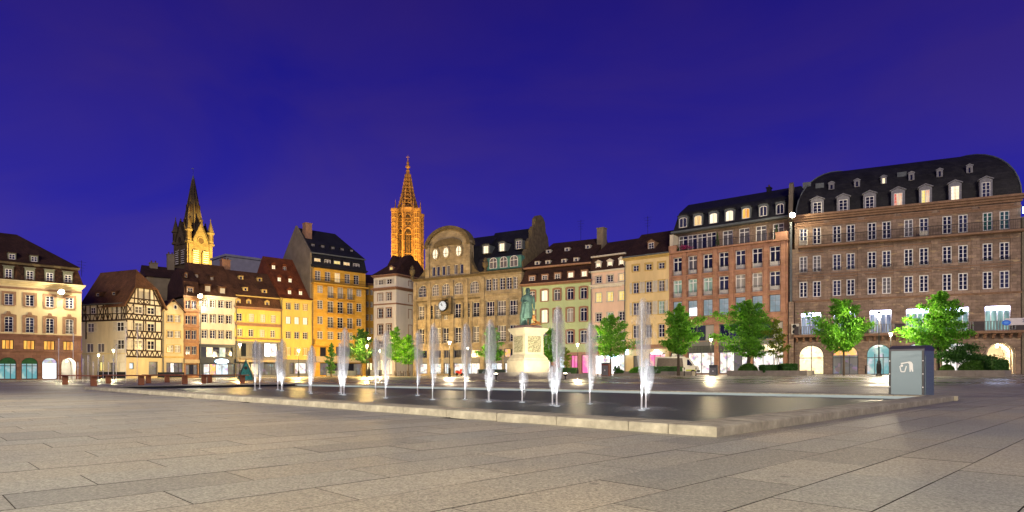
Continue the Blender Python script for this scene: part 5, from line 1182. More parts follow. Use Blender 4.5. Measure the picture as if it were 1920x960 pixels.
for k in range(8):
    a = ang+R(22.5)+k*math.pi/4; rb_.tube([(math.cos(a)*hs*.81, math.sin(a)*hs*.81, z_c+3.5), (math.cos(a)*.36, math.sin(a)*.36, zS(337))], [.26, .14], 5)
    a = ang+k*math.pi/4; 
    for ff in (.12, .38): 
        rr2 = hs*.80*math.cos(R(22.5))*(1-ff); zz_ = z_c+3.5+(zS(337)-z_c-3.5)*ff
        MB().box(-.3, .3, -.12, .3, zz_, zz_+2.6).build('spire_lucarne', M_cathd, S_, (math.cos(a)*rr2, math.sin(a)*rr2, 0), a-math.pi/2)
rb_.build('spire_ribs', M_ch, S_)
MB().lathe([(.4, zS(337)-.3), (.55, zS(335)), (.2, zS(333)), (.3, zS(331)), (.05, zS(329)), (.05, zS(318)), (.02, zS(313))], 8).build('weather_rod', M_lead, S_)
b = MB().box(-.5, .1, -.03, .03, zS(317), zS(315.5)).build('weather_vane', M_lead, S_)
nrm = Vector((math.sin(ang), -math.cos(ang), 0)); fl = Vector((SX, SY, 0))+nrm*26+Vector((4, 0, 26))
floodlight_body(tuple(fl), (SX, SY, zS(455)), 'floodlight on the roofs in front of the church tower'); spot('church_flood', fl+Vector((0, 0, .6)), Vector((SX, SY, zS(468)))+nrm*hs, 620000, (1.0, .68, .15), 36, .5)

# ================================================================== pool and paving
pN, pR, pF, pL = Vector((1.87, 5.85)), Vector((9.5, 13.6)), Vector((-9.1, 27.4)), Vector((-14.6, 21.8))
M_kerb = plain('pale_granite', (.31, .285, .225), .75, .42, 5, .25, 120)
POOL = empty('fountain_pool', (pN.x, pN.y, 0), 'long sunken fountain pool edged with pale granite kerb stones', 'fountain')
cen = (pN+pR+pF+pL)/4
def kerb(a, b, n_, w=.5, h=.095, skip=None):
    d = (b-a); L_ = d.length; d = d/L_; inn = Vector((-d.y, d.x)); 
    if (cen-a).dot(inn) < 0: inn = -inn
    ang_ = math.atan2(d.y, d.x); sgn = 1 if Vector((-d.y, d.x)).dot(inn) > 0 else -1
    ln = (L_-w*0)/n_
    me = None
    for i in range(n_):
        j = .004; x0, x1 = j, ln-j
        if i == n_-1: x1 = ln-w-j if True else x1
        key = ('kerb', round(x1-x0, 3), sgn)
        if key not in WC:
            bv = .012; y0, y1 = (0, w) if sgn > 0 else (-w, 0)
            WC[key] = MB().hexa([(x0, y0, -.2), (x1, y0, -.2), (x1, y1, -.2), (x0, y1, -.2)], [(x0, y0, h-bv), (x1, y0, h-bv), (x1, y1, h-bv), (x0, y1, h-bv)]).hexa([(x0, y0, h-bv), (x1, y0, h-bv), (x1, y1, h-bv), (x0, y1, h-bv)], [(x0+bv, y0+bv, h), (x1-bv, y0+bv, h), (x1-bv, y1-bv, h), (x0+bv, y1-bv, h)]).mesh('kerb_stone')
        p = a+d*(ln*i)-pN
        add('kerb_stone', WC[key], M_kerb, POOL, (p.x, p.y, 0), ang_)
kerb(pN, pR, 11); kerb(pR, pF, 20); kerb(pL, pN, 24)
kerb(pF, pL, 8)
MW, nw, lw, bw_ = _mat('pool_water')
bw_.inputs['Base Color'].default_value = (.020, .034, .022, 1); bw_.inputs['Roughness'].default_value = .42; bw_.inputs['IOR'].default_value = 1.33; bw_.inputs['Specular IOR Level'].default_value = .5
tn = nw.new('ShaderNodeTexCoord'); zn = nw.new('ShaderNodeTexNoise'); zn.inputs['Scale'].default_value = 5; zn.inputs['Detail'].default_value = 3; lw.new(tn.outputs['Object'], zn.inputs['Vector'])
bpn = nw.new('ShaderNodeBump'); bpn.inputs['Strength'].default_value = .25; bpn.inputs['Distance'].default_value = .05; lw.new(zn.outputs['Fac'], bpn.inputs['Height']); lw.new(bpn.outputs[0], bw_.inputs['Normal'])
def toward(p, q, t): v = (q-p); return p+v/v.length*t
b = MB(); b.face([(p.x-pN.x, p.y-pN.y, .012) for p in [cen+(q-cen)*.975 for q in (pN, pR, pF, pL)]]); b.build('water', MW, POOL)
# slotted overflow along the left end and glowing kerb face along the far side
d = (pF-pL).normalized(); nn = Vector((-d.y, d.x)); nn = nn if (cen-pL).dot(nn) > 0 else -nn; L_ = (pF-pL).length
sl = MB().box(-.02, .02, -.03, .03, 0, .07).mesh('slot_bar'); nsl = 70
gb = MB()
for i in range(nsl):
    p = pL+d*(.6+(L_-1.2)*i/nsl)+nn*.53-pN; gb.hexa([(p.x-.03*d.x, p.y-.03*d.y, .01), (p.x+.03*d.x, p.y+.03*d.y, .01), (p.x+.03*d.x+.05*nn.x, p.y+.03*d.y+.05*nn.y, .01), (p.x-.03*d.x+.05*nn.x, p.y-.03*d.y+.05*nn.y, .01)],
        [(p.x-.03*d.x, p.y-.03*d.y, .085), (p.x+.03*d.x, p.y+.03*d.y, .085), (p.x+.03*d.x+.05*nn.x, p.y+.03*d.y+.05*nn.y, .085), (p.x-.03*d.x+.05*nn.x, p.y-.03*d.y+.05*nn.y, .085)])
gb.build('overflow_grille', M_greyp, POOL)
p0, p1 = pL+d*.5+nn*.56-pN, pL+d*(L_-.5)+nn*.56-pN
MB().hexa([(p0.x, p0.y, .013), (p1.x, p1.y, .013), (p1.x+.04*nn.x, p1.y+.04*nn.y, .013), (p0.x+.04*nn.x, p0.y+.04*nn.y, .013)], [(p0.x, p0.y, .08), (p1.x, p1.y, .08), (p1.x+.04*nn.x, p1.y+.04*nn.y, .08), (p0.x+.04*nn.x, p0.y+.04*nn.y, .08)]).build('overflow_slot', M_iron, POOL)
d = (pF-pR).normalized(); nn = Vector((-d.y, d.x)); nn = nn if (cen-pR).dot(nn) > 0 else -nn; L_ = (pF-pR).length
p0, p1 = pR+d*.6+nn*.515-pN, pR+d*(L_-.6)+nn*.515-pN
MB().hexa([(p0.x, p0.y, .016), (p1.x, p1.y, .016), (p1.x+.012*nn.x, p1.y+.012*nn.y, .016), (p0.x+.012*nn.x, p0.y+.012*nn.y, .016)], [(p0.x, p0.y, .07), (p1.x, p1.y, .07), (p1.x+.012*nn.x, p1.y+.012*nn.y, .07), (p0.x+.012*nn.x, p0.y+.012*nn.y, .07)]).build('glowing_kerb_face', emit('kerb_face_glow', (.90, 1.0, .95), .42), POOL)  # emission stands in for light falling on the far kerb's inner face

M_slab, ns_, ls_, bs_ = _mat('granite_paving')
t_ = ns_.new('ShaderNodeTexCoord'); geo = ns_.new('ShaderNodeNewGeometry'); oi = ns_.new('ShaderNodeObjectInfo')
z1_ = ns_.new('ShaderNodeTexNoise'); z1_.inputs['Scale'].default_value = 55; z1_.inputs['Detail'].default_value = 5; z1_.inputs['Roughness'].default_value = .8; ls_.new(geo.outputs['Position'], z1_.inputs['Vector'])
z2_ = ns_.new('ShaderNodeTexNoise'); z2_.inputs['Scale'].default_value = .5; z2_.inputs['Detail'].default_value = 5; ls_.new(geo.outputs['Position'], z2_.inputs['Vector'])
z4_ = ns_.new('ShaderNodeTexNoise'); z4_.inputs['Scale'].default_value = 14; z4_.inputs['Detail'].default_value = 3; ls_.new(geo.outputs['Position'], z4_.inputs['Vector'])
va = ns_.new('ShaderNodeVertexColor'); va.layer_name = 'tone'
zr1 = ns_.new('ShaderNodeValToRGB'); zr1.color_ramp.elements[0].position = .34; zr1.color_ramp.elements[1].position = .66; ls_.new(z1_.outputs['Fac'], zr1.inputs[0])
ca_ = mixc(ns_, ls_, zr1.outputs[0], (.095, .092, .077), (.55, .525, .435))
cg_ = ns_.new('ShaderNodeValToRGB'); cg_.color_ramp.elements[0].position = .35; cg_.color_ramp.elements[1].position = .65; cg_.color_ramp.elements[0].color = (.78, .80, .84, 1); cg_.color_ramp.elements[1].color = (1.08, 1.02, .96, 1); ls_.new(z2_.outputs['Fac'], cg_.inputs[0])
cb_ = mixc(ns_, ls_, 1.0, ca_, cg_.outputs[0], 'MULTIPLY')
cg4 = ns_.new('ShaderNodeValToRGB'); cg4.color_ramp.elements[0].position = .3; cg4.color_ramp.elements[1].position = .7; cg4.color_ramp.elements[0].color = (.84, .84, .84, 1); cg4.color_ramp.elements[1].color = (1.1, 1.1, 1.1, 1); ls_.new(z4_.outputs['Fac'], cg4.inputs[0])
cb_ = mixc(ns_, ls_, 1.0, cb_, cg4.outputs[0], 'MULTIPLY')
cc_ = mixc(ns_, ls_, 1.0, cb_, va.outputs['Color'], 'MULTIPLY')
vg = ns_.new('ShaderNodeTexVoronoi'); vg.inputs['Scale'].default_value = 1.7; ls_.new(geo.outputs['Position'], vg.inputs['Vector'])      # trodden-in gum and drips
vr_ = ns_.new('ShaderNodeValToRGB'); vr_.color_ramp.elements[0].position = .045; vr_.color_ramp.elements[1].position = .06; vr_.color_ramp.elements[0].color = (.55, .55, .55, 1); vr_.color_ramp.elements[1].color = (1, 1, 1, 1); ls_.new(vg.outputs['Distance'], vr_.inputs[0])
cc_ = mixc(ns_, ls_, 1.0, cc_, vr_.outputs[0], 'MULTIPLY')
# wet film blown off the fountains over the far half of the square
zw = ns_.new('ShaderNodeTexNoise'); zw.inputs['Scale'].default_value = .16; zw.inputs['Detail'].default_value = 4; ls_.new(geo.outputs['Position'], zw.inputs['Vector'])
sw_ = ns_.new('ShaderNodeSeparateXYZ'); ls_.new(geo.outputs['Position'], sw_.inputs[0]); my = ns_.new('ShaderNodeMapRange'); my.inputs[1].default_value = 16; my.inputs[2].default_value = 34; ls_.new(sw_.outputs['Y'], my.inputs[0])
wr = ns_.new('ShaderNodeMapRange'); wr.inputs[1].default_value = .42; wr.inputs[2].default_value = .52; ls_.new(zw.outputs['Fac'], wr.inputs[0]); wm = ns_.new('ShaderNodeMath'); wm.operation = 'MULTIPLY'; ls_.new(my.outputs[0], wm.inputs[0]); ls_.new(wr.outputs[0], wm.inputs[1])
cc_ = mixc(ns_, ls_, wm.outputs[0], cc_, mixc(ns_, ls_, 1.0, cc_, (.62, .62, .66), 'MULTIPLY')); ls_.new(cc_, bs_.inputs['Base Color'])
mr = ns_.new('ShaderNodeMapRange'); mr.inputs[1].default_value = .3; mr.inputs[2].default_value = .7; mr.inputs[3].default_value = .5; mr.inputs[4].default_value = .7; ls_.new(z2_.outputs['Fac'], mr.inputs[0]); wmix = ns_.new('ShaderNodeMix'); ls_.new(wm.outputs[0], wmix.inputs[0]); ls_.new(mr.outputs[0], wmix.inputs[2]); wmix.inputs[3].default_value = .24; ls_.new(wmix.outputs[0], bs_.inputs['Roughness'])
bs_.inputs['Specular IOR Level'].default_value = .45
bm_ = ns_.new('ShaderNodeBump'); bm_.inputs['Strength'].default_value = .35; bm_.inputs['Distance'].default_value = .004; ls_.new(z1_.outputs['Fac'], bm_.inputs['Height']); ls_.new(bm_.outputs[0], bs_.inputs['Normal'])
M_joint = plain('dark_joint_sand', (.04, .035, .03), .95, .3, 6, .1)
PAVE = sheet('pavement', -75, 75, -30, 122, 100, 100, -.009, M_joint); PAVE['kind'] = 'structure'
fac_px = [(-400, 74), (-25, 79), (153, 86), (236, 95), (305, 101), (440, 108), (527, 114), (585, 118), (686, 126), (743, 122), (775, 120), (985, 107.5), (1107, 101.5), (1255, 93), (1475, 83), (1905, 72), (2500, 66)]
def fac_y(px):
    for (a, ya), (b_, yb) in zip(fac_px, fac_px[1:]):
        if a <= px <= b_: return ya+(yb-ya)*(px-a)/(b_-a)
    return 66
dU = Vector((.714, .700)); dV = Vector((-.700, .714))          # along the courses / across them
SLW, SLL, JT, JX = .44, 1.05, .006, .003
def inpool(p, m_=.0):
    q = [pN, pR, pF, pL]
    for i in range(4):
        a, b_ = q[i], q[(i+1) % 4]; e_ = b_-a; n_ = Vector((-e_.y, e_.x)).normalized()
        if (p-a).dot(n_) < -m_: return False
    return True
slabs = []
random.seed(11)
for iv in range(-140, 260):
    v = iv*SLW; off = (iv*.44) % SLL + (iv % 3)*.02
    for iu in range(-110, 120):
        u = iu*SLL+off; c = dU*(u+SLL/2)+dV*(v+SLW/2)
        if c.y < -4 or c.y > 115: continue
        if c.y > 0:
            if abs(c.x) > .92*c.y+3.5: continue
            if c.y > fac_y(960+1200*c.x/c.y)-.6: continue
        elif abs(c.x) > 5: continue
        if inpool(c, -.32): continue
        dist = c.length; slabs.append((dist if (c.y > 1.2 and abs(c.x) < .85*c.y+.6) else 900+dist, u, v, c))
slabs.sort(key=lambda s: s[0])
def slab_geo(u, v, rel=None):
    x0, x1, y0, y1 = u+JX/2, u+SLL-JX/2, v+JT/2, v+SLW-JT/2; bv = .0006; P_ = []
    for (a, b_) in ((x0, y0), (x1, y0), (x1, y1), (x0, y1)): p = dU*a+dV*b_; P_.append(p)
    c = (P_[0]+P_[2])/2; I_ = [c+(p-c)*(1-2*bv/SLW) for p in P_]
    return c, P_, I_
def tone(): 
    k = random.uniform(.80, 1.12); w = random.uniform(-.03, .03); return (k*(1+w), k, k*(1-w), 1)
def slab_mesh(ps, tones):
    vs, fs, cl, mi = [], [], [], []
    for (P_, I_, zf), t in zip(ps, tones):
        n_ = len(vs)
        for p in P_: vs.append((p[0], p[1], zf(p)-.045))
        for p in P_: vs.append((p[0], p[1], zf(p)-.0005))
        for p in I_: vs.append((p[0], p[1], zf(p)))
        for i in range(4): j = (i+1) % 4; fs += [(n_+i, n_+j, n_+4+j, n_+4+i), (n_+4+i, n_+4+j, n_+8+j, n_+8+i)]
        fs.append((n_+8, n_+9, n_+10, n_+11)); mi += [1]*8+[0]; cl += [t]*12
    me = bpy.data.meshes.new('paving_slab'); me.from_pydata(vs, [], fs); at_ = me.color_attributes.new('tone', 'FLOAT_COLOR', 'POINT')
    at_.data.foreach_set('color', [x for c in cl for x in c]); me.materials.append(M_slab); me.materials.append(M_joint); me.polygons.foreach_set('material_index', mi); me.update(); return me
variants = []
for k in range(8):
    c, P_, I_ = slab_geo(0, 0); dz_ = random.uniform(-.002, .002)
    variants.append(slab_mesh([([p-c for p in P_], [p-c for p in I_], lambda p: 0.0)], [tone()]))
for s in slabs[:300]:
    c, P_, I_ = slab_geo(s[1], s[2]); o = add('paving_slab', variants[random.randrange(8)], None, PAVE, (c.x, c.y, random.uniform(-.0008, .0008)))
rest = []
for s in slabs[300:]:
    c, P_, I_ = slab_geo(s[1], s[2]); dz_ = random.uniform(-.0008, .0008); rest.append((P_, I_, lambda p, dz_=dz_: gz(p[0], p[1])+dz_))
o = add('paving_field', slab_mesh(rest, [tone() for _ in rest]), None, PAVE); o['kind'] = 'stuff'
# street strip of pale setts in front of the facades
# ================================================================== fountain jets
MJ, nj, lj, bj = _mat('falling_water')
nj.remove(bj); tr = nj.new('ShaderNodeBsdfTransparent'); df = nj.new('ShaderNodeBsdfDiffuse'); df.inputs['Color'].default_value = (.93, .94, 1, 1); tl = nj.new('ShaderNodeBsdfTranslucent'); tl.inputs['Color'].default_value = (.93, .94, 1, 1)
m1 = nj.new('ShaderNodeMixShader'); m1.inputs[0].default_value = .55; lj.new(df.outputs[0], m1.inputs[1]); lj.new(tl.outputs[0], m1.inputs[2]); m2 = nj.new('ShaderNodeMixShader'); m2.inputs[0].default_value = .20; lj.new(tr.outputs[0], m2.inputs[1]); lj.new(m1.outputs[0], m2.inputs[2]); lj.new(m2.outputs[0], nj['Material Output'].inputs[0])
MC = MJ.copy(); MC.name = 'rising_water'; MC.node_tree.nodes[m2.name].inputs[0].default_value = .8
MFo = MJ.copy(); MFo.name = 'foam'; MFo.node_tree.nodes[m2.name].inputs[0].default_value = .22
M_noz = emit('nozzle_light_glass', (.9, .96, 1.0), .5)
M_mist = bpy.data.materials.new('water_mist'); M_mist.use_nodes = True; nm_ = M_mist.node_tree.nodes; nm_.remove(nm_['Principled BSDF']); pv = nm_.new('ShaderNodeVolumePrincipled'); pv.inputs['Color'].default_value = (.96, .97, 1, 1); pv.inputs['Density'].default_value = 4.4; pv.inputs['Anisotropy'].default_value = .2
M_mist.node_tree.links.new(pv.outputs[0], nm_['Material Output'].inputs['Volume'])
def jet_meshes(h, seed, spread=.1, n_=520, wd=.006):
    rnd = random.Random(seed); col = MB(); lean = rnd.uniform(-.03, .03)
    col.tube([(lean*(z/h)*.6, 0, z) for z in (0, h*.3, h*.65, h*.95)], [.013, .013, .014, .016], 6)
    pl = MB(); wx, wy = rnd.uniform(.02, .06)*h, rnd.uniform(-.03, .03)*h
    for i in range(n_):
        a = rnd.uniform(0, 2*math.pi); vr = abs(rnd.gauss(0, 1))*spread*.95+.012; zt = h*(1-.05*rnd.random()**1.5-min(.25, (vr*1.4)**2))
        t0 = rnd.random()**1.5*.62; ln = rnd.uniform(.05, .16)
        def pos(t): return Vector((math.cos(a)*vr*math.sqrt(max(t, 0))*1.6+wx*t+lean*.6, math.sin(a)*vr*math.sqrt(max(t, 0))*1.6+wy*t, zt-h*.98*t*t if t > 0 else zt))
        p, q = pos(t0*.86), pos(t0*.86+ln*.6); 
        if q.z < .02: q.z = .02
        s = Vector((-math.sin(a+rnd.uniform(-1, 1)), math.cos(a), 0)).normalized()*wd*rnd.uniform(.5, 1.5)
        pl.face([p-s*.5, p+s*.5, q+s, q-s])
    fo = MB()
    for i in range(260):
        a = rnd.uniform(0, 6.283); r = .04+abs(rnd.gauss(0, .30)); z = .016+.05*rnd.random()*math.exp(-r*5); s = rnd.uniform(.012, .04)
        x, y = r*math.cos(a), r*math.sin(a); fo.face([(x-s*1.6, y-s*.5, z), (x+s*.5, y-s, z), (x+s*1.6, y+s*.5, z), (x-s*.4, y+s, z)])
    return col.mesh('water_column', True), pl.mesh('falling_spray'), fo.mesh('splash')
JC = {}
def jet(px, yb, yt, label, group, Y=None, z0=.012, spread=.1, hmax=None, n_=520):
    Y = Y or (CH-z0)*F/(yb-HZ); x = (px-960)/F*Y; h = (yb-yt)/F*Y; h = round(h*10)/10 if hmax is None else hmax
    k = (h, spread, random.randrange(4))
    if k not in JC: JC[k] = jet_meshes(h, hash(k) % 999, spread*max(.5, h/1.6), n_, .006 if Y < 30 else .012)
    e_ = empty('fountain_jet', (x, Y, z0+gz(x, Y)), label, 'water jet', group, rz=random.uniform(-.4, .4))
    a, b_, c = JC[k]; add('water_column', a, MC, e_)
    if Y < 30:
        kk = ('mist', h, spread)
        if kk not in JC:
            r0 = .080+spread*.42*max(.5, h/1.6); JC[kk] = MB().lathe([(.02, h*.16), (r0*.5, h*.32), (r0*.9, h*.52), (r0, h*.70), (r0*.86, h*.86), (r0*.6, h*.95), (r0*.25, h*1.0), (.01, h*1.012)], 14).mesh('mist', True)
        add('mist', JC[kk], M_mist, e_, (.03, 0, 0))
        MB().lathe([(.05, .0), (.06, .012), (.045, .02)], 10).build('nozzle_light', M_noz, e_)
        spot('jet_light', (x, Y-.10, z0+.03), (x, Y, z0+1.0), 130, (.93, .96, 1.0), 34, .03)
    o = add('falling_spray', b_, MJ, e_); o['kind'] = 'stuff'; o = add('splash', c, MFo, e_); o['kind'] = 'stuff'
front = [(1203,770,565),(1044,762,577),(917,754,600),(811,750,604),(723,747,622),(645,741,616),(583,738,650),(529,733,632),(478,732,637)]
back = [(1106,758,602),(979,755,693),(872,750,606),(783,742,620),(704,739,632),(638,737,640),(580,735.5,655),(521,731.5,655),(487,729.5,640)]
ordn = ['nearest', 'second', 'third', 'fourth', 'fifth', 'sixth', 'seventh', 'eighth', 'ninth']
for i, j in enumerate(front): jet(*j, 'tall white water jet, %s in the front line of the pool' % ordn[i], 'jets in the long pool')
for i, j in enumerate(back): jet(*j, ('low stubby water jet in front of the statue pedestal' if i == 1 else 'white water jet, %s in the rear line of the pool' % ordn[i]), 'jets in the long pool')
for i, (px, yb, yt) in enumerate([(1211,767,677),(1036,760.5,680),(916,753,690),(640,740,686),(528,733,690)]):
    jet(px, yb, yt, 'short bubbling jet beside tall jet %s' % ['nearest the pool corner', 'right of the statue', 'left of the statue', 'before the ochre block', 'before the mansard shop house'][i], 'jets in the long pool', spread=.16)
for i, (px, yt, hw) in enumerate([(110, 632, .16), (137, 621, .16), (218, 642, .08), (236, 610, .08), (257, 602, .14)]+[(146+9.5*k, 676-6*(k % 3), .06) for k in range(8)]):
    jet(px, 717, yt, 'slim ground jet before the %s, number %s from the left' % ('cream arcade block' if px < 152 else 'half-timbered house', ['one', 'two', 'eleven', 'twelve', 'thirteen', 'three', 'four', 'five', 'six', 'seven', 'eight', 'nine', 'ten'][i]), 'ground jets on the left', Y=36, z0=.0, spread=hw, n_=160)

# ================================================================== benches
M_wood = plain('red_brown_bench_wood', (.30, .095, .035), .55, .25, 4, .15)
M_leg = plain('brown_bench_leg', (.26, .10, .05), .6, .2, 4, .1)
bl = [((121,30.0),(177,26.7),'long wooden bench at the far left, nearest the camera'), ((202,32.7),(266,28.8),'long wooden bench, second from the left'), ((277,34.3),(348,31.3),'long wooden bench in the middle of the row'), ((312,36.5),(384,33.0),'long wooden bench before the small gabled house'), ((392,36.0),(456,32.6),'long wooden bench at the right end, beside the teal kiosk')]
for (a, ya), (c, yc), lab in bl:
    p = Vector(((a-960)/F*ya, ya)); q = Vector(((c-960)/F*yc, yc)); m_ = (p+q)/2; d = q-p; L_ = d.length+.5
    e_ = empty('bench', (m_.x, m_.y, gz(m_.x, m_.y)), lab, 'bench', 'benches by the pool', rz=math.atan2(d.y, d.x))
    for k in range(3): MB().box(-L_/2, L_/2, -.21+k*.142, -.21+k*.142+.13, .405, .45).build('seat_plank', M_wood, e_)
    for s_ in (-1, 1): MB().box(s_*(L_/2-.35)-.065, s_*(L_/2-.35)+.065, -.11, .11, -.02, .399).build('leg', M_leg, e_)
# ================================================================== teal kiosk
X0, Y0 = (462-960)/F*62, 62.0
e_ = empty('teal_kiosk', (X0, Y0, gz(X0, Y0)), 'small teal triangular hut with a dark round opening', 'kiosk', rz=.3)
M_teal = plain('teal_shingles', (.03, .22, .20), .7, .5, 6, .3)
MB().prism([(-.62, 0), (.62, 0), (.55, .25), (.05, 1.75), (-.05, 1.75), (-.55, .25)], -.55, .55).build('body', M_teal, e_)
b = MB()
for s_ in (-1, 1): b.hexa([(s_*.78, -.66, .1), (0, -.66, 1.98), (0, .66, 1.98), (s_*.78, .66, .1)], [(s_*.70, -.66, .06), (0, -.66, 1.86), (0, .66, 1.86), (s_*.70, .66, .06)])
b.build('roof', plain('grey_teal_roof', (.06, .10, .11), .6, .2, 3, .1), e_); MB().prism([(.16*math.cos(t*.5236), 1.15+.16*math.sin(t*.5236)) for t in range(12)], -.57, -.545).build('opening', M_iron, e_)
# ================================================================== statue
TX, TY = (990-960)/F*55, 55.0
zb = gz(TX, TY)
st = empty('monument_pedestal', (TX, TY, zb), 'pale stone monument pedestal with bronze relief panels on stepped base', 'monument', rz=R(33))
M_ped = plain('pale_pedestal_stone', (.60, .52, .36), .85, .18, 1.2, .2)
M_step = plain('grey_step_granite', (.30, .27, .23), .8, .2, 3, .2)
for k, (w, z0, z1) in enumerate(((3.6, -.1, .18), (3.1, .18, .36), (2.6, .36, .54))): MB().box(-w, w, -w, w, z0, z1-.002).build('step', M_step, st)
def sq(prof): b = MB(); b.rings([[(-r, -r, z), (r, -r, z), (r, r, z), (-r, r, z)] for r, z in prof]); return b
sq([(1.30, .54), (1.30, 1.55), (1.24, 1.6), (1.20, 1.75), (1.16, 1.8), (1.02, 2.0), (1.0, 2.05)]).build('plinth', M_ped, st)
sq([(.96, 2.05), (.94, 3.75), (1.0, 3.8), (1.05, 3.9), (1.24, 4.12), (1.26, 4.3), (1.1, 4.34)]).build('die', M_ped, st)
sq([(.86, 4.34), (.84, 4.5), (.74, 4.55)]).build('cap', plain('rosy_cap_stone', (.46, .30, .24), .8, .2, 3, .1), st)
M_relief, nr, lr, br_ = _mat('bronze_relief'); z_ = nr.new('ShaderNodeTexNoise'); z_.inputs['Scale'].default_value = 7; z_.inputs['Detail'].default_value = 2; tq = nr.new('ShaderNodeTexCoord'); lr.new(tq.outputs['Object'], z_.inputs['Vector'])
cq = nr.new('ShaderNodeValToRGB'); cq.color_ramp.elements[0].position = .42; cq.color_ramp.elements[1].position = .55; cq.color_ramp.elements[0].color = (.20, .18, .10, 1); cq.color_ramp.elements[1].color = (.42, .39, .24, 1); lr.new(z_.outputs['Fac'], cq.inputs[0]); lr.new(cq.outputs[0], br_.inputs['Base Color']); br_.inputs['Roughness'].default_value = .6
bq = nr.new('ShaderNodeBump'); bq.inputs['Distance'].default_value = .08; lr.new(z_.outputs['Fac'], bq.inputs['Height']); lr.new(bq.outputs[0], br_.inputs['Normal'])
for k in range(4):
    o = MB().box(-.66, .66, -.985, -.955, 2.25, 3.6).build('relief_panel', M_relief, st); o.rotation_euler = (0, 0, k*math.pi/2)
M_bronze = plain('green_bronze', (.12, .23, .185), .55, .45, 2.2, .2, 12, metal=.35, spec=.5)
fig = MB()
def ell(cx, cy, z, rx, ry, n_=20, folds=0.0, ph=0.0): return [(cx+(rx*(1+folds*math.sin(7*t*2*math.pi/n_+ph)))*math.cos(t*2*math.pi/n_), cy+(ry*(1+folds*math.sin(7*t*2*math.pi/n_+ph)))*math.sin(t*2*math.pi/n_), z) for t in range(n_)]
# boots and legs
for s_ in (-1, 1):
    fig.rings([ell(s_*.17, -.16, 0.0, .11, .27), ell(s_*.17, -.14, .1, .11, .24), ell(s_*.17, -.04, .22, .10, .12), ell(s_*.17, 0, .6, .15, .16), ell(s_*.17, .02, .95, .15, .16), ell(s_*.15, .02, 1.35, .20, .22)])
# coat and cloak falling behind and to one side
fig.rings([ell(-.02, .06, .62, .50, .42, folds=.07), ell(-.02, .05, .9, .48, .40, folds=.08, ph=.3), ell(0, .04, 1.3, .44, .36, folds=.06, ph=.5), ell(0, .02, 1.75, .36, .29, folds=.03), ell(0, .0, 2.1, .38, .29), ell(0, 0, 2.42, .47, .28), ell(0, 0, 2.60, .40, .23), ell(0, -.01, 2.70, .2, .17), ell(0, -.02, 2.80, .14, .14)])
fig.rings([ell(-.42, .22, .05, .24, .26, folds=.12), ell(-.42, .2, .8, .24, .26, folds=.12, ph=.6), ell(-.36, .16, 1.5, .22, .26, folds=.1), ell(-.25, .12, 2.2, .24, .22, folds=.05), ell(-.15, .08, 2.58, .25, .18)])
# head with hair, nose and chin
fig.rings([ell(0, -.04, 2.78, .10, .12), ell(0, -.06, 2.86, .145, .17), ell(0, -.06, 2.98, .165, .195), ell(0, -.04, 3.12, .165, .19), ell(0, -.02, 3.21, .12, .14), ell(0, 0, 3.25, .04, .05)])
fig.rings([ell(0, .04, 2.76, .17, .14, folds=.06), ell(0, .05, 3.0, .21, .19, folds=.07), ell(0, .04, 3.16, .19, .19, folds=.05), ell(0, .03, 3.27, .1, .1)])
fig.hexa([(-.025, -.23, 2.95), (.025, -.23, 2.95), (.03, -.2, 2.95), (-.03, -.2, 2.95)], [(-.015, -.25, 2.94), (.015, -.25, 2.94), (.02, -.2, 3.04), (-.02, -.2, 3.04)])
fig.lathe([(.05, 2.80), (.06, 2.84), (.04, 2.88)], 8, (0, -.2))
# arms: the right hanging with a sword, the left bent against the chest
fig.tube([(.42, 0, 2.5), (.52, .02, 2.15), (.53, -.04, 1.8), (.50, -.14, 1.5)], [.15, .14, .11, .085], 10)
for k in range(4): fig.tube([(.50+(k-1.5)*.03, -.15, 1.5), (.50+(k-1.5)*.032, -.19, 1.40), (.49+(k-1.5)*.03, -.16, 1.33)], [.024, .022, .018], 6)
fig.tube([(.46, -.17, 1.5), (.44, -.22, 1.42)], [.026, .02], 6)
fig.tube([(-.42, -.02, 2.5), (-.56, -.04, 2.12), (-.42, -.28, 1.95), (-.2, -.36, 2.05)], [.15, .14, .11, .08], 10)
for k in range(4): fig.tube([(-.19, -.37, 2.0+k*.032), (-.1, -.38, 2.01+k*.032), (-.06, -.35, 2.01+k*.03)], [.024, .022, .018], 6)
fig.tube([(.54, -.25, 1.5), (.60, -.1, .9), (.64, .05, .25)], [.03, .028, .02], 6)
STAT = empty('bronze_statue', (TX, TY, zb+4.54), 'green bronze statue of a standing man in a long cloak', 'statue', rz=R(18))
o = fig.build('figure', M_bronze, STAT); o.scale = (1.0, 1.0, 1.0); rm = o.modifiers.new('r', 'REMESH'); rm.mode = 'VOXEL'; rm.voxel_size = .028; rm.use_smooth_shade = True; sm = o.modifiers.new('s', 'SMOOTH'); sm.iterations = 3; sm.factor = .5
bs2 = MB().lathe([(.78, -.06), (.74, .02), (.6, .04)], 14); bs2.build('bronze_base', M_bronze, STAT)
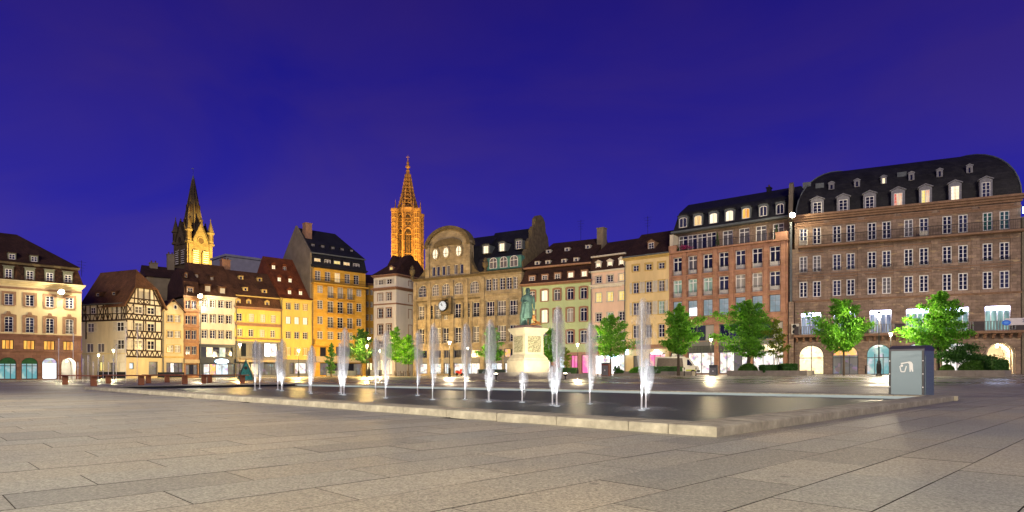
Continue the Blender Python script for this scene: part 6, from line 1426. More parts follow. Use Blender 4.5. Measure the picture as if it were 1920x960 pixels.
# small reclining sphinx at the feet
sphx = empty('sphinx', (TX+.62, TY-.42, zb+4.54), 'small reclining bronze sphinx glowing orange at the feet of the statue', 'sculpture', rz=R(-30)); f2 = MB()
f2.rings([ell(0, .45, .1, .2, .12), ell(0, .4, .3, .24, .2), ell(0, .1, .36, .2, .2), ell(0, -.15, .40, .17, .17), ell(0, -.3, .62, .12, .13), ell(0, -.32, .78, .13, .14), ell(0, -.3, .92, .06, .07)])
for s_ in (-1, 1): f2.tube([(s_*.12, -.1, .18), (s_*.13, -.4, .08), (s_*.13, -.62, .06)], [.09, .07, .06], 8); f2.tube([(s_*.22, .4, .15), (s_*.26, .1, .1)], [.12, .07], 8)
f2.tube([(0, .6, .12), (.2, .75, .1), (.35, .55, .1)], [.05, .04, .03], 6)
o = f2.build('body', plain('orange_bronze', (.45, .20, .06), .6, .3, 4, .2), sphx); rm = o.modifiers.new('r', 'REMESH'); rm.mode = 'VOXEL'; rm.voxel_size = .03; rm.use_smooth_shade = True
# stone rim walls in front of the monument
for (a, c, lab) in ((880, 952, 'left'), (1030, 1105, 'right')):
    x0, x1 = (a-960)/F*58, (c-960)/F*58; MB().box(x0, x1, 57.5, 58.1, zb-.1, zb+.42).build('garden_wall', M_step); tag(bpy.context.scene.objects[-1] if False else COL.objects[-1], 'low granite wall %s of the monument steps' % lab, 'wall')
# little upright spotlights on the paving that light the monument
for (px, lab) in ((930, 'left'), (1060, 'right')):
    Yg = 47.0; x = (px-960)/F*Yg
    e_ = empty('ground_spotlight', (x, Yg, gz(x, Yg)), 'small bright ground spotlight %s of the monument' % lab, 'spotlight', 'monument spotlights')
    MB().lathe([(.09, 0), (.05, .03), (.04, .25), (.12, .3), (.15, .42), (.13, .44)], 10).build('housing', M_iron, e_); MB().lathe([(.13, .441), (.13, .46), (.08, .5)], 10).build('lens', M_globe, e_)
    spot('monument_spot', (x, Yg+.15, gz(x, Yg)+.6), (TX, TY, zb+3.2), 3600, (1.0, .90, .64), 48, .08)
# ================================================================== street lamps
random.seed(5)
def lamp(px, ytop, Y, label, power, col=(1.0, .80, .48), x=None, h=None, big=False, kind='street_lamp'):
    x = (px-960)/F*Y if x is None else x; z0 = gz(x, Y); H_ = (CH+(HZ-ytop)/F*Y-z0) if h is None else h
    e_ = empty(kind, (x, Y, z0), label, 'street lamp', 'lantern street lamps')
    s = H_/5.0; s = max(.7, min(1.3, s))
    MB().lathe([(.22*s, 0), (.24*s, .12), (.16*s, .2), (.19*s, .55*s), (.17*s, .95*s), (.12*s, 1.05*s), (.13*s, 1.15*s), (.07*s, 1.25*s)], 10).build('base', M_iron, e_)
    MB().lathe([(.065*s, 1.25*s), (.05*s, H_*.45), (.075*s, H_*.455), (.045*s, H_*.47), (.04*s, H_-.55*s), (.09*s, H_-.53*s), (.05*s, H_-.45*s)], 8).build('pole', M_iron, e_)
    lz = H_-.45*s
    MB().lathe([(.10*s, lz), (.23*s, lz+.42*s), (.23*s, lz+.43*s), (.10*s, lz+.48*s)], 6).build('lantern_glass', M_globe, e_)
    c = MB().lathe([(.27*s, lz+.435*s), (.25*s, lz+.47*s), (.10*s, lz+.60*s), (.03*s, lz+.66*s), (.02*s, lz+.74*s)], 6)
    for k in range(6): a = k*math.pi/3; c.tube([(.105*s*math.cos(a), .105*s*math.sin(a), lz), (.235*s*math.cos(a), .235*s*math.sin(a), lz+.43*s)], .012*s, 4)
    c.build('lantern_cap', M_iron, e_)
    point('lamp_light', (x, Y-.35*s, z0+lz+.15*s), power*(2.4 if x > 5 else 1.8), col, .2)
lamp(1648, 588, 58, 'tall lantern street lamp standing left of the steel litter bin', 1500, (1.0, .84, .56))
lamp(1670, 624, 70, 'lantern street lamp just behind the tall one near the steel bin', 900, (1.0, .84, .56))
lamp(1333, 634, 79, 'lantern street lamp beside the dark bin before the red block', 1400)
lamp(1083, 644, 88, 'lantern street lamp before the pistachio house', 1500)
lamp(843, 640, 86, 'lantern street lamp before the department store clock', 1800)
lamp(877, 651, 101, 'lantern street lamp close to the department store front', 1200)
lamp(688, 647, 97, 'lantern street lamp under the tree before the ochre block', 4500, (1.0, .66, .22))
lamp(692, 633, 112, 'lantern street lamp close to the ochre block wall', 5500, (1.0, .62, .18))
lamp(712, 656, 108, 'lantern street lamp before the white corner house', 1000, (1.0, .80, .5))
lamp(450, 644, 92, 'lantern street lamp before the mansard shop house', 4500, (1.0, .66, .22))
lamp(213, 655, 84, 'lantern street lamp before the half-timbered house', 1300, (1.0, .82, .46))
lamp(185, 664, 92, 'lantern street lamp in the side street beside the arcade block', 900, (1.0, .82, .46))
lamp(560, 655, 104, 'lantern street lamp before the yellow red-roofed house', 5500, (1.0, .66, .22))
# lamps of the same kind on the near side of the square, behind the camera
lamp(0, 0, -9, 'lantern street lamp on the near side of the square, left behind the viewer', 12000, (1.0, .88, .62), x=-9, h=6.5)
lamp(0, 0, -12, 'lantern street lamp on the near side of the square, right behind the viewer', 4500, (1.0, .88, .68), x=7, h=6.5)
lamp(0, 0, 6, 'lantern street lamp on the square far to the left', 8000, (1.0, .89, .68), x=-17, h=6.5)
# floodlights on the cornices
for f, px, py, lab, pw in ((fA, 115, 547, 'blinding floodlight under the eaves of the arcade block', 900), (fF, 375, 555, 'blinding floodlight under the eaves of the navy shop house', 1100), (fB, 1486, 403, 'blinding floodlight at the roof edge between the two sandstone blocks', 900)):
    u, z = f.at(px, py, -1.2); p = f.world(u, -1.2, z); t = p-Vector((f.n.x, f.n.y, 0))*20+Vector((0, 0, -14))
    e_ = floodlight_body(tuple(p), tuple(t), lab)
    MB().tube([(0, 0, .1), (f.n.x*1.2, f.n.y*1.2, .25)], .03, 6).build('arm', M_iron, e_)
    q = p-Vector((f.n.x, f.n.y, 0))*.35; point('flood_glow', q, pw*1.5, (1, .84, .52), .12)
    spot('flood_beam', q, t, pw*4, (1.0, .84, .52), 110, .15, .8)
# ================================================================== bins
BX, BY = (1709-960)/F*14.9, 14.9
e_ = empty('litter_bin', (BX, BY, 0), 'large brushed steel litter bin with dark curved hood and throw-away pictogram', 'litter bin', rz=R(-49))
M_steel, n9, l9, b9 = _mat('brushed_steel'); b9.inputs['Base Color'].default_value = (.15, .20, .235, 1); b9.inputs['Metallic'].default_value = .35; b9.inputs['Roughness'].default_value = .38
t9 = n9.new('ShaderNodeTexCoord'); mp9 = n9.new('ShaderNodeMapping'); mp9.inputs['Scale'].default_value = (2, 2, 22); z9 = n9.new('ShaderNodeTexNoise'); z9.inputs['Scale'].default_value = 1.2; l9.new(t9.outputs['Object'], mp9.inputs[0]); l9.new(mp9.outputs[0], z9.inputs['Vector']); mr9 = n9.new('ShaderNodeMapRange'); mr9.inputs[3].default_value = .30; mr9.inputs[4].default_value = .55; l9.new(z9.outputs['Fac'], mr9.inputs[0]); l9.new(mr9.outputs[0], b9.inputs['Roughness'])
hw, hd, hh = .36, .34, 1.08
MB().box(-hw, hw, -hd, hd, .02, hh).build('body', M_steel, e_)
A = [(-hd-.004, hh), (-hd-.004, hh+.04), (-hd*.72, hh+.10), (-hd*.3, hh+.125), (hd*.3, hh+.125), (hd*.72, hh+.10), (hd+.004, hh+.04), (hd+.004, hh)]
MB().prism(A, -hw-.006, hw+.006, 'x').build('hood', plain('dark_grey_hood', (.06, .055, .07), .4, .2, 3, .05, metal=.2), e_)
MB().box(-hw+.045, hw-.045, -hd-.012, -hd, .06, hh-.03).build('front_panel', M_steel, e_)
MB().box(hw, hw+.012, -hd+.06, hd-.05, .05, hh-.12).build('side_panel', M_steel, e_)
for s_ in (-1, 1): MB().box(s_*(hw-.02)-.022, s_*(hw-.02)+.022, -hd-.018, -hd, .02, hh-.002).build('edge_rail', M_darkfr, e_)
for z in (.25, .55, .85):
    for s_ in (-1, 1): MB().lathe([(.014, 0), (.012, .012)], 8).build('rivet', M_white, e_, (s_*(hw-.02), -hd-.018, z)).rotation_euler = (R(90), 0, 0)
MB().box(-hw-.02, hw+.02, -hd-.02, hd+.02, -.01, .02).build('foot_plate', M_darkfr, e_)
pw = plain('white_print', (.75, .75, .75), .5, .05); y = -hd-.0135
pg = MB()
def strip(pts, w):
    for (x0, z0), (x1, z1) in zip(pts, pts[1:]):
        L_ = math.hypot(x1-x0, z1-z0); nx, nz2 = -(z1-z0)/L_*w/2, (x1-x0)/L_*w/2
        pg.face([(x0+nx, y, z0+nz2), (x0-nx, y, z0-nz2), (x1-nx, y, z1-nz2), (x1+nx, y, z1+nz2)])
strip([(-.13, .73), (-.105, .60), (-.03, .60), (.005, .73)], .022)
pg.face([(-.115, y, .80), (-.10, y, .775), (.03, y, .80), (.06, y, .78), (.07, y, .60), (.095, y, .60), (.10, y, .66), (.12, y, .60), (.145, y, .60), (.135, y, .78), (.11, y, .825), (.07, y, .835)])
pg.face([(-.09+.03*math.cos(t*.7854), y, .74+.03*math.sin(t*.7854)) for t in range(8)])
pg.build('pictogram', pw, e_)
def small_bin(px, Y, label, m, w=.38, h=1.15):
    x = (px-960)/F*Y; e_ = empty('litter_bin', (x, Y, gz(x, Y)), label, 'litter bin', rz=-.5)
    MB().box(-w, w, -.33, .33, .02, h-.15).build('body', m, e_); MB().prism([(-.35, h-.149), (-.35, h-.1), (-.2, h), (.2, h), (.35, h-.1), (.35, h-.149)], -w-.02, w+.02, 'x').build('hood', M_darkfr, e_)
    MB().box(-w+.06, w-.06, -.345, -.33, .1, h-.3).build('door', M_greyp, e_); MB().prism([(-.08, h*.4), (.08, h*.4), (0, h*.55)], -.352, -.346).build('pictogram', M_white, e_)
small_bin(1338, 66, 'dark litter bin before the lit red sandstone block', plain('bin_grey', (.08, .08, .09), .4, .2, 4, .05)); small_bin(1136, 74, 'reddish litter bin left of the planter before the pink house', plain('bin_red', (.22, .07, .05), .5, .2, 4, .05), .45, 1.55)
# ================================================================== trees
def leafmat(name, c, c2):
    m, n_, l_, b_ = _mat(name); g2 = n_.new('ShaderNodeNewGeometry'); z_ = n_.new('ShaderNodeTexNoise'); z_.inputs['Scale'].default_value = 1.3; z_.inputs['Detail'].default_value = 3; l_.new(g2.outputs['Position'], z_.inputs['Vector'])
    rp = n_.new('ShaderNodeMath'); rp.operation = 'ADD'; l_.new(g2.outputs['Random Per Island'], rp.inputs[0]); l_.new(z_.outputs['Fac'], rp.inputs[1]); hf = n_.new('ShaderNodeMath'); hf.operation = 'MULTIPLY'; hf.inputs[1].default_value = .5; l_.new(rp.outputs[0], hf.inputs[0])
    l_.new(mixc(n_, l_, hf.outputs[0], c, c2), b_.inputs['Base Color']); b_.inputs['Roughness'].default_value = .55
    tl_ = n_.new('ShaderNodeBsdfTranslucent'); l_.new(mixc(n_, l_, hf.outputs[0], [x*1.2 for x in c], [x*1.3 for x in c2]), tl_.inputs['Color']); ms_ = n_.new('ShaderNodeMixShader'); ms_.inputs[0].default_value = .4; l_.new(b_.outputs[0], ms_.inputs[1]); l_.new(tl_.outputs[0], ms_.inputs[2]); l_.new(ms_.outputs[0], n_['Material Output'].inputs[0]); return m
M_leaf = leafmat('fresh_green_leaves', (.035, .20, .014), (.24, .56, .035)); M_leafy = leafmat('yellow_green_leaves', (.10, .19, .012), (.30, .36, .03)); M_leafd = leafmat('dark_green_leaves', (.015, .08, .012), (.07, .20, .025)); M_hedge = leafmat('hedge_leaves', (.03, .11, .01), (.11, .25, .02))
M_bark = plain('grey_brown_bark', (.075, .055, .04), .9, .3, 8, .4)
def leafface(b, p, s, rnd):
    n = Vector((rnd.gauss(0, 1), rnd.gauss(0, 1), rnd.gauss(0, .8)+.6)).normalized(); a = n.orthogonal().normalized(); a = Matrix.Rotation(rnd.uniform(0, 6.28), 3, n) @ a; c = n.cross(a)
    b.face([p-a*s, p+c*s*.55, p+a*s*1.1, p-c*s*.55])
def tree(px, ybase, ytop, wpx, Y, label, seed, m=None, trunk=.12, low=.30, dens=1.0, leaf=.12, stakes=False, cat='tree'):
    rnd = random.Random(seed); x = (px-960)/F*Y; z0 = gz(x, Y); Ht = (CH+(HZ-ytop)/F*Y)-z0; Wd = wpx/F*Y/2
    e_ = empty('tree', (x, Y, z0), label, cat, 'young plane trees')
    tk = MB(); zz = [0, Ht*.15, Ht*.4, Ht*.65, Ht*.97]; off = [(0, 0)]+[(rnd.gauss(0, .03*k), rnd.gauss(0, .03*k)) for k in range(1, 5)]
    tp = [(off[k][0], off[k][1], zz[k]) for k in range(5)]
    tk.tube(tp, [trunk*1.25, trunk, trunk*.8, trunk*.5, trunk*.12], 8); lf = MB()
    def tpos(z):
        for k in range(4):
            if zz[k] <= z <= zz[k+1]: t = (z-zz[k])/(zz[k+1]-zz[k]); return Vector(tp[k]).lerp(Vector(tp[k+1]), t)
        return Vector(tp[4])
    secf = [rnd.uniform(.80, 1.18) for _ in range(5)]; nl = int(30*dens)
    for i in range(nl):
        f = (i+rnd.random())/nl; zb_ = Ht*(low+(1-low)*f*.93); prof = (1-f)**.75*(.30+.70*smooth(0, .22, f)) * rnd.choice((.55, .8, 1.0, 1.1, 1.32))*rnd.uniform(.85, 1.1)+.08
        a = i*2.399+rnd.uniform(-.5, .5); ln = Wd*prof*secf[int(a/1.2566) % 5]*(1.25 if rnd.random() < .15 else 1); p = tpos(zb_); up = .12+.55*f
        q = p+Vector((math.cos(a)*ln, math.sin(a)*ln, ln*up+rnd.uniform(-.1, .2))); mid = p.lerp(q, .5)+Vector((0, 0, -.06*ln))
        tk.tube([p, mid, q], [trunk*.28*(1-f*.6), trunk*.17*(1-f*.6), .008], 5, caps=False)
        n_lf = int((44+150*ln)*dens)
        for k in range(n_lf):
            t = rnd.random()**.7; c = p.lerp(mid, t*2) if t < .5 else mid.lerp(q, t*2-1); sp_ = .07+.15*ln*(.35+.65*math.sin(math.pi*min(1, t*1.02)))
            v = Vector((rnd.gauss(0, sp_), rnd.gauss(0, sp_), rnd.gauss(0, sp_*.55)))
            if t < .25 and rnd.random() < .5: continue
            leafface(lf, c+v, leaf*rnd.uniform(.6, 1.25), rnd)
    for k in range(int(70*dens)): p = tpos(Ht*rnd.uniform(.75, 1.0)); leafface(lf, p+Vector((rnd.gauss(0, .16), rnd.gauss(0, .16), rnd.gauss(0, .12))), leaf*rnd.uniform(.6, 1.2), rnd)
    tk.build('trunk', M_bark, e_); lf.build('crown', m or M_leaf, e_)
    if stakes:
        for s_ in (-1, 1): MB().tube([(s_*.45, -.2, 0), (s_*.12, 0, 2.2)], .04, 6).build('stake', plain('pale_stake_wood%d%d' % (px, s_), (.45, .30, .12), .8, .2, 4, .1), e_)
tree(1272, 703, 568, 88, 74, 'dense green tree beside the parked white van', 21, trunk=.16, dens=1.25)
tree(1403, 700, 562, 104, 72, 'large green tree in the planter before the red sandstone block', 22, trunk=.22, dens=1.3, low=.24)
tree(1456, 705, 596, 62, 70, 'thin yellow-green young tree held by wooden stakes', 23, M_leafy, trunk=.05, dens=.62, low=.32, stakes=True)
tree(1582, 704, 558, 104, 62, 'green tree left of the tall street lamp', 24, trunk=.10, dens=1.15)
tree(1760, 703, 545, 124, 56, 'wide green tree behind the steel litter bin', 25, trunk=.14, dens=1.15)
tree(1145, 702, 588, 78, 84, 'green tree before the pink house', 26, trunk=.11)
tree(921, 702, 610, 54, 88, 'green tree left of the monument', 27, trunk=.10)
tree(1033, 702, 614, 58, 82, 'green tree right of the monument, seen through the water jet', 28, trunk=.10)
tree(1062, 704, 650, 26, 80, 'slim young tree before the pistachio house', 29, M_leafy, trunk=.04, dens=.5)
tree(678, 706, 616, 52, 100, 'dark green tree before the ochre block', 30, M_leafd, trunk=.14)
tree(621, 706, 642, 24, 98, 'slim climbing-shaped tree at the left of the ochre block', 31, M_leafd, trunk=.12, low=.1, dens=.8)
tree(742, 706, 612, 42, 104, 'slender green tree at the corner of the white house', 32, trunk=.09)
tree(766, 706, 626, 46, 100, 'lighter green tree between the white house and the department store', 33, trunk=.09)
# ================================================================== planters, hedges, shrubs
M_plant = plain('planter_granite', (.27, .24, .20), .8, .2, 2.5, .25)
def planter(px0, px1, Y0_, Y1_, h, label):
    x0, x1 = (px0-960)/F*Y0_, (px1-960)/F*Y1_; p, q = Vector((x0, Y0_)), Vector((x1, Y1_)); d = q-p; L_ = d.length; z0 = gz(x0, Y0_)
    e_ = empty('planter', (x0, Y0_, z0), label, 'planter', 'granite planters', rz=math.atan2(d.y, d.x)); n_ = max(2, int(L_/1.6))
    for i in range(n_): MB().box(L_*i/n_+.006, L_*(i+1)/n_-.006, 0, .3, -.15, h).build('wall_block', M_plant, e_)
    MB().box(.01, L_-.01, 1.7, 1.95, -.15, h).build('rear_wall', M_plant, e_)
    for xx in (0.0, L_-.25): MB().box(xx, xx+.25, .301, 1.699, -.15, h-.003).build('end_wall', M_plant, e_)
    MB().box(.2, L_-.2, .25, 1.75, -.1, h-.1).build('soil', M_ground, e_); return e_
planter(1363, 1513, 69, 63, .55, 'long granite planter before the red sandstone block'); planter(1727, 1884, 55, 50.5, .5, 'granite planter with topiary at the right edge of the square'); planter(1150, 1298, 80, 75, .55, 'granite planter with low shrubs before the pale yellow house')
def bush(px, Y, yb, yt, wpx, label, shape, m, seed, n_=1500, leaf=.07, name='shrub'):
    rnd = random.Random(seed); x = (px-960)/F*Y; zb_ = CH+(HZ-yb)/F*Y; zt = CH+(HZ-yt)/F*Y; w = wpx/F*Y/2; h = zt-zb_; b = MB(); e_ = empty(name, (x, Y, zb_-.1), label, 'shrub', 'planter shrubs')
    for i in range(n_):
        if shape == 'dome': a = rnd.uniform(0, 6.283); ph = math.asin(rnd.random()); r = 1+rnd.gauss(0, .035); p = Vector((w*r*math.cos(a)*math.cos(ph), min(w, .75)*r*math.sin(a)*math.cos(ph), .1+h*r*math.sin(ph)))
        elif shape == 'box':
            p = Vector((rnd.uniform(-w, w), rnd.uniform(-.6, .6), .1+rnd.uniform(0, h))); k = rnd.randrange(3)
            if k == 0: p.z = .1+h+rnd.gauss(0, .03)
            elif k == 1: p.y = -.6+rnd.gauss(0, .03)
            else: p.x = w*rnd.choice((-1, 1))+rnd.gauss(0, .03)
        else:
            k = rnd.randrange(14); r2 = random.Random(seed*50+k); a = r2.uniform(0, 6.28); rr = r2.uniform(.1, 1); c = Vector((math.cos(a)*w*rr, math.sin(a)*.8*rr, .1+h*r2.uniform(.3, .95)*(1-.45*rr))); p = c+Vector((rnd.gauss(0, w*.26), rnd.gauss(0, .3), rnd.gauss(0, h*.055)))
        leafface(b, p, leaf*rnd.uniform(.7, 1.3), rnd)
    b.build('foliage', m, e_)
    core = MB()
    if shape == 'dome': core.rings([ell(0, 0, .1, w*.93, min(w, .75)*.93, 14), ell(0, 0, .1+h*.5, w*.8, min(w, .75)*.8, 14), ell(0, 0, .1+h*.8, w*.52, min(w, .75)*.5, 14), ell(0, 0, .1+h*.93, w*.1, .1, 14)])
    elif shape == 'box': core.box(-w*.97, w*.97, -.57, .57, .05, .1+h*.96)
    else:
        for k in range(5): core.tube([(0, 0, 0), (w*.4*math.cos(k*1.3), .3*math.sin(k*1.3), h*.4), (w*.8*math.cos(k*1.3), .6*math.sin(k*1.3), h*.7)], [.05, .04, .015], 5)
    core.build('stems', M_leafd if shape != 'spread' else M_bark, e_)
bush(1403, 68.3, 698, 682, 36, 'clipped dome shrub at the foot of the large tree', 'dome', M_hedge, 61)
bush(1444, 66.6, 698, 685, 34, 'loose flowering hedge in the long planter', 'box', M_leafd, 62); bush(1478, 65.3, 698, 683, 26, 'clipped box hedge at the right end of the long planter', 'box', M_leafd, 63)
bush(1776, 54.3, 695, 684, 22, 'small clipped dome shrub near the steel bin', 'dome', M_hedge, 64); bush(1826, 53.1, 695, 677, 52, 'wide clipped dome shrub in the right planter', 'dome', M_hedge, 65, 2400); bush(1868, 51.9, 695, 676, 26, 'clipped square hedge at the right planter end', 'box', M_leafd, 66)
bush(1812, 54.2, 694, 640, 92, 'spreading maple shrub with layered branches in the right planter', 'spread', M_leafd, 67, 5200, .085)
bush(1200, 79.0, 699, 688, 40, 'low green shrub in the planter before the pale yellow house', 'dome', M_leaf, 68); bush(1247, 77.5, 699, 688, 60, 'low dark hedge in the planter before the parked van', 'box', M_leafd, 69); bush(1162, 79.7, 699, 693, 18, 'small dark cushion plant at the left planter end', 'dome', M_leafd, 70, 500)
bush(1063, 84, 702, 690, 34, 'low hedge before the pistachio house', 'box', M_leafd, 71, 800)
def cone(px, Y, yb, yt, lab, seed):
    rnd = random.Random(seed); x = (px-960)/F*Y; zb_ = CH+(HZ-yb)/F*Y; h = (yb-yt)/F*Y; e_ = empty('small_conifer', (x, Y, zb_), lab, 'shrub', 'little conifers'); b = MB()
    for i in range(420): t = rnd.random()**1.4; r = .26*(1-t)+.02; a = rnd.uniform(0, 6.28); leafface(b, Vector((r*math.cos(a), r*math.sin(a), .12+h*t)), .07, rnd)
    b.build('foliage', M_leafd, e_); MB().tube([(0, 0, -.1), (0, 0, h*.8)], [.05, .02], 6).build('stem', M_bark, e_)
cone(1153.5, 79.9, 697, 687, 'little dark conifer, left of the pair before the bright shop', 81); cone(1159.5, 79.8, 696, 687, 'little dark conifer, right of the pair before the bright shop', 82)
M_flow = leafmat('magenta_flowers', (.45, .03, .18), (.75, .12, .38))
for px, yb, yt, w, m, shp, lab in ((1283, 470, 458, 26, M_flow, 'spread', 'magenta flowers spilling over the roof terrace parapet'), (1268, 470, 461, 10, M_leafd, 'dome', 'green plant beside the magenta terrace flowers')):
    u, z = fB.at(px, yb, .35); p = fB.world(u, .35, z); bush(px, p.y, yb, yt, w, lab, shp, m, int(px), 900, .06)
for px, yb, yt, lab in ((1345, 461, 437, 'slim conifer in a pot on the roof terrace'), (1456, 449, 424, 'slim conifer at the right end of the roof terrace')):
    u, z = fB.at(px, yb, .9); cone(px, fB.world(u, .9, z).y, yb, yt, lab, int(px))
# ================================================================== parked van
VX, VY = (1268-960)/F*86, 86.0
v = empty('parked_van', (VX, VY, gz(VX, VY)), 'white parked van with rounded cab and grey cargo side', 'van', rz=R(-12))
M_vw = plain('van_white', (.62, .60, .56), .35, .08, 2, .0, spec=.5)
MB().prism([(-2.75, .45), (1.15, .45), (1.15, 2.35), (1.0, 2.45), (-2.65, 2.45), (-2.75, 2.35)], -1.0, 1.0).build('cargo_body', M_vw, v)
MB().prism([(-2.6, .95), (.9, .95), (.75, 2.25), (-2.45, 2.25)], -1.03, -1.0).build('cargo_panel', plain('van_grey_panel', (.12, .10, .09), .6, .2, 3, .05), v)
MB().prism([(1.151, .42), (2.85, .42), (2.9, .8), (2.75, 1.15), (2.25, 1.3), (1.6, 2.25), (1.151, 2.3)], -.95, .95).build('cab', M_vw, v)
MB().prism([(1.35, 1.3), (2.05, 1.3), (1.55, 2.05), (1.35, 2.05)], -.97, -.95).build('side_window', M_gl, v); MB().hexa([(2.24, -.82, 1.34), (2.24, .82, 1.34), (1.64, .76, 2.2), (1.64, -.76, 2.2)], [(2.27, -.82, 1.36), (2.27, .82, 1.36), (1.67, .76, 2.22), (1.67, -.76, 2.22)]).build('windscreen', M_gl, v)
MB().box(2.6, 3.0, -.96, .96, .38, .68).build('bumper', M_darkfr, v); MB().box(1.7, 1.95, -1.15, -.97, 1.25, 1.55).build('mirror', M_darkfr, v)
for s_ in (-1, 1): MB().box(2.8, 2.89, s_*.7-.18, s_*.7+.18, .78, .98).build('headlight', M_cur, v)
MB().box(1.2, 2.5, -.975, -.95, .55, .72).build('side_stripe', plain('lime_stripe', (.45, .55, .03), .5, .1), v)
for xw in (-1.8, 2.1):
    for s_ in (-1, 1): w = MB().lathe([(.18, -.1), (.34, -.1), (.36, -.05), (.36, .05), (.34, .1), (.18, .1)], 16).build('wheel', M_iron, v, (xw, s_*.88, .36)); w.rotation_euler = (R(90), 0, 0); MB().lathe([(.18, -.11), (.18, .11)], 12).build('rim', M_greyp, w)
# ================================================================== bicycles, scooter, cafe terrace, bollards
def bicycle(px, Y, label, m, rz):
    x = (px-960)/F*Y; e_ = empty('bicycle', (x, Y, gz(x, Y)), label, 'bicycle', 'bicycles by the department store', rz=rz)
    for xx in (-.52, .52):
        b = MB()
        for k in range(16): a, c = k*.3927, (k+1)*.3927; b.tube([(xx+.33*math.cos(a), 0, .34+.33*math.sin(a)), (xx+.33*math.cos(c), 0, .34+.33*math.sin(c))], .018, 5, False)
        for k in range(6): a = k*1.047; b.tube([(xx, 0, .34), (xx+.32*math.cos(a), 0, .34+.32*math.sin(a))], .004, 3, False)
        b.build('wheel', M_iron, e_)
    MB().tube([(-.52, 0, .34), (-.18, 0, .82), (.36, 0, .86), (-.05, 0, .34), (-.52, 0, .34)], .018, 6).tube([(-.05, 0, .34), (-.2, 0, .92)], .018, 6).tube([(.52, 0, .34), (.34, 0, .98)], .018, 6).build('frame', m, e_)
    MB().tube([(.42, -.26, 1.02), (.34, 0, 1.0), (.42, .26, 1.02)], .014, 5).build('handlebar', M_iron, e_); MB().hexa([(-.32, -.07, .92), (-.08, -.03, .92), (-.08, .03, .92), (-.32, .07, .92)], [(-.32, -.08, .97), (-.06, -.03, .96), (-.06, .03, .96), (-.32, .08, .97)]).build('saddle', M_iron, e_)
M_bb = plain('blue_bike', (.05, .12, .25), .4, .1); M_rb = plain('red_bike', (.5, .03, .02), .4, .1)
for px, Y, lab, m, rz in ((818, 103, 'grey-blue bicycle left of the department store lamp', M_bb, .3), (827, 102, 'second bicycle parked beside the department store lamp', M_greyp, -.4), (835, 101.5, 'pale bicycle leaning close to the lamp before the clock', M_lead, .6), (1623, 73, 'dark bicycle beside the tall street lamp near the green arch', M_iron, 1.0)): bicycle(px, Y, lab, m, rz)
x, Y = (861-960)/F*101, 101.0; e_ = empty('red_scooter', (x, Y, gz(x, Y)), 'red motor scooter before the department store windows', 'scooter', rz=1.0)
for xx in (-.6, .6): w = MB().lathe([(.1, -.06), (.25, -.06), (.27, 0), (.25, .06), (.1, .06)], 12).build('wheel', M_iron, e_, (xx, 0, .27)); w.rotation_euler = (R(90), 0, 0)
MB().prism([(-.85, .5), (-.2, .35), (.3, .33), (.42, .45), (.55, 1.05), (.45, 1.05), (.25, .48), (-.1, .48), (-.15, .72), (-.8, .8)], -.17, .17).build('body', M_rb, e_); MB().prism([(-.8, .801), (-.15, .76), (-.15, .84), (-.75, .9)], -.15, .15).build('seat', M_iron, e_); MB().tube([(.48, -.3, 1.12), (.46, 0, 1.1), (.48, .3, 1.12)], .02, 6).tube([(.6, 0, .27), (.46, 0, 1.1)], .03, 6).build('handlebar', M_iron, e_)
def fence(px0, px1, Y, h, label, m=None):
    x0, x1 = (px0-960)/F*Y, (px1-960)/F*Y; e_ = empty('terrace_screen', (x0, Y, gz(x0, Y)), label, 'screen', 'cafe terrace screens'); L_ = x1-x0; n_ = max(2, int(L_/1.5))
    for i in range(n_): MB().box(L_*i/n_+.05, L_*(i+1)/n_-.05, -.02, .02, .12, h).build('panel', m or M_greyp, e_)
    for i in range(n_+1): MB().box(L_*i/n_-.03, L_*i/n_+.03, -.04, .04, 0, h+.05).build('post', M_iron, e_)
fence(612, 668, 108, 1.0, 'low grey terrace screen before the ochre block', M_lead); fence(694, 716, 110, 1.1, 'low grey terrace screen before the white corner house', M_greyp); fence(896, 948, 84, .95, 'dark green terrace screen left of the monument', plain('dark_green_panel', (.03, .05, .03), .6, .2)); fence(183, 236, 90, 1.0, 'dark railing screen before the half-timbered house', M_iron); fence(296, 345, 94, .9, 'dark railing screen before the small gabled house', M_iron)
for i, (px, Y, lab) in enumerate(((1121, 78, 'black iron bollard left of the reddish litter bin'), (1283, 73, 'black iron bollard behind the parked van, left one'), (1305, 73, 'black iron bollard at the nose of the parked van'))):
    x = (px-960)/F*Y; e_ = empty('bollard', (x, Y, gz(x, Y)), lab, 'bollard', 'iron bollards'); MB().lathe([(.08, 0), (.08, .1), (.05, .14), (.045, .8), (.07, .84), (.06, .92), (.02, .96)], 10).build('post', M_iron, e_); MB().lathe([(.055, .6), (.055, .66)], 10).build('band', M_white, e_)
M_chair = plain('cafe_wicker', (.16, .10, .06), .7, .25, 6, .2)
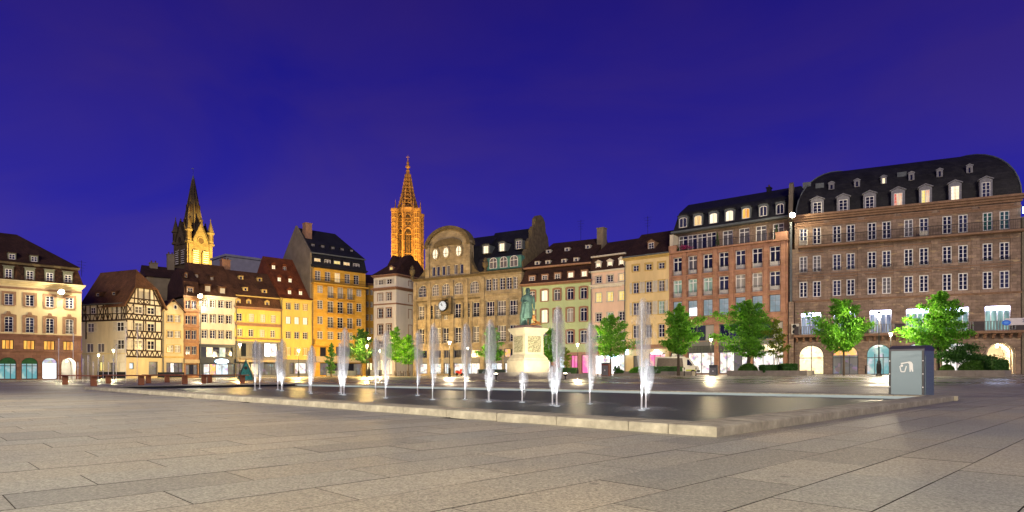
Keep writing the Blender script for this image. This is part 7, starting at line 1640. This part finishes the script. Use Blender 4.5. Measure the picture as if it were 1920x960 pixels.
def cafe_set(px, Y, lab):
    x = (px-960)/F*Y; z0 = gz(x, Y)
    e_ = empty('cafe_table', (x, Y, z0), 'small round cafe table %s' % lab, 'table', 'cafe tables'); MB().lathe([(.36, .72), (.36, .75)], 14).build('table_top', M_greyp, e_); MB().lathe([(.22, 0), (.2, .03), (.03, .05), (.03, .719)], 8).build('pedestal', M_iron, e_)
    for s_, w_ in ((-1, 'left'), (1, 'right')):
        c_ = empty('cafe_chair', (x+s_*.62, Y, z0), 'wicker cafe chair on the %s of the table %s' % (w_, lab), 'chair', 'cafe chairs', rz=s_*math.pi/2)
        MB().box(-.22, .22, -.22, .22, .43, .47).build('seat', M_chair, c_); MB().box(-.21, .21, -.24, -.2, .48, .88).build('backrest', M_chair, c_)
        for a_ in (-1, 1):
            for b_ in (-1, 1): MB().box(a_*.19-.018, a_*.19+.018, b_*.19-.018, b_*.19+.018, 0, .429).build('leg', M_iron, c_)
for px, Y, lab in ((748, 113, 'left of the white house arch'), (760, 112, 'before the white house arch'), (773, 111, 'right of the white house arch'), (905, 95, 'behind the green terrace screen'), (925, 94, 'beside the tree left of the monument')): cafe_set(px, Y, lab)
# ================================================================== aerials and a street edge
for f, px, py0, py1, y, lab in ((fG, 1089, 412, 450, 6.5, 'green house roof'), (fX, 1214.5, 405, 440, 6, 'yellow house roof'), (fH, 153, 488, 506, 6, 'half-timbered roof')):
    u, z1 = f.at(px, py0, y); z0 = f.z(px, py1, y); b = MB().tube([(u, y, z0-1), (u, y, z1)], .03, 5)
    for k in range(4): zz_ = z1-.25-k*.45; b.tube([(u-.7+.1*k, y, zz_), (u+.7-.1*k, y, zz_)], .015, 4)
    f.put(b, 'aerial', M_iron)
# neon letter and lit street beyond the right edge
R_, fR = building('far_right_house', (58.62, 73.6), (69.0, 67.5), 'house with cyan neon letter at the right edge of the picture')
zr_ = fR.z(1919, 406); fR.wall(-1, zr_, M_greywall); backbox(fR, zr_, 8, M_greywall)
text('L', fR, fR.u(1914), -.5, fR.z(1914, 402), 1.1, M_neon, 'neon_letter')
